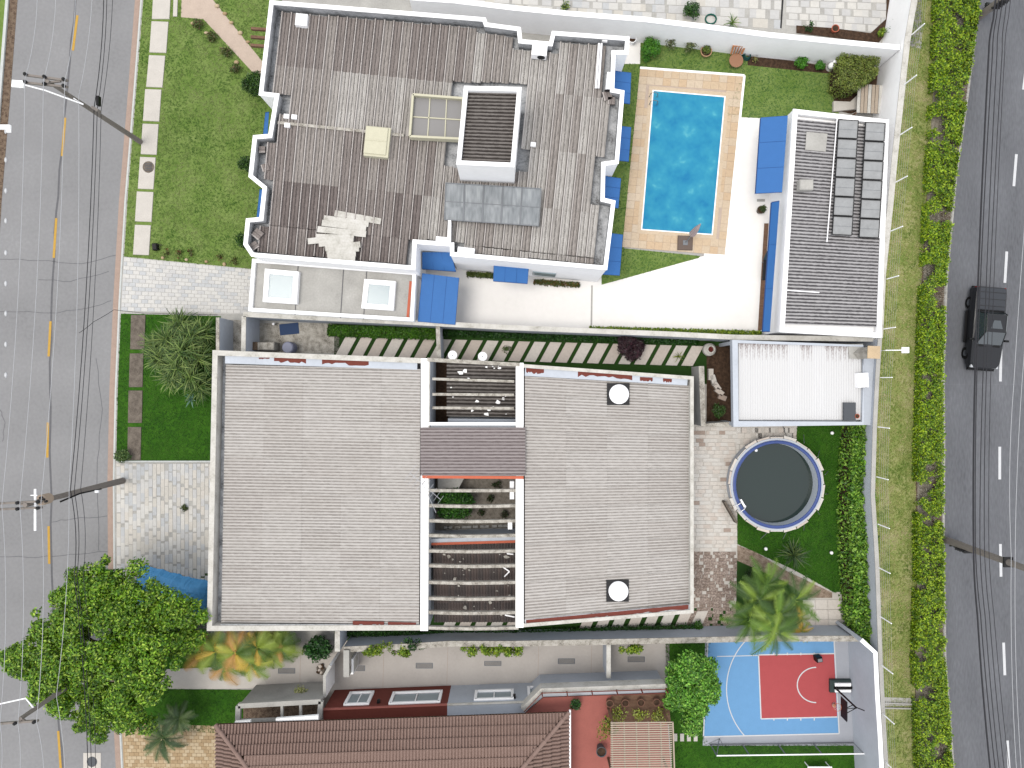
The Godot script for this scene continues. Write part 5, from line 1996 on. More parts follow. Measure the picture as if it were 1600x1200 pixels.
func sports_court():
	var t := T("sports_court", "small blue and red basketball court with white lines", "court", P(1205, 1080, 0))
	var blue := mat(tex(96, around(alb(126, 182, 234), 0.06), 0.02, 0.1, 0.5), 0.7, 0.3)
	var redc := mat(tex(97, around(alb(202, 92, 95), 0.06), 0.02, 0.1, 0.5), 0.7, 0.3)
	var b := MB.new()
	b.flat(poly([1102, 995, 1350, 995, 1350, 1165, 1098, 1165]), 0.01)
	part("concrete_base", b, mat(tex(98, around(alb(192, 196, 206), 0.05), 0.02, 0.1, 0.5), 0.7, 0.3), t)
	b = MB.new()
	b.flat(poly([1106, 995, 1303, 995, 1311, 1146, 1099, 1151]), 0.014)
	part("blue_surface", b, blue, t)
	b = MB.new()
	b.flat(poly([1185, 1023, 1303, 1021, 1308, 1120, 1189, 1123]), 0.018)
	part("red_key", b, redc, t)
	var lines := [[1106, 1000, 1099, 1151], [1099, 1151, 1311, 1146], [1303, 1000, 1311, 1146], [1185, 1023, 1303, 1021], [1185, 1023, 1189, 1123], [1189, 1123, 1308, 1120], [1120, 1025, 1366, 1019]]
	for q in lines:
		b = MB.new()
		if q[2] == 1366: line_mark(b, P(1120, 1025.5, 0) + Vector3(0, 0.022, 0), P(1185, 1024, 0) + Vector3(0, 0.022, 0), 0.05)
		else: line_mark(b, P(q[0], q[1], 0) + Vector3(0, 0.022, 0), P(q[2], q[3], 0) + Vector3(0, 0.022, 0), 0.075)
		part("line", b, M.mark, t)
	for arc in [[1275, 1070, 29.5, 27.5, PI * 0.5, PI * 1.5, 0.07], [1232, 1076, 97, 104, PI * 0.75, PI * 1.26, 0.06]]:
		b = MB.new()
		var n := 28
		for i in n:
			var a0: float = lerpf(arc[4], arc[5], i / float(n))
			var a1: float = lerpf(arc[4], arc[5], (i + 1) / float(n))
			line_mark(b, P(arc[0] + cos(a0) * arc[2], arc[1] + sin(a0) * arc[3], 0) + Vector3(0, 0.026, 0), P(arc[0] + cos(a1) * arc[2], arc[1] + sin(a1) * arc[3], 0) + Vector3(0, 0.026, 0), arc[6])
		part("line", b, M.mark, t)
	for x in [1209, 1230, 1251, 1272]:
		for y in [1021, 1123]:
			b = MB.new()
			line_mark(b, P(x, y - 1.5, 0) + Vector3(0, 0.026, 0), P(x, y + 2.5, 0) + Vector3(0, 0.026, 0), 0.07)
			part("line", b, M.mark, t)
	# portable hoop
	var c := P(1311, 1070, 0)
	var s := T("basketball_hoop", "portable basketball hoop with black base and slanted pole on the court", "basketball hoop", c)
	b = MB.new()
	b.slab(c + Vector3(0, 0.14, 0), Vector3(1.3, 0.26, 0.8), 0.06)
	part("base_tank", b, mat(alb(70, 84, 84), 0.5), s)
	b = MB.new()
	b.slab(c + Vector3(0.1, 0.32, -0.14), Vector3(1.0, 0.12, 0.22), 0.03)
	b.slab(c + Vector3(0.1, 0.32, 0.24), Vector3(1.0, 0.12, 0.18), 0.03)
	part("ballast_bag", b, M.white_metal, s)
	b = MB.new()
	b.slab(c + Vector3(0.1, 0.34, 0.04), Vector3(1.1, 0.14, 0.16), 0.03)
	part("pole_cradle", b, M.black, s)
	b = MB.new()
	var pf := c + Vector3(-0.4, 0.3, 0.04)
	var pt := c + Vector3(-0.34, 3.0, 0.1)
	b.tube([pf, pt], 0.06, 0.05, 8)
	part("pole", b, M.black, s)
	b = MB.new()
	var bx := pt + Vector3(-0.75, 0.1, 0.02)
	b.tube([pt, bx + Vector3(0.03, 0.25, -0.12)], 0.025, 0.025, 6)
	b.tube([pt + Vector3(0, -0.4, 0), bx + Vector3(0.03, -0.2, 0.12)], 0.025, 0.025, 6)
	b.tube([pt, bx + Vector3(0.03, 0.25, 0.12)], 0.025, 0.025, 6)
	b.tube([pt + Vector3(0, -0.1, 0), pt + Vector3(0.35, 0.25, 0.05)], 0.03, 0.03, 6)
	part("arm", b, M.black, s)
	b = MB.new()
	b.box(bx, Vector3(0.04, 0.7, 1.1))
	b.box(bx + Vector3(-0.03, 0, 0), Vector3(0.03, 0.76, 1.16))
	part("backboard", b, M.black, s)
	b = MB.new()
	var rp := []
	for i in 17: rp.append(bx + Vector3(-0.3 + 0.23 * cos(TAU * i / 16.0), -0.22, 0.23 * sin(TAU * i / 16.0)))
	b.tube(rp, 0.012, 0.012, 5)
	part("rim", b, M.redtrim, s)
	b = MB.new()
	for i in 12:
		var a := TAU * i / 12.0
		var a2 := a + TAU / 12.0
		var hc := bx + Vector3(-0.3, 0, 0)
		b.tube([hc + Vector3(0.23 * cos(a), -0.22, 0.23 * sin(a)), hc + Vector3(0.15 * cos(a2), -0.6, 0.15 * sin(a2))], 0.005, 0.005, 3)
	part("net", b, M.white_metal, s)
	var bc := P(1303, 1102, 0.13)
	s = T("basketball", "worn orange ball lying at the edge of the red key", "ball", Vector3(bc.x, 0.02, bc.z))
	b = MB.new()
	b.ball(Vector3(bc.x, 0.145, bc.z), Vector3.ONE * 0.125, 14, 9)
	part("ball_skin", b, mat(alb(214, 146, 112), 0.7), s)
	c = P(1275, 1026, 0.0)
	s = T("black_box", "small black box standing on the red key's edge line", "box", c + Vector3(0, 0.02, 0))
	b = MB.new()
	b.slab(c + Vector3(0, 0.3, 0), Vector3(0.36, 0.56, 0.32), 0.04, Basis(Vector3.UP, 0.15))
	part("cabinet", b, M.black, s)
	b = MB.new()
	b.slab(c + Vector3(0, 0.61, 0), Vector3(0.26, 0.06, 0.2), 0.02, Basis(Vector3.UP, 0.15))
	part("top_panel", b, M.grey_metal, s)
	# net fence between the court and the south lawn
	s = T("net_fence", "low grey framed net fence between the court and the lawn", "fence", P(1110, 1163, 0))
	for q in [[1110, 1163], [1160, 1163], [1215, 1162], [1270, 1161], [1334, 1160]]:
		b = MB.new()
		var f := P(q[0], q[1], 0)
		b.tube([f, f + Vector3(0, 1.4, 0)], 0.04, 0.04, 7)
		part("post", b, M.grey_metal, s)
	for y in [0.05, 1.38]:
		b = MB.new()
		b.tube([P(1110, 1163, 0) + Vector3(0, y, 0), P(1334, 1160, 0) + Vector3(0, y, 0)], 0.04, 0.04, 7)
		part("rail", b, M.white_metal if y > 1.0 else M.grey_metal, s)
	b = MB.new()
	b.tube([P(1110, 1163, 0) + Vector3(0, 1.38, 0), P(1124, 1154, 0)], 0.03, 0.03, 6)
	b.tube([P(1100, 1165, 0), P(1124, 1154, 0), P(1124, 1154, 0) + Vector3(0, 0.9, 0)], 0.025, 0.025, 6)
	part("brace", b, M.grey_metal, s)
	b = MB.new()
	var n0 := P(1110, 1163, 0)
	var n1 := P(1334, 1160, 0)
	for i in 90: b.tube([n0.lerp(n1, i / 90.0) + Vector3(0, 0.05, 0), n0.lerp(n1, i / 90.0) + Vector3(0, 1.38, 0)], 0.004, 0.004, 3)
	for i in 13: b.tube([n0 + Vector3(0, 0.1 + i * 0.1, 0), n1 + Vector3(0, 0.1 + i * 0.1, 0)], 0.004, 0.004, 3)
	part("netting", b, M.dark, s)

# ---- street ----------------------------------------------------------------------------------------------------------
func sag(a: Vector3, b: Vector3, s: float, n := 9) -> Array:
	var r := []
	for i in n:
		var k := i / float(n - 1)
		r.append(a.lerp(b, k) - Vector3(0, s * 4.0 * k * (1.0 - k), 0))
	return r

func cable(label: String, stops: Array, r: float, m: Material, group: String, s := 0.25):
	var t := T("overhead_wire", label, "wire", stops[0], group)
	var p := []
	for i in stops.size() - 1:
		var q := sag(stops[i], stops[i + 1], s)
		if i: q.pop_front()
		p.append_array(q)
	var b := MB.new()
	b.tube(p, r, r, 5)
	part("strand", b, m, t)

func street_pole(label: String, foot: Vector3, h: float, r0: float, r1: float, arms: Array) -> Node3D:
	var t := T("utility_pole", label, "utility pole", foot)
	var b := MB.new()
	b.tube([foot, foot + Vector3(0, h * 0.5, 0), foot + Vector3(0, h, 0)], r0, r1, 10)
	part("shaft", b, M.pole, t)
	for a in arms:
		b = MB.new()
		b.bar(a[0], a[1], 0.1, 0.12)
		var o := part("crossarm", b, M.pole, t)
		for k in 3:
			var c: Vector3 = a[0].lerp(a[1], 0.06 + 0.44 * k)
			b = MB.new()
			b.lathe(c + Vector3(0, 0.05, 0), [0.03, 0.0, 0.09, 0.04, 0.05, 0.09, 0.09, 0.13, 0.04, 0.2, 0.0, 0.21], 10)
			part("insulator", b, M.dark, o)
	return t

func street_things():
	# west road: three poles, wires between them
	var f1 := P(220, 222, 0)
	var f2 := P(192, 751, 0)
	var f3 := P(186, 1018, 0)
	var top := 9.0
	var c1 := [[P(38, 117, top), P(106, 126, top)], [P(38, 129, top - 0.1), P(106, 136, top - 0.1)]]
	var t := street_pole("slim grey street light pole at the pale sidewalk slabs", f1, 9.1, 0.16, 0.09, c1)
	var b := MB.new()
	b.bar(P(95, 127, top - 0.05), f1 + Vector3(0, 8.95, 0), 0.08, 0.1)
	b.bar(P(72, 123, top), P(72, 133, top - 0.1), 0.08, 0.06)
	part("bracket", b, M.pole, t)
	b = MB.new()
	b.tube([f1 + Vector3(0, 7.0, 0), P(130, 163, 7.5), P(70, 141, 8.0), P(36, 132, 8.3)], 0.05, 0.035, 7)
	var lamp := part("lamp_arm", b, M.white_metal, t)
	b = MB.new()
	b.slab(P(28, 131, 8.35), Vector3(0.62, 0.12, 0.36), 0.04, Basis(Vector3.UP, -0.08))
	part("lamp_head", b, M.white_metal, lamp)
	b = MB.new()
	b.box(P(154, 158, 6.4), Vector3(0.14, 0.25, 0.5))
	part("splice_box", b, M.black, t)
	b = MB.new()
	b.box(P(150, 171, 6.4), Vector3(0.4, 0.3, 0.14), Basis(Vector3.UP, -0.5))
	part("clamp", b, M.pole, t)
	var c2 := [[P(-6, 787, top), P(66, 783, top)], [P(-6, 796, top - 0.1), P(66, 793, top - 0.1)]]
	t = street_pole("leaning grey utility pole with pole-top transformer by the pale stone driveway", f2, 9.1, 0.2, 0.12, c2)
	b = MB.new()
	b.bar(P(30, 787, top - 0.05), f2 + Vector3(0, 9.0, 0), 0.08, 0.1)
	part("bracket", b, M.pole, t)
	b = MB.new()
	b.lathe(P(70, 780, 7.6), [0.0, -0.35, 0.26, -0.35, 0.28, -0.3, 0.28, 0.3, 0.24, 0.36, 0.0, 0.38], 16)
	var tr := part("transformer", b, mat(alb(206, 186, 168), 0.6), t)
	for k in 3:
		b = MB.new()
		b.lathe(P(66 + k * 4, 777 + k * 3, 8.0), [0.05, 0.0, 0.07, 0.06, 0.04, 0.12, 0.06, 0.18, 0.0, 0.2], 8)
		part("bushing", b, M.dark, tr)
	b = MB.new()
	b.tube([P(94, 784, 7.0), P(125, 771, 6.2), P(158, 764, 4.0)], 0.05, 0.04, 7)
	part("riser_cable", b, M.black, t)
	b = MB.new()
	b.tube([P(55, 764, 8.6), P(55, 829, 8.6)], 0.06, 0.06, 7)
	b.tube([P(48, 774, 8.6), P(58, 774, 8.6)], 0.03, 0.03, 6)
	part("lamp_arm", b, M.white_metal, t)
	b = MB.new()
	b.slab(P(151, 768, 4.8), Vector3(0.2, 0.12, 0.14), 0.03)
	part("camera_box", b, M.white_metal, t)
	var c3 := [[P(-8, 1131, top), P(60, 1126, top)]]
	t = street_pole("grey utility pole rising through the big roadside tree", f3, 9.1, 0.18, 0.1, c3)
	b = MB.new()
	b.bar(P(40, 1127, top - 0.05), f3 + Vector3(0, 9.0, 0), 0.08, 0.1)
	part("bracket", b, M.pole, t)
	b = MB.new()
	b.tube([f3 + Vector3(0, 8.0, 0), P(40, 1091, 8.4), P(-10, 1102, 8.6)], 0.045, 0.035, 7)
	part("lamp_arm", b, M.white_metal, t)
	var hi := [[58, -60, 39, 124, 3, 789, 0, 1130, -10, 1290], [87, -60, 68, 126, 31, 788, 28, 1130, 20, 1290], [117, -60, 101, 128, 64, 786, 57, 1128, 66, 1290]]
	for w in hi:
		var p := []
		for i in range(0, w.size(), 2): p.append(P(w[i], w[i + 1], top + 0.2))
		cable("thin pale high wire over the west road, %s across from the far kerb" % nth(hi.find(w)), p, 0.014, M.wire_light, "high wires over the west road", 0.35)
	cable("pale single wire over the west road between street pole and transformer pole", [P(146, -60, 7.6), P(123, 150, 7.6), P(108, 768, 7.4), P(88, 1088, 7.4), P(102, 1290, 7.4)], 0.014, M.wire_light, "", 0.3)
	var lows := [[162, -60, 147, 168, 110, 766, 116, 900, 138, 1260], [167, -60, 152, 170, 116, 768, 120, 900, 144, 1260], [177, -60, 158, 172, 126, 764, 130, 900, 150, 1260]]
	for k in lows.size():
		var w: Array = lows[k]
		var p := []
		for i in range(0, w.size(), 2): p.append(P(w[i], w[i + 1], 6.3 - 0.12 * k))
		cable("%s dark cable of the low west road bundle, counted towards the lawn" % nth(k), p, 0.022 - 0.004 * k, M.wire_dark, "low dark cables along the west road", 0.3)
	cable("dark service cable crossing from the west road to the driveway corner", [P(124, 520, 6.2), P(146, 503, 5.6), P(178, 484, 4.6), P(222, 489, 3.0), P(340, 492, 2.3)], 0.014, M.wire_dark, "", 0.05)
	# east road: concrete poles and the dark bundles
	var g1 := P(1529, 27, 0)
	var g2 := P(1474, 842, 0)
	for g in [[g1, "thick concrete pole beside the hedge at the head of the east road"], [g2, "thick concrete pole at the hedge kerb, dark vines round its foot"]]:
		t = street_pole(g[1], g[0], 10.0, 0.22, 0.15, [[g[0] + Vector3(-1.0, 9.6, 0.1), g[0] + Vector3(1.0, 9.6, -0.1)]])
		b = MB.new()
		for k in 5:
			var y := 1.6 + k * 0.22
			b.box(g[0] + Vector3(0.05 * sin(k * 3.0), y, 0.26), Vector3(0.5, 0.05, 0.12))
		b.box(g[0] + Vector3(0, 5.9, 0.0), Vector3(0.5, 0.1, 0.55))
		part("bracket", b, M.dark, t)
	var e_low := [[1566, -60, 1552, 30, 1545, 79, 1524, 560, 1521, 850, 1527, 960, 1548, 1210], [1572, -60, 1557, 26, 1551, 79, 1527, 560, 1524, 850, 1532, 960, 1556, 1210], [1578, -60, 1563, 26, 1558, 79, 1537, 560, 1531, 848, 1539, 960, 1562, 1210], [1584, -60, 1570, 26, 1566, 79, 1542, 560, 1538, 848, 1546, 960, 1570, 1210], [1590, -60, 1576, 26, 1570, 79, 1549, 560, 1545, 850, 1553, 960, 1578, 1210]]
	for k in e_low.size():
		var w: Array = e_low[k]
		var p := []
		for i in range(0, w.size(), 2): p.append(P(w[i], w[i + 1], 6.0 + 0.1 * k))
		cable("%s black cable of the east road bundle, counted from the hedge" % nth(k), p, [0.045, 0.026, 0.022, 0.02, 0.016][k], M.wire_dark, "dark cables over the east road", 0.08)
	for w in [[1640, -60, 1584, 600, 1580, 870, 1592, 1260], [1650, 60, 1605, 500, 1586, 890, 1600, 1260]]:
		var p := []
		for i in range(0, w.size(), 2): p.append(P(w[i], w[i + 1], 9.6))
		cable("thin pale high wire over the east road, %s" % ("the one nearer the hedge" if w[0] == 1640 else "the one farther from the hedge"), p, 0.013, M.wire_light, "high wires over the east road", 0.2)
	pickup()
	# white road studs along the west edge
	var studs := [205, 250, 298, 345, 395, 443, 490, 538, 586]
	for y in studs:
		var c := P(9, y, ROAD)
		var s := T("road_stud", "low white oval road stud, %s from the white street lamp head" % nth(studs.find(y)), "road stud", c, "white studs along the west road")
		b = MB.new()
		b.ball(c + Vector3(0, 0.0, 0), Vector3(0.09, 0.05, 0.19), 12, 6)
		part("cap", b, M.mark, s)
	var mc := P(144, 1190, ROAD)
	t = T("manhole_cover", "round dark manhole cover in a pale concrete square on the road", "manhole", mc)
	b = MB.new()
	b.box(mc + Vector3(0, 0.006, 0), Vector3(1.1, 0.02, 1.1))
	part("surround", b, M.slab, t)
	b = MB.new()
	b.lathe(mc + Vector3(0, 0.018, 0), [0.32, 0.0, 0.32, 0.014, 0.27, 0.014, 0.26, 0.008, 0.0, 0.008], 24)
	part("lid", b, M.iron, t)
	var m2 := P(232, 261, 0.05)
	t = T("manhole_cover", "small round cover let into a sidewalk slab by the lawn", "manhole", Vector3(m2.x, 0.05, m2.z))
	b = MB.new()
	b.lathe(Vector3(m2.x, 0.052, m2.z), [0.36, 0.0, 0.36, 0.012, 0.3, 0.012, 0.29, 0.006, 0.0, 0.006], 24)
	part("rim", b, M.slab_dark, t)
	b = MB.new()
	for k in 5: b.box(Vector3(m2.x, 0.062, m2.z - 0.2 + k * 0.1), Vector3(0.44, 0.012, 0.04))
	part("lid", b, M.iron, t)

func pickup():
	var c := P(1528, 515, ROAD)
	c.y = ROAD
	var bs := Basis(Vector3.UP, -0.075)   # nose to the south
	var t := T("pickup_truck", "dark grey pickup truck with covered bed driving south on the east road", "pickup", c)
	var X := func(x: float, y: float, z: float) -> Vector3: return c + bs * Vector3(x, y, z)
	# body lofted along its length: z, half width at sill, half width at waist, waist height, hood or deck height
	var paint := mat(Color(0.1, 0.105, 0.12), 0.3, 0.0, 0.4)
	var sec := [[2.5, 0.62, 0.66, 0.62, 0.7], [2.42, 0.78, 0.82, 0.8, 0.92], [2.15, 0.88, 0.92, 0.92, 1.02], [1.5, 0.93, 0.95, 0.98, 1.08], [1.0, 0.93, 0.96, 1.02, 1.12], [0.0, 0.93, 0.96, 1.04, 1.1], [-1.0, 0.93, 0.96, 1.06, 1.1], [-1.1, 0.93, 0.96, 1.06, 1.1], [-2.2, 0.92, 0.95, 1.06, 1.1], [-2.46, 0.9, 0.92, 1.05, 1.09], [-2.52, 0.86, 0.88, 1.0, 1.05]]
	var b := MB.new()
	var rows := []
	for s in sec:
		rows.append([X.call(-s[1], 0.36, s[0]), X.call(-s[2], 0.7, s[0]), X.call(-s[2] + 0.02, s[3], s[0]), X.call(-s[2] + 0.12, s[4], s[0]), X.call(0, s[4] + 0.03, s[0]), X.call(s[2] - 0.12, s[4], s[0]), X.call(s[2] - 0.02, s[3], s[0]), X.call(s[2], 0.7, s[0]), X.call(s[1], 0.36, s[0])])
	for i in rows.size() - 1:
		for k in 8: b.quad(rows[i][k], rows[i][k + 1], rows[i + 1][k + 1], rows[i + 1][k])
	for e in [0, rows.size() - 1]:
		for k in range(1, 8): b.tri(rows[e][0], rows[e][k], rows[e][k + 1])
	for i in rows.size() - 1: b.quad(rows[i][0], rows[i][8], rows[i + 1][8], rows[i + 1][0])
	part("body", b, paint, t)
	# cab: sloping glass all round, painted roof
	var lo := [X.call(-0.8, 1.1, 1.05), X.call(0.8, 1.1, 1.05), X.call(0.84, 1.08, -1.0), X.call(-0.84, 1.08, -1.0)]
	var hi := [X.call(-0.6, 1.74, 0.3), X.call(0.6, 1.74, 0.3), X.call(0.62, 1.74, -0.8), X.call(-0.62, 1.74, -0.8)]
	var glass := mat(Color(0.16, 0.19, 0.21), 0.06, 0.0, 0.7)
	var names := ["windscreen", "side_window", "rear_window", "side_window"]
	for i in 4:
		var j := (i + 1) % 4
		b = MB.new()
		b.quad(lo[i].lerp(hi[i], 0.06), lo[j].lerp(hi[j], 0.06), hi[j], hi[i])
		part(names[i], b, glass, t)
	b = MB.new()
	var up := Vector3(0, 0.04, 0)
	for i in 4:
		var j := (i + 1) % 4
		b.quad(hi[i], hi[j], hi[j].lerp(hi[(i + 2) % 4], 0.05) + up, hi[i].lerp(hi[(i + 2) % 4], 0.05) + up)
		b.tube([lo[i], hi[i]], 0.035, 0.03, 5)
	b.quad(hi[0].lerp(hi[2], 0.05) + up, hi[1].lerp(hi[3], 0.05) + up, hi[2].lerp(hi[0], 0.05) + up, hi[3].lerp(hi[1], 0.05) + up)
	var rf := part("roof", b, paint, t)
	b = MB.new()
	var y3 := Vector3(0, 0.047, 0)
	b.quad(hi[0].lerp(hi[2], 0.2) + y3, hi[1].lerp(hi[3], 0.2) + y3, hi[2].lerp(hi[0], 0.35) + y3, hi[3].lerp(hi[1], 0.35) + y3)
	part("sunroof", b, glass, rf)
	for s in [-1, 1]:
		b = MB.new()
		b.tube([X.call(s * 0.56, 1.8, 0.2), X.call(s * 0.58, 1.8, -0.7)], 0.02, 0.02, 6)
		part("roof_rail", b, M.grey_metal, t)
	# soft cover over the bed, with a raised edge
	b = MB.new()
	b.slab(X.call(0, 1.13, -1.78), Vector3(1.66, 0.06, 1.36), 0.03, bs)
	part("bed_cover", b, mat(Color(0.2, 0.21, 0.23), 0.6), t)
	for k in 3:
		b = MB.new()
		b.box(X.call(0, 1.165, -1.35 - k * 0.42), Vector3(1.6, 0.012, 0.03), bs)
		part("cover_bow", b, M.dark, t)
	b = MB.new()
	b.slab(X.call(0, 1.1, -1.05), Vector3(1.6, 0.1, 0.08), 0.02, bs)
	part("cab_bar", b, M.black, t)
	for s in [-1, 1]:
		b = MB.new()
		b.slab(X.call(s * 1.08, 1.12, 0.72), Vector3(0.26, 0.16, 0.12), 0.03, bs)
		part("mirror", b, M.black, t)
		b = MB.new()
		b.slab(X.call(s * 0.66, 0.84, 2.33), Vector3(0.36, 0.16, 0.22), 0.04, bs)
		part("headlight", b, mat(alb(226, 230, 236), 0.15), t)
		b = MB.new()
		b.slab(X.call(s * 0.82, 0.92, -2.5), Vector3(0.14, 0.26, 0.06), 0.02, bs)
		part("tail_light", b, mat(Color(0.45, 0.03, 0.03), 0.3), t)
		b = MB.new()
		b.slab(X.call(s * 1.0, 0.36, -0.1), Vector3(0.14, 0.06, 2.0), 0.02, bs)
		part("side_step", b, M.black, t)
		for z in [1.55, -1.6]:
			b = MB.new()
			b.lathe(X.call(s * 0.81, 0.38, z), [0.2, -0.13, 0.36, -0.13, 0.38, -0.09, 0.38, 0.09, 0.36, 0.13, 0.2, 0.13], 20, bs * Basis(Vector3(0, 0, 1), PI / 2))
			var w := part("wheel", b, mat(Color(0.035, 0.035, 0.035), 0.85), t)
			b = MB.new()
			b.lathe(X.call(s * 0.81, 0.38, z), [0.0, -0.1 * s, 0.21, -0.12 * s, 0.22, -0.1 * s], 16, bs * Basis(Vector3(0, 0, 1), PI / 2))
			part("rim", b, M.iron, w)
	b = MB.new()
	b.slab(X.call(0, 0.52, 2.5), Vector3(1.6, 0.26, 0.16), 0.05, bs)
	b.slab(X.call(0, 0.5, -2.54), Vector3(1.7, 0.2, 0.16), 0.05, bs)
	part("bumper", b, M.black, t)
	b = MB.new()
	b.slab(X.call(0, 1.11, 1.08), Vector3(1.4, 0.05, 0.16), 0.02, bs)
	part("wiper_cowl", b, M.black, t)

# ---- small things ----------------------------------------------------------------------------------------------------
func pot(called: String, label: String, at: Vector3, r: float, h: float, m: Material, group := "") -> Node3D:
	var t := T(called, label, "pot", at, group)
	var b := MB.new()
	b.lathe(at, [0.0, 0.0, r * 0.65, 0.0, r * 0.95, h * 0.9, r, h * 0.9, r, h, r * 0.86, h, r * 0.82, h * 0.85], 20)
	part("bowl", b, m, t)
	b = MB.new()
	b.lathe(at, [0.0, h * 0.86, r * 0.83, h * 0.86], 20)
	part("potting_soil", b, M.soil, t)
	return t

func small_things():
	var b := MB.new()
	# tarpaulin draped over something long beside the drive
	var c := P(270, 926, 0.0)
	var t := T("blue_tarpaulin", "bright blue tarpaulin draped over a long heap beside the stone driveway", "tarpaulin", c)
	var f := FastNoiseLite.new()
	f.seed = 8
	f.frequency = 0.9
	var bs := Basis(Vector3.UP, -0.24)
	var nx := 40
	var nz := 22
	var at := func(i: int, j: int) -> Vector3:
		var x := (i / float(nx) - 0.5) * 4.7
		var z := (j / float(nz) - 0.5) * 2.5
		var ex := clampf(1.0 - pow(absf(x) / 2.3, 4.0), 0.0, 1.0)
		var ez := clampf(1.0 - pow(absf(z) / 1.15, 4.0), 0.0, 1.0)
		var y := 0.03 + (0.85 + 0.2 * sin(x * 1.3)) * sqrt(ex * ez)
		y += 0.1 * absf(f.get_noise_2d(x * 1.2, z * 2.6)) + 0.03 * f.get_noise_2d(x * 5.0, z * 5.0)
		return c + bs * Vector3(x + 0.1 * f.get_noise_2d(z * 2.0, 3.0), maxf(y, 0.02), z + 0.14 * f.get_noise_2d(x * 1.5, 9.0))
	for i in nx:
		for j in nz: b.quad(at.call(i, j), at.call(i + 1, j), at.call(i + 1, j + 1), at.call(i, j + 1))
	part("sheet", b, mat(tex(99, around(alb(104, 186, 248), 0.08), 0.02, 0.08, 0.5, 128), 0.4, 0.4), t)
	# garden lights on the round-pool lawn
	for q in [[1297, 676], [1194, 856], [1296, 862], [1318, 740]]:
		var g := P(q[0], q[1], 0)
		t = T("garden_globe", "white globe light in the round pool lawn, %s" % {1297: "below the white shed", 1194: "nearest the old flagstones", 1296: "beside the spiky yucca", 1318: "close against the tall hedge"}[q[0]], "garden light", g, "white globes in the round pool lawn")
		b = MB.new()
		b.tube([g, g + Vector3(0, 0.22, 0)], 0.03, 0.03, 7)
		part("stake", b, M.dark, t)
		b = MB.new()
		b.ball(g + Vector3(0, 0.3, 0), Vector3.ONE * 0.11, 12, 8)
		part("globe", b, M.white_metal, t)
	# pool lawn: chair, hose reel, pots, statue
	var ch := P(1147, 99, 0)
	t = T("garden_chair", "tan wooden garden chair with round seat beside the white wall", "chair", ch)
	b = MB.new()
	b.lathe(ch, [0.0, 0.4, 0.42, 0.4, 0.44, 0.43, 0.42, 0.46, 0.0, 0.46], 20)
	part("seat", b, mat(alb(186, 140, 112), 0.8), t)
	for k in 5:
		b = MB.new()
		b.bar(ch + Vector3(-0.32 + k * 0.16, 0.42, -0.38), ch + Vector3(-0.36 + k * 0.18, 1.1, -0.6), 0.12, 0.03)
		part("back_slat", b, mat(alb(226, 158, 112), 0.7), t)
	for k in 4:
		b = MB.new()
		var d := Vector3(cos(TAU * k / 4.0 + 0.6), 0, sin(TAU * k / 4.0 + 0.6)) * 0.32
		b.tube([ch + d * 1.15, ch + d + Vector3(0, 0.42, 0)], 0.025, 0.025, 6)
		part("leg", b, M.wood, t)
	b = MB.new()
	b.bar(ch + Vector3(-0.42, 1.08, -0.62), ch + Vector3(0.42, 1.08, -0.62), 0.14, 0.05)
	part("top_rail", b, mat(alb(226, 158, 112), 0.7), t)
	var hr := P(1166, 89, 0)
	t = T("hose_reel", "dark green coiled hose beside the tan garden chair", "hose", hr)
	for k in 4:
		b = MB.new()
		var ring := []
		for i in 15: ring.append(hr + Vector3(cos(TAU * i / 14.0) * (0.24 - 0.02 * k), 0.05 + k * 0.07, sin(TAU * i / 14.0) * (0.24 - 0.02 * k)))
		b.tube(ring, 0.04, 0.04, 6)
		part("coil", b, mat(alb(30, 84, 80), 0.5), t)
	pot("clay_planter", "round pale clay bowl planter with yellow green plant on the pool lawn", P(1101, 84, 0), 0.36, 0.4, mat(alb(218, 178, 140), 0.85))
	shrub("potted_plant", "yellow green plant growing in the pale clay bowl on the lawn", P(1101, 84, 0) + Vector3(0, 0.34, 0), 0.28, 0.4, [lin(120, 140, 50), lin(90, 120, 40)], leaf(0.12, 0.05), 300, 5, "plant")
	pot("clay_planter", "white pot at the house corner beneath a lime green plant", P(986, 66, 0), 0.26, 0.5, M.white)
	shrub("potted_plant", "lime green plant in the white pot by the house corner", P(985, 58, 0) + Vector3(0, 0.45, 0), 0.26, 0.5, [lin(190, 200, 50), lin(160, 180, 40)], leaf(0.16, 0.06), 200, 5, "plant")
	var sp := P(1296, 106, 0)
	t = T("garden_statue", "small white rounded statue in the bed beside the clipped bush", "statue", sp)
	b = MB.new()
	b.ball(sp + Vector3(0, 0.3, 0), Vector3(0.22, 0.3, 0.2), 14, 9)
	b.ball(sp + Vector3(0.08, 0.6, -0.1), Vector3(0.14, 0.15, 0.14), 12, 8)
	part("figure", b, M.white, t)
	b = MB.new()
	b.lathe(sp, [0.26, 0.0, 0.26, 0.06, 0.0, 0.07], 16)
	part("plinth", b, M.concrete, t)
	var bp := P(1312, 140, 0)
	t = T("garden_ornament", "pale blue bird shaped ornament in the soil beside the clipped bush", "ornament", bp)
	b = MB.new()
	b.ball(bp + Vector3(0, 0.28, 0.06), Vector3(0.17, 0.26, 0.2), 12, 8)
	b.ball(bp + Vector3(0.1, 0.36, -0.22), Vector3(0.12, 0.2, 0.16), 12, 8)
	part("body", b, mat(alb(150, 176, 192), 0.6), t)
	b = MB.new()
	b.lathe(bp + Vector3(-0.02, 0.44, 0.12), [0.12, 0.0, 0.13, 0.05, 0.06, 0.04, 0.04, -0.03, 0.0, -0.03], 14)
	part("head", b, mat(alb(196, 212, 220), 0.6), t)
	# timber steps and a slatted bench platform in the corner
	var q := pts([1340, 131, 1385, 134, 1382, 178, 1338, 176], 0.8)
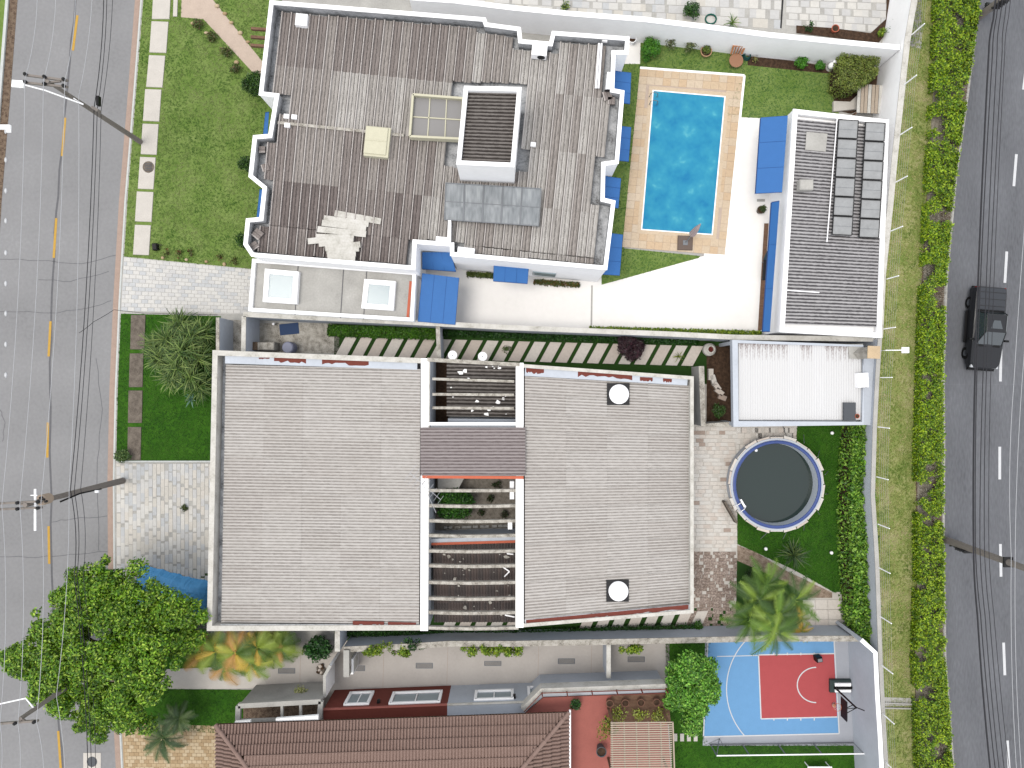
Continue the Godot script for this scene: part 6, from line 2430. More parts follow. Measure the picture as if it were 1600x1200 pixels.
	t = T("slatted_platform", "pale slatted timber platform in the corner behind the pool house", "platform", Vector3(q[3].x, 0, q[3].z))
	for k in 8:
		b = MB.new()
		var a0: Vector3 = q[0].lerp(q[1], (k + 0.5) / 8.0)
		var a1: Vector3 = q[3].lerp(q[2], (k + 0.5) / 8.0)
		b.bar(a0, a1, 0.185, 0.04)
		part("plank", b, M.slat if k % 3 else M.offwhite, t)
	for k in 4:
		b = MB.new()
		b.bar(Vector3(q[k].x, 0, q[k].z), q[k] - Vector3(0, 0.02, 0), 0.08, 0.08)
		part("leg", b, M.wood, t)
	t = T("garden_step", "pale concrete step between the lawn and the slatted platform", "step", P(1320, 166, 0))
	b = MB.new()
	b.prism(poly([1300, 160, 1326, 161, 1338, 150, 1338, 172, 1300, 176]), 0.0, 0.22)
	part("tread", b, M.slab, t)
	# pool-side terrace: planter, timber strip, lounge
	pot("planter", "dark round pot on the white floor by the blue awnings", P(1186, 330, 0), 0.25, 0.4, M.slab_dark)
	shrub("potted_plant", "dark leafy plant in the pot by the blue awnings", P(1187, 329, 0) + Vector3(0, 0.34, 0), 0.26, 0.35, [lin(60, 84, 40), lin(84, 100, 50)], leaf(0.12, 0.05), 260, 5, "plant")
	b = MB.new()
	b.flat(poly([1194, 349, 1204, 349, 1196, 516, 1184, 516]), 0.012)
	S("timber_floor", b, M.wood)
	b = MB.new()
	b.box(P(1189, 313, 0.006), Vector3(0.5, 0.012, 0.16))
	S("drain_channel", b, M.concrete)
	var lp := P(1194, 418, 0)
	t = T("lounge_chair", "dark folded lounge chair half hidden under the narrow blue awning", "chair", lp + Vector3(0, 0.012, 0))
	b = MB.new()
	b.slab(lp + Vector3(0.1, 0.36, 0.2), Vector3(0.6, 0.1, 1.3), 0.03, Basis(Vector3.UP, -0.07))
	part("seat", b, M.dark, t)
	b = MB.new()
	b.bar(lp + Vector3(0.1, 0.4, -0.4), lp + Vector3(0.14, 0.9, -0.8), 0.58, 0.06)
	part("backrest", b, mat(alb(70, 92, 104), 0.7), t)
	for k in 4:
		b = MB.new()
		var d := Vector3(-0.14 + 0.5 * (k % 2), 0, -0.3 + 1.0 * (k / 2))
		b.box(lp + d + Vector3(0, 0.17, 0), Vector3(0.04, 0.34, 0.04))
		part("leg", b, M.grey_metal, t)
	# service passage: tank, drum, buckets
	var tk := P(408, 541, 0.9)
	t = T("water_tank", "pale square tank standing in the dim service passage", "tank", Vector3(tk.x, 0, tk.z))
	b = MB.new()
	b.slab(Vector3(tk.x, 0.55, tk.z), Vector3(1.7, 1.1, 0.5), 0.05)
	part("tank_body", b, M.weathered, t)
	b = MB.new()
	b.slab(Vector3(tk.x - 0.5, 1.14, tk.z), Vector3(0.7, 0.08, 0.5), 0.03)
	part("lid", b, M.brown, t)
	var dm := P(450, 543, 0.8)
	t = T("plastic_drum", "lavender plastic drum next to the pale square tank", "drum", Vector3(dm.x, 0, dm.z))
	b = MB.new()
	b.lathe(Vector3(dm.x, 0, dm.z), [0.0, 0.0, 0.34, 0.0, 0.37, 0.1, 0.37, 0.8, 0.34, 0.88, 0.0, 0.9], 20)
	part("drum_body", b, mat(alb(146, 150, 176), 0.5), t)
	b = MB.new()
	b.lathe(Vector3(dm.x, 0.9, dm.z), [0.3, 0.0, 0.3, 0.03, 0.0, 0.035], 18)
	part("lid", b, mat(alb(164, 168, 190), 0.5), t)
	var bm := P(452, 514, 0)
	t = T("blue_mat", "faded blue sheet lying on the service passage floor", "sheet", bm + Vector3(0, 0.004, 0))
	b = MB.new()
	b.box(bm + Vector3(0, 0.012, 0), Vector3(1.2, 0.016, 0.7), Basis(Vector3.UP, 0.1))
	part("cloth", b, mat(alb(70, 90, 128), 0.9), t)
	var gl := P(427, 506, 0.4)
	t = T("garden_globe", "white globe light on the floor of the service passage", "garden light", Vector3(gl.x, 0, gl.z))
	b = MB.new()
	b.tube([Vector3(gl.x, 0, gl.z), Vector3(gl.x, 0.3, gl.z)], 0.03, 0.03, 6)
	part("stake", b, M.dark, t)
	b = MB.new()
	b.ball(Vector3(gl.x, 0.38, gl.z), Vector3.ONE * 0.09, 10, 7)
	part("globe", b, M.white_metal, t)
	# pale garden urn at the end of the stepping slabs
	var ur := P(1104, 547, 0.0)
	t = T("garden_urn", "pale tall urn at the end of the stepping slabs", "urn", ur + Vector3(0, 0.0, 0))
	b = MB.new()
	b.lathe(ur, [0.0, 0.0, 0.2, 0.0, 0.28, 0.15, 0.4, 0.5, 0.38, 0.75, 0.22, 0.95, 0.24, 1.05, 0.18, 1.05, 0.16, 0.9, 0.0, 0.88], 24)
	part("body", b, M.offwhite, t)
	b = MB.new()
	b.lathe(ur + Vector3(0, 0.92, 0), [0.0, 0.0, 0.17, 0.0], 16)
	part("mouth", b, mat(alb(110, 50, 44), 0.9), t)
	# stone slabs and rubble in the light well
	t = T("stone_slab", "broken tan stone slabs leaning in the planted light well", "stone", P(1118, 600, 0))
	for k in 5:
		b = MB.new()
		b.box(P(1110 + k * 4.5, 585 + k * 9, 0.15), Vector3(0.3, 0.3, 0.7 - 0.05 * k), Basis(Vector3.UP, 0.3 * k))
		part("piece", b, M.court[k], t)
	b = MB.new()
	b.flat(poly([1104, 540, 1146, 540, 1146, 662, 1104, 662]), 0.006)
	S("flower_bed", b, M.soil)
	# orange pot on the shed roof vent
	var op := P(1337, 650, 2.75)
	pot("clay_pot", "small orange pot beside the dark vent on the shed roof", Vector3(op.x, 2.72, op.z), 0.14, 0.24, M.redtrim)
	# floodlight on the wall by the chimney
	var fl := P(1377, 548, 3.05)
	t = T("street_lamp", "white flood lamp on an arm over the verge behind the chimney", "lamp", Vector3(fl.x, 3.0, fl.z))
	b = MB.new()
	b.tube([Vector3(fl.x, 3.0, fl.z), Vector3(fl.x, 3.6, fl.z), Vector3(fl.x + 0.85, 3.8, fl.z)], 0.035, 0.03, 7)
	part("arm", b, M.white_metal, t)
	b = MB.new()
	b.slab(Vector3(fl.x + 1.0, 3.8, fl.z), Vector3(0.42, 0.1, 0.34), 0.03)
	part("head", b, M.white_metal, t)
	# dark mat on the little patio, red toy
	var mt := P(1300, 989, 0)
	t = T("door_mat", "dark brown mat on the pale slabs below the palms", "mat", mt + Vector3(0, 0.03, 0))
	b = MB.new()
	b.box(mt + Vector3(0, 0.045, 0), Vector3(0.76, 0.02, 0.5), Basis(Vector3.UP, 0.06))
	part("pile", b, mat(alb(66, 48, 40), 0.95), t)
	# front lawn: floodlight and edging stones
	var sl := P(247, 387, 0)
	t = T("garden_floodlight", "small black floodlight on the front lawn near the driveway", "floodlight", sl)
	b = MB.new()
	b.slab(sl + Vector3(-0.05, 0.24, 0), Vector3(0.3, 0.3, 0.42), 0.05, Basis(Vector3.UP, 0.1))
	part("housing", b, M.black, t)
	b = MB.new()
	b.tube([sl, sl + Vector3(0, 0.2, 0)], 0.03, 0.03, 6)
	b.tube([sl + Vector3(0, 0.3, -0.15), sl + Vector3(0.42, 0.28, -0.1)], 0.025, 0.02, 6)
	part("bracket", b, M.black, t)
	var stones := [302, 37, 323, 52, 349, 77, 370, 98, 340, 10, 352, 22, 362, 36, 376, 52, 388, 66, 255, 403, 292, 406, 323, 409, 351, 413]
	for i in range(0, stones.size(), 2):
		var s := P(stones[i], stones[i + 1], 0)
		t = T("edging_stone", "tan edging stone, %s" % ("%s along the lawn side of the garden path" % nth(i / 2) if i < 8 else "%s along the house side of the garden path" % nth(i / 2 - 4) if i < 18 else "%s along the driveway from the floodlight" % nth(i / 2 - 9)), "stone", s, "edging stones round the front lawn")
		b = MB.new()
		b.ball(s + Vector3(0, 0.06, 0), Vector3(rng.randf_range(0.1, 0.17), 0.1, rng.randf_range(0.08, 0.14)), 8, 5)
		part("stone_body", b, M.cobble[i % 3], t)
	# three timber beams sticking out of the north house's west wall
	for k in 3:
		var s := P(393 + k * -0.5, 45 + k * 13, 3.3)
		t = T("timber_beam", "brown timber beam jutting over the garden path, %s from the dark shrub" % nth(2 - k), "beam", Vector3(s.x, 3.2, s.z), "three beams jutting over the garden path")
		b = MB.new()
		b.bar(s, s + Vector3(1.7, 0, 0.12), 0.14, 0.2)
		part("beam_end", b, M.wood, t)
	# dish antenna wheels on the passage wall top, tv antenna on the courtyard beam
	for k in 2:
		var s := P(707 + k * 47, 555 + k * 2, 2.0)
		t = T("satellite_dish", "small white dish north of the courtyard, %s" % ["by the short cross wall", "by the weedy slab gap"][k], "dish", Vector3(s.x, 0, s.z), "two dishes north of the courtyard")
		b = MB.new()
		b.lathe(Vector3(s.x, 1.9, s.z), [0.0, 0.0, 0.16, 0.02, 0.28, 0.08, 0.27, 0.09, 0.15, 0.035, 0.0, 0.02], 20)
		part("reflector", b, M.white_metal, t)
		b = MB.new()
		b.tube([Vector3(s.x, 0, s.z), Vector3(s.x, 1.95, s.z)], 0.03, 0.03, 7)
		part("mast", b, M.grey_metal, t)
	var an := P(664, 752, 3.6)
	t = T("tv_antenna", "spidery grey television antenna on the courtyard's white beam", "antenna", Vector3(an.x, 3.58, an.z))
	b = MB.new()
	b.tube([Vector3(an.x, 3.58, an.z), Vector3(an.x, 4.9, an.z)], 0.025, 0.02, 6)
	part("mast", b, M.grey_metal, t)
	b = MB.new()
	b.tube([Vector3(an.x - 0.7, 4.7, an.z - 0.6), Vector3(an.x + 1.0, 4.6, an.z + 0.9)], 0.015, 0.015, 5)
	b.tube([Vector3(an.x, 4.6, an.z), Vector3(an.x + 0.7, 4.2, an.z + 1.7)], 0.015, 0.015, 5)
	part("boom", b, M.wire_light, t)
	for k in 9:
		b = MB.new()
		var s := Vector3(an.x - 0.7, 4.7, an.z - 0.6).lerp(Vector3(an.x + 1.0, 4.6, an.z + 0.9), k / 8.0)
		var l := 0.65 - 0.045 * k
		b.tube([s + Vector3(-l * 0.55, 0, l * 0.75), s + Vector3(l * 0.55, 0, -l * 0.75)], 0.009, 0.009, 4)
		part("element", b, M.wire_light, t)
	# fallen gutter pieces on the sunken roof
	t = T("loose_gutter", "bent white gutter pieces fallen on the sunken dark roof", "gutter", P(790, 890, 2.5))
	for p in [[786, 886, 796, 893], [796, 893, 788, 901], [792, 865, 802, 866], [789, 961, 804, 964]]:
		b = MB.new()
		b.bar(P(p[0], p[1], 2.56), P(p[2], p[3], 2.56), 0.07, 0.04)
		part("length", b, M.white_metal, t)
	# letterbox and gate clutter in the tile house passage
	var lb := P(550, 1037, 1.0)
	t = T("white_cabinet", "tall white meter cabinet standing by the beige gate pier", "cabinet", Vector3(lb.x, 0, lb.z))
	b = MB.new()
	b.slab(Vector3(lb.x, 0.75, lb.z), Vector3(0.36, 1.48, 0.95), 0.03)
	part("case", b, M.white, t)
	b = MB.new()
	b.box(Vector3(lb.x + 0.185, 0.75, lb.z), Vector3(0.012, 1.2, 0.8))
	part("door", b, M.offwhite, t)
	t = T("rubble_heap", "small heap of brown stones against the angled gate wall", "rubble", P(500, 1047, 0))
	for k in 9:
		b = MB.new()
		b.ball(P(497 + rng.randf() * 9, 1053 - k * 1.5 - rng.randf() * 2, 0.1), Vector3(rng.randf_range(0.1, 0.22), rng.randf_range(0.08, 0.14), rng.randf_range(0.1, 0.2)), 7, 5)
		part("stone", b, [M.slab_dark, M.court[3], M.soil][k % 3], t)
	# terrace pots
	for k in 4:
		var s := P(953 + k * 24.4, 1100 - k * 0.6, 3.4)
		pot("terrace_pot", "terracotta pot in the terrace row, %s from the railing plant" % nth(k), Vector3(s.x, 2.93, s.z), 0.22, 0.45, mat(alb(150, 110, 92), 0.85), "four pots in a row on the terrace")
	var bigp := P(940, 1176, 3.6)
	pot("terrace_pot", "large dark grey round pot standing on the red terrace floor", Vector3(bigp.x, 2.9, bigp.z), 0.3, 0.65, M.iron)
	# things along the flagstone yard
	var hs := P(1110, 31, 0)
	t = T("garden_hose", "green hose coil on the flagstones behind the white wall", "hose", hs + Vector3(0, 0.02, 0))
	b = MB.new()
	var ring2 := []
	for i in 25: ring2.append(hs + Vector3(cos(TAU * i / 12.0) * 0.34, 0.06 + 0.003 * i, sin(TAU * i / 12.0) * 0.3))
	b.tube(ring2, 0.045, 0.045, 6)
	part("coil", b, mat(alb(30, 110, 96), 0.5), t)
	var cl := P(1302, 48, 0)
	pot("clay_pot", "broken terracotta pot in the bed behind the white wall", cl + Vector3(0, 0.03, 0), 0.24, 0.3, M.redtrim)
	b = MB.new()
	b.bar(P(1225, -30, 0.012), P(1220, 44, 0.012), 0.1, 0.02)
	S("drain_channel", b, M.dark)
	var cr := P(8, 199, 5.5)
	t = T("street_lamp", "white street lamp head reaching in over the west kerb", "lamp", Vector3(cr.x - 5.2, 0, cr.z - 0.1))
	b = MB.new()
	b.tube([Vector3(cr.x - 5.2, 0, cr.z - 0.1), Vector3(cr.x - 5.2, 5.3, cr.z - 0.1), Vector3(cr.x - 0.3, 5.55, cr.z)], 0.06, 0.04, 7)
	part("post", b, M.white_metal, t)
	b = MB.new()
	b.slab(Vector3(cr.x, 5.55, cr.z), Vector3(0.6, 0.12, 0.26), 0.04)
	b.slab(Vector3(cr.x + 0.2, 5.5, cr.z + 0.08), Vector3(0.24, 0.1, 0.4), 0.03)
	part("head", b, M.white_metal, t)
	var wt := P(1280, 1199, 0.6)
	t = T("white_table", "white garden table on the lawn south of the net fence", "table", Vector3(wt.x, 0.004, wt.z + 0.3))
	b = MB.new()
	b.slab(Vector3(wt.x, 0.7, wt.z + 0.3), Vector3(1.5, 0.05, 0.8), 0.02)
	part("table_top", b, M.white_metal, t)
	for k in 4:
		b = MB.new()
		b.box(Vector3(wt.x - 0.65 + 1.3 * (k % 2), 0.34, wt.z + 0.3 - 0.32 + 0.64 * (k / 2)), Vector3(0.05, 0.68, 0.05))
		part("leg", b, M.white_metal, t)

# ---- planting --------------------------------------------------------------------------------------------------------
func planting():
	var lf := leaf(0.2, 0.11)
	var lf_s := leaf(0.12, 0.07)
	var green := [lin(124, 168, 30), lin(96, 144, 22), lin(176, 208, 76), lin(60, 106, 16), lin(140, 184, 42), lin(110, 156, 26), lin(76, 122, 20)]
	var deep := [lin(40, 84, 26), lin(56, 104, 34), lin(30, 66, 20)]
	var lime := [lin(140, 174, 40), lin(110, 150, 30), lin(170, 190, 60)]
	# the big roadside tree, in three overlapping masses
	var lob := []
	for q in [[165, 985, 5.2, 2.7, 70], [150, 925, 4.6, 2.0, 44], [95, 975, 4.3, 1.8, 38], [62, 1035, 4.2, 1.7, 34], [110, 1060, 5.0, 2.3, 56], [190, 1065, 5.2, 2.3, 56], [150, 1115, 4.2, 1.6, 28], [205, 1105, 4.0, 1.5, 22], [235, 1010, 4.8, 2.1, 46], [272, 965, 4.0, 1.6, 28], [215, 940, 4.6, 1.9, 36], [285, 1000, 3.4, 1.1, 12], [30, 1025, 3.6, 0.9, 9]]: lob.append([P(q[0], q[1], q[2]), q[3], q[4]])
	tree("shade_tree", "big round leafy green tree overhanging the west road", P(175, 1005, 0), lob, 0.44, 130.0, leaf(0.19, 0.1), green, 0.3)
	lob = []
	for q in [[1075, 1050, 3.4, 0.9, 12], [1095, 1045, 3.0, 0.9, 10], [1065, 1080, 3.4, 0.9, 12], [1100, 1080, 3.2, 1.0, 14], [1080, 1110, 3.0, 0.9, 12], [1112, 1062, 2.6, 0.6, 6], [1055, 1045, 2.6, 0.5, 5], [1085, 1130, 2.4, 0.5, 5]]: lob.append([P(q[0], q[1], q[2]), q[3], q[4]])
	tree("court_tree", "bright green broadleaf tree between terrace and basketball court", P(1078, 1070, 0), lob, 0.42, 200.0, leaf(0.17, 0.09), [lin(116, 180, 56), lin(88, 152, 36), lin(148, 200, 78), lin(66, 122, 30)], 0.12, 0.8)
	# east hedge with bare gaps, behind it the verge
	hedge("verge_hedge", "long yellow green hedge with bare patches along the east road", poly([1468, -70, 1534, -70, 1524, 40, 1505, 175, 1489, 290, 1476, 437, 1471, 584, 1472, 850, 1474, 1030, 1483, 1147, 1490, 1270, 1438, 1270, 1430, 1040, 1434, 900, 1434, 700, 1440, 500, 1450, 300, 1462, 80], 0.6), 0.8, 62000, leaf(0.15, 0.085), [lin(150, 184, 30), lin(110, 150, 24), lin(176, 204, 46), lin(84, 124, 22)], 0.5, 0.03, mat(tex(33, [alb(130, 122, 108), alb(170, 162, 148), alb(196, 190, 176)], 0.04, 0.16, 0.5), 0.95, 0.5))
	# bare twigs showing in the gaps
	var xf := []
	var cols := PackedColorArray()
	for i in 15000:
		var y := rng.randf_range(-20, 1220)
		var e := 1474.0
		for k in range(0, EAST.size() - 2, 2):
			if y >= EAST[k + 1] and y <= EAST[k + 3]: e = lerpf(EAST[k], EAST[k + 2], (y - EAST[k + 1]) / float(EAST[k + 3] - EAST[k + 1]))
		var p := P(e - rng.randf_range(6, 42), y, 0)
		xf.append(Transform3D(Basis(rand_dir(), rng.randf() * TAU).scaled_local(Vector3(1.4, 1, 0.25)), p + Vector3(0, rng.randf_range(0.08, 0.4), 0)))
		cols.append(tone([lin(190, 184, 170), lin(160, 152, 138), lin(212, 206, 192)]))
	var o := many("dry_twigs", leaf(0.2, 0.08), M.grass, self, xf, cols)
	stuff(o, "grey dry twigs in the bare gaps of the east road hedge", "twigs")
	hedge("garden_hedge", "tall leafy green hedge along the wall by the round pool", poly([1334, 664, 1364, 664, 1362, 774, 1366, 870, 1368, 960, 1370, 1010, 1344, 998, 1334, 960, 1330, 860, 1328, 760], 1.8), 2.1, 13000, leaf(0.2, 0.11), [lin(124, 172, 52), lin(88, 138, 34), lin(152, 196, 74), lin(64, 110, 26)], 0.5)
	hedge("low_hedge", "bright green clipped strip under the party wall of the service passage", poly([514, 508, 684, 514, 684, 530, 512, 524], 0.5), 0.6, 5000, lf_s, [lin(70, 120, 20), lin(52, 100, 14), lin(90, 140, 30)], 0.1)
	hedge("low_hedge", "narrow dark green strip under the mossy party wall", poly([694, 517, 1090, 532, 1090, 538, 694, 524], 0.4), 0.4, 5000, lf_s, deep, 0.1)
	hedge("low_hedge", "narrow yellow green hedge strip between white patio and party wall", poly([923, 511, 1187, 518, 1187, 526, 923, 518], 0.3), 0.5, 5000, lf_s, [lin(120, 150, 30), lin(90, 130, 24), lin(160, 180, 50)], 0.1)
	hedge("low_hedge", "dark green strip at the foot of the grey south party wall", poly([806, 985, 1090, 975, 1090, 986, 806, 994], 0.3), 0.5, 5000, lf_s, deep, 0.1)
	hedge("low_hedge", "low dark hedge between the short white wall and courtyard", poly([545, 985, 806, 985, 806, 992, 545, 992], 0.3), 0.5, 4000, lf_s, deep, 0.1)
	hedge("low_hedge", "small clipped row at the foot of the white house's south wall", poly([836, 437, 905, 442, 904, 448, 835, 443], 0.3), 0.3, 1100, lf_s, [lin(96, 110, 40), lin(70, 90, 30), lin(120, 84, 40)], 0.1)
	hedge("low_hedge", "small clipped row between the blue awnings on the patio", poly([731, 425, 771, 428, 771, 434, 730, 431], 0.3), 0.3, 700, lf_s, [lin(96, 110, 40), lin(70, 90, 30)], 0.1)
	# clipped bush
	hedge("topiary_bush", "big rounded clipped bush in the corner behind the pool house", poly([1316, 80, 1330, 74, 1362, 76, 1376, 84, 1374, 112, 1364, 124, 1340, 138, 1322, 138, 1310, 128, 1312, 100], 1.6), 1.6, 5600, leaf(0.11, 0.06), [lin(128, 146, 60), lin(100, 122, 46), lin(150, 162, 76)], 0.2)
	# pool garden shrubs
	shrub("garden_shrub", "bright green round shrub at the pool deck's north corner", P(1012, 84, 0), 0.65, 1.1, [lin(80, 150, 30), lin(60, 120, 24), lin(104, 170, 44)], lf_s, 240, 9)
	shrub("garden_shrub", "low green tuft below the round shrub at the deck corner", P(1008, 92, 0), 0.34, 0.5, [lin(80, 150, 30), lin(60, 120, 24)], lf_s, 240, 5)
	shrub("garden_shrub", "thin greyish flowering shrub against the long white wall", P(1045, 74, 0), 0.42, 1.0, [lin(110, 124, 84), lin(150, 150, 120), lin(90, 104, 66)], lf_s, 60, 7)
	shrub("garden_shrub", "wider greyish twiggy shrub near the clay bowl planter", P(1074, 78, 0), 0.5, 0.9, [lin(110, 124, 74), lin(140, 146, 104), lin(84, 104, 56)], lf_s, 60, 8)
	shrub("garden_shrub", "leafy green shrub in the soil bed, farther from the white statue", P(1248, 103, 0), 0.42, 0.7, [lin(90, 160, 40), lin(70, 136, 30)], lf_s, 220, 7)
	shrub("garden_shrub", "leafy green shrub in the soil bed, next to the white statue", P(1277, 107, 0), 0.36, 0.6, [lin(90, 160, 40), lin(64, 126, 30)], lf_s, 220, 6)
	shrub("garden_shrub", "small withered yellowish plant at the end of the soil bed", P(1178, 95, 0), 0.25, 0.4, [lin(150, 140, 80), lin(110, 120, 60)], lf_s, 70, 5)
	# behind the north wall
	shrub("garden_shrub", "green shrub against the wall beside the hose coil", P(1076, 24, 0), 0.62, 0.9, deep + [lin(80, 120, 50)], lf_s, 200, 8)
	var blade := one_leaf(alb(96, 132, 66))
	var blade2 := one_leaf(alb(66, 104, 50))
	var blade3 := one_leaf(alb(140, 164, 84))
	var straps := [strap(0.5, 0.045), strap(0.8, 0.04), strap(0.25, 0.045)]
	rosettes("spiky_plant", "small spiky plant on the flagstones behind the white wall", P(1144, 36, 0), [P(1144, 36, 0.35)], 22, 0.65, [blade, blade2, blade3], straps)
	rosettes("spiky_plant", "spiky palm-like plant in the corner bed of the flagstone yard", P(1408, 38, 0), [P(1408, 36, 0.8), P(1400, 50, 0.5)], 20, 0.75, [blade, blade2], straps)
	shrub("garden_shrub", "small lime shrub in the curved corner bed", P(1374, 54, 0), 0.3, 0.5, lime, lf_s, 160, 5)
	shrub("garden_shrub", "low dark ground plant in the bed behind the white wall", P(1262, 46, 0), 0.5, 0.3, deep, lf_s, 150, 6)
	shrub("garden_shrub", "little green weed clump on the north flagstones at the wall", P(884, 13, 0), 0.35, 0.4, deep + lime, lf_s, 120, 5)
	# front of the north house
	for q in [[398, 140, "tall dark leafy shrub beside the path at the white house", 0.75, 1.4], [384, 262, "dark green shrub under the second window bay of the white house", 0.5, 1.2], [382, 378, "dark green shrub at the driveway corner of the white house", 0.5, 1.2]]:
		shrub("garden_shrub", q[2], P(q[0] + 8, q[1], 0), q[3], q[4], [lin(56, 92, 30), lin(40, 74, 22), lin(80, 116, 44)], leaf(0.2, 0.06), 200, 9)
	for q in [[312, 41], [333, 60], [356, 84], [371, 110]]:
		shrub("path_shrub", "small round olive shrub by the garden path, %s from the sidewalk" % nth([312, 333, 356, 371].find(q[0])), P(q[0], q[1], 0), 0.34, 0.42, [lin(92, 110, 50), lin(74, 96, 38), lin(110, 96, 60)], lf_s, 200, 6, "shrub", "round shrubs along the garden path")
	for q in [[262, 396], [282, 396], [298, 394], [345, 403], [368, 408]]:
		shrub("drive_plant", "low reddish green plant along the driveway, %s from the floodlight" % nth([262, 282, 298, 345, 368].find(q[0])), P(q[0], q[1], 0), 0.3, 0.28, [lin(96, 104, 44), lin(80, 92, 36), lin(116, 74, 40)], lf_s, 90, 5, "plant", "low plants edging the driveway")
	# front of the middle house: great strap-leaved clump, agave, shrub
	var heads := []
	for q in [[282, 553, 1.7], [262, 530, 1.3], [300, 528, 1.4], [250, 560, 1.1], [312, 560, 1.2], [268, 588, 1.1], [298, 590, 1.2], [282, 508, 1.0], [318, 520, 0.9], [246, 540, 0.9], [310, 604, 0.8], [278, 572, 1.5], [292, 545, 1.6]]: heads.append(P(q[0], q[1], q[2]))
	rosettes("strap_leaf_shrub", "great spiky clump of long green strap leaves on the lawn", P(284, 556, 0), heads, 23, 1.25, [one_leaf(alb(120, 146, 76)), one_leaf(alb(86, 116, 52)), one_leaf(alb(150, 170, 96)), one_leaf(alb(60, 92, 38))], [strap(0.55, 0.026), strap(0.85, 0.025), strap(0.35, 0.025)], "shrub", Vector2(-0.1, 0.8), 2000, [lin(136, 160, 84), lin(100, 130, 58), lin(68, 100, 42)])
	rosettes("agave", "small pale blue green agave below the great spiky clump", P(299, 624, 0), [P(299, 624, 0.25)], 20, 0.55, [one_leaf(alb(130, 170, 150)), one_leaf(alb(104, 146, 124))], [strap(0.3, 0.07), strap(0.15, 0.07)], "plant")
	shrub("garden_shrub", "olive round shrub at the lawn corner by the stone driveway", P(196, 712, 0), 0.5, 0.6, [lin(80, 110, 50), lin(60, 92, 36), lin(104, 128, 66)], lf_s, 220, 8)
	shrub("weed_clump", "small weed clump growing in the pale stone driveway", P(289, 793, 0), 0.24, 0.25, [lin(90, 104, 56), lin(70, 84, 40)], lf_s, 260, 5, "plant")
	# yellow-green palms beside the middle house
	var pg := [one_leaf(alb(150, 172, 62)), one_leaf(alb(106, 140, 48)), one_leaf(alb(184, 192, 76)), one_leaf(alb(126, 158, 54)), one_leaf(alb(84, 116, 40)), one_leaf(alb(226, 190, 76)), one_leaf(alb(210, 160, 84))]
	var fr := [frond(0.45, 0.15), frond(0.75, 0.17), frond(0.6, 0.14)]
	palm("golden_palm", "golden green clump palm with orange old fronds below the roof corner", [[P(345, 1010, 0), P(338, 1018, 2.6)], [P(372, 1008, 0), P(368, 1020, 2.8)], [P(398, 1006, 0), P(402, 1012, 2.4)], [P(388, 1018, 0), P(392, 1035, 2.0)], [P(325, 1012, 0), P(316, 1020, 2.0)], [P(415, 1006, 0), P(420, 1016, 1.8)], [P(356, 1020, 0), P(352, 1040, 1.8)], [P(432, 1004, 0), P(436, 1010, 1.6)]], 17, 1.35, pg, [frond(0.45, 0.24), frond(0.8, 0.26), frond(0.6, 0.22)])
	shrub("garden_shrub", "yellow green leafy shrub beside the golden clump palm", P(448, 1003, 0), 0.9, 1.2, lime + [lin(96, 130, 30), lin(70, 104, 24)], leaf(0.22, 0.07), 120, 8)
	shrub("garden_shrub", "dark green dense shrub against the short white wall", P(502, 1003, 0), 0.85, 1.4, [lin(40, 84, 30), lin(30, 68, 24), lin(56, 104, 40)], lf, 130, 9)
	shrub("vine", "pale yellowish plant trailing over the porch frame of the tile house", P(480, 1070, 0), 0.5, 1.9, [lin(190, 190, 120), lin(160, 168, 90), lin(204, 204, 150)], lf_s, 110, 9, "plant")
	for q in [[255, 1152, 1.5, "fluffy dark green palm in front of the cobbled drive"], [280, 1122, 1.1, "slender olive palm between big tree and dark lawn"]]:
		palm("soft_palm", q[3], [[P(q[0], q[1], 0), P(q[0], q[1], 1.6)]], 28, q[2], [one_leaf(alb(66, 96, 44)), one_leaf(alb(88, 112, 56)), one_leaf(alb(50, 80, 36))], fr)
	# vines over the south party wall
	for q in [[600, 1014, "yellow green vine hanging over the wall by the white cabinet", 1.3], [650, 1004, "dark fern tuft sprouting over the grey south wall", 0.6], [755, 1016, "yellow green vine hanging over the wall beyond the courtyard", 1.3], [800, 1014, "little vine end on the south wall past the courtyard", 0.5], [985, 1012, "lime vine on the wall by the narrow white post wall", 0.5]]:
		var t := T("vine", q[2], "vine", P(q[0], q[1] - 8, 0))
		var clumps := []
		var b := MB.new()
		for k in int(8 + 10 * q[3]):
			var e := P(q[0] + (rng.randf() - 0.5) * q[3] * 56, q[1] + rng.randf_range(-5, 7), rng.randf_range(0.9, 2.15))
			clumps.append([e, rng.randf_range(0.14, 0.28)])
			b.tube([P(q[0], q[1] - 8, 0), P(q[0], q[1] - 8, 0).lerp(e, 0.7) + Vector3(0, 0.4, 0), e], 0.012, 0.008, 4)
		part("stem", b, M.bark, t)
		leaves("foliage", t, clumps, 130, leaf(0.15, 0.07), lime + [lin(90, 120, 30)] if q[0] != 650 else deep, -1.0)
	# stepping slab passage
	shrub("purple_shrub", "dark purple leaved shrub among the stepping slabs", P(983, 543, 0), 0.85, 1.2, [lin(62, 40, 48), lin(80, 52, 60), lin(44, 30, 36)], leaf(0.14, 0.07), 260, 10)
	rosettes("spiky_plant", "small yellow green palm seedling among the stepping slabs", P(1060, 557, 0), [P(1060, 557, 0.35)], 16, 0.5, [one_leaf(alb(150, 160, 60)), one_leaf(alb(110, 130, 50))], straps)
	shrub("weed_clump", "weedy green plant in the slab gap near the courtyard dishes", P(790, 545, 0), 0.4, 0.4, [lin(90, 120, 60), lin(120, 130, 80)], lf_s, 80, 5, "plant")
	shrub("weed_clump", "green plant at the end of the stepping slabs under the wall", P(1090, 976, 0), 0.4, 0.6, [lin(70, 120, 30), lin(54, 96, 24)], lf_s, 200, 6, "plant")
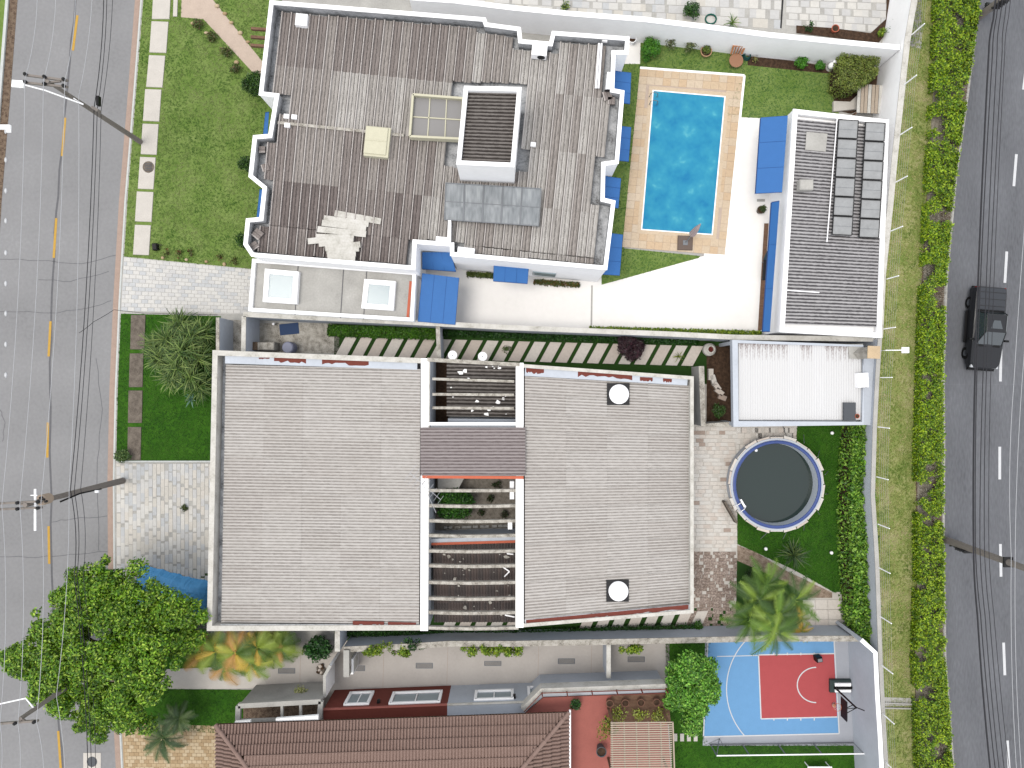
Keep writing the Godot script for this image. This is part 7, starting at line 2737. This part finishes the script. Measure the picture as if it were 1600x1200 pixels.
	shrub("garden_shrub", "leafy plant in the walled light well beside the shed", P(1120, 642, 0), 0.45, 0.9, [lin(60, 96, 40), lin(84, 116, 56)], leaf(0.16, 0.06), 150, 7)
	# courtyard
	shrub("courtyard_shrub", "bright green bushy plant in the open beamed courtyard", P(712, 782, 0), 1.25, 1.5, [lin(56, 112, 28), lin(40, 88, 20), lin(84, 140, 44)], leaf(0.2, 0.08), 150, 12)
	for q in [[766, 778, 0.3, "dark small plant at the courtyard's centre"], [752, 800, 0.25, "smallest plant on the courtyard gravel"], [790, 803, 0.35, "low dark plant by the courtyard's east wall"], [776, 757, 0.4, "low plant under the courtyard's first beam"]]:
		shrub("courtyard_plant", q[3], P(q[0], q[1], 0), q[2], 0.35, [lin(50, 74, 30), lin(66, 60, 40)], lf_s, 150, 5, "plant")
	# round-pool garden
	rosettes("yucca", "dark spiky yucca on the lawn south of the round pool", P(1240, 868, 0), [P(1240, 868, 0.7), P(1236, 862, 0.5)], 40, 1.15, [one_leaf(alb(70, 96, 56)), one_leaf(alb(48, 74, 38)), one_leaf(alb(104, 124, 66))], [strap(0.35, 0.03), strap(0.6, 0.03), strap(0.2, 0.03)])
	palm("feather_palm", "tall bright green feather palm with several heads over the court wall", [[P(1190, 940, 0), P(1186, 938, 4.2)], [P(1212, 948, 0), P(1214, 962, 4.6)], [P(1180, 955, 0), P(1172, 966, 3.8)], [P(1222, 940, 0), P(1240, 938, 3.6)], [P(1206, 960, 0), P(1210, 985, 4.8)], [P(1200, 930, 0), P(1196, 915, 3.4)]], 16, 1.75, [one_leaf(alb(112, 150, 44)), one_leaf(alb(140, 170, 60)), one_leaf(alb(84, 122, 34)), one_leaf(alb(64, 98, 32))], fr)
	palm("golden_palm", "small golden cane palm beside the pale slab patio", [[P(1240, 960, 0), P(1246, 965, 1.2)], [P(1252, 985, 0), P(1252, 985, 1.3)]], 16, 0.9, [one_leaf(alb(170, 170, 60)), one_leaf(alb(120, 140, 50)), one_leaf(alb(190, 160, 60))], fr)
	shrub("garden_shrub", "dark shrub mass in the bed beneath the feather palm", P(1175, 900, 0), 0.9, 0.8, [lin(40, 66, 26), lin(56, 84, 36)], leaf(0.2, 0.06), 120, 8)
	rosettes("bromeliad", "dark wine coloured rosette plant at the end of the earth path", P(1262, 928, 0), [P(1262, 928, 0.25)], 18, 0.4, [one_leaf(alb(60, 34, 34)), one_leaf(alb(84, 44, 40))], [strap(0.3, 0.07)], "plant")
	shrub("weed_clump", "reddish small plant at the corner of the slab patio", P(1340, 993, 0), 0.25, 0.3, [lin(140, 60, 60), lin(90, 110, 50)], lf_s, 120, 4, "plant")
	# terrace plants
	var tp := P(899, 1099, 3.3)
	shrub("terrace_plant", "dark green plant hanging on the terrace railing", Vector3(tp.x, 2.9, tp.z), 0.34, 0.7, deep, lf_s, 260, 6, "plant")
	for k in 3:
		var e := P([965, 1000, 1028][k], [1116, 1116, 1118][k], 3.2)
		shrub("terrace_vine", "yellow lime creeper at the pergola edge, %s from the railing plant" % nth(k), Vector3(e.x, 2.93, e.z), 0.7, 0.6, [lin(180, 190, 60), lin(140, 160, 40), lin(196, 206, 110)], lf_s, 60, 7, "plant", "lime creepers under the pergola edge")
	var e2 := P(950, 1132, 4.0)
	shrub("terrace_vine", "olive yellow creeper climbing the pergola's front corner", Vector3(e2.x, 2.9, e2.z), 0.8, 2.2, [lin(150, 150, 50), lin(120, 130, 40)], lf_s, 40, 8, "plant")
	# foot of the concrete poles
	for q in [[1533, 22, "dark vine tangle round the pole foot by the road's head"], [1482, 846, "dark vine tangle round the pole foot at the hedge"]]:
		shrub("vine", q[2], P(q[0], q[1], ROAD), 0.35, 1.2, [lin(44, 48, 40), lin(60, 66, 50)], lf_s, 200, 6, "vine")

func lawns():
	var pa := [lin(88, 132, 46), lin(116, 150, 68), lin(138, 164, 86), lin(164, 180, 112)]
	var pb := [lin(48, 102, 16), lin(66, 120, 24), lin(84, 136, 36)]
	var pv := [lin(122, 152, 60), lin(160, 176, 88), lin(196, 198, 124), lin(220, 210, 160)]
	var path := poly([285, -40, 301, -40, 333, 0, 405, 90, 440, 134, 440, 160, 405, 124, 318, 30, 283, 27])
	var slabs := []
	for q in [[240, -20, 268, -20, 233, 399, 208, 398]]: slabs.append(poly(q))
	grass("mown light green grass of the front lawn beside the white house", poly(lawn_areas.north[0]), 0.0, 130, 0.075, pa, [path] + slabs)
	grass("saturated green grass of the lawn round the great spiky clump", poly(lawn_areas.mid[0]), 0.0, 150, 0.075, pb, [poly([205, 492, 227, 492, 220, 719, 199, 719])])
	var w := poly(WEST, 0.0)
	for a in lawn_areas.pool: grass("mown green grass round the swimming pool deck" if a[0] > 1000 else "narrow grass strip between the white house and the pool deck", poly(a), 0.008, 140, 0.06, [lin(76, 124, 54), lin(96, 142, 68), lin(118, 160, 88)], [poly([1168, 84, 1320, 108, 1330, 100, 1390, 110, 1388, 150, 1330, 178, 1303, 172, 1302, 150, 1306, 116, 1262, 112, 1168, 102])])
	grass("patchy dry grass of the verge along the perimeter wall", poly(lawn_areas.verge[0]), 0.0, 150, 0.085, pv)
	grass("lush grass round the round pool", poly(lawn_areas.round[0]), 0.014, 150, 0.09, pb)
	grass("dark green grass of the lawn below the court", poly(lawn_areas.court[0]), 0.004, 120, 0.07, pb)
	grass("small green lawn between path and tile house", poly(lawn_areas.south[0]), 0.012, 130, 0.07, pb)
	grass("green turf growing between the diagonal stepping slabs", poly([522, 520, 1090, 534, 1086, 575, 522, 560]), 0.0, 90, 0.06, [lin(40, 76, 24), lin(60, 98, 36)])
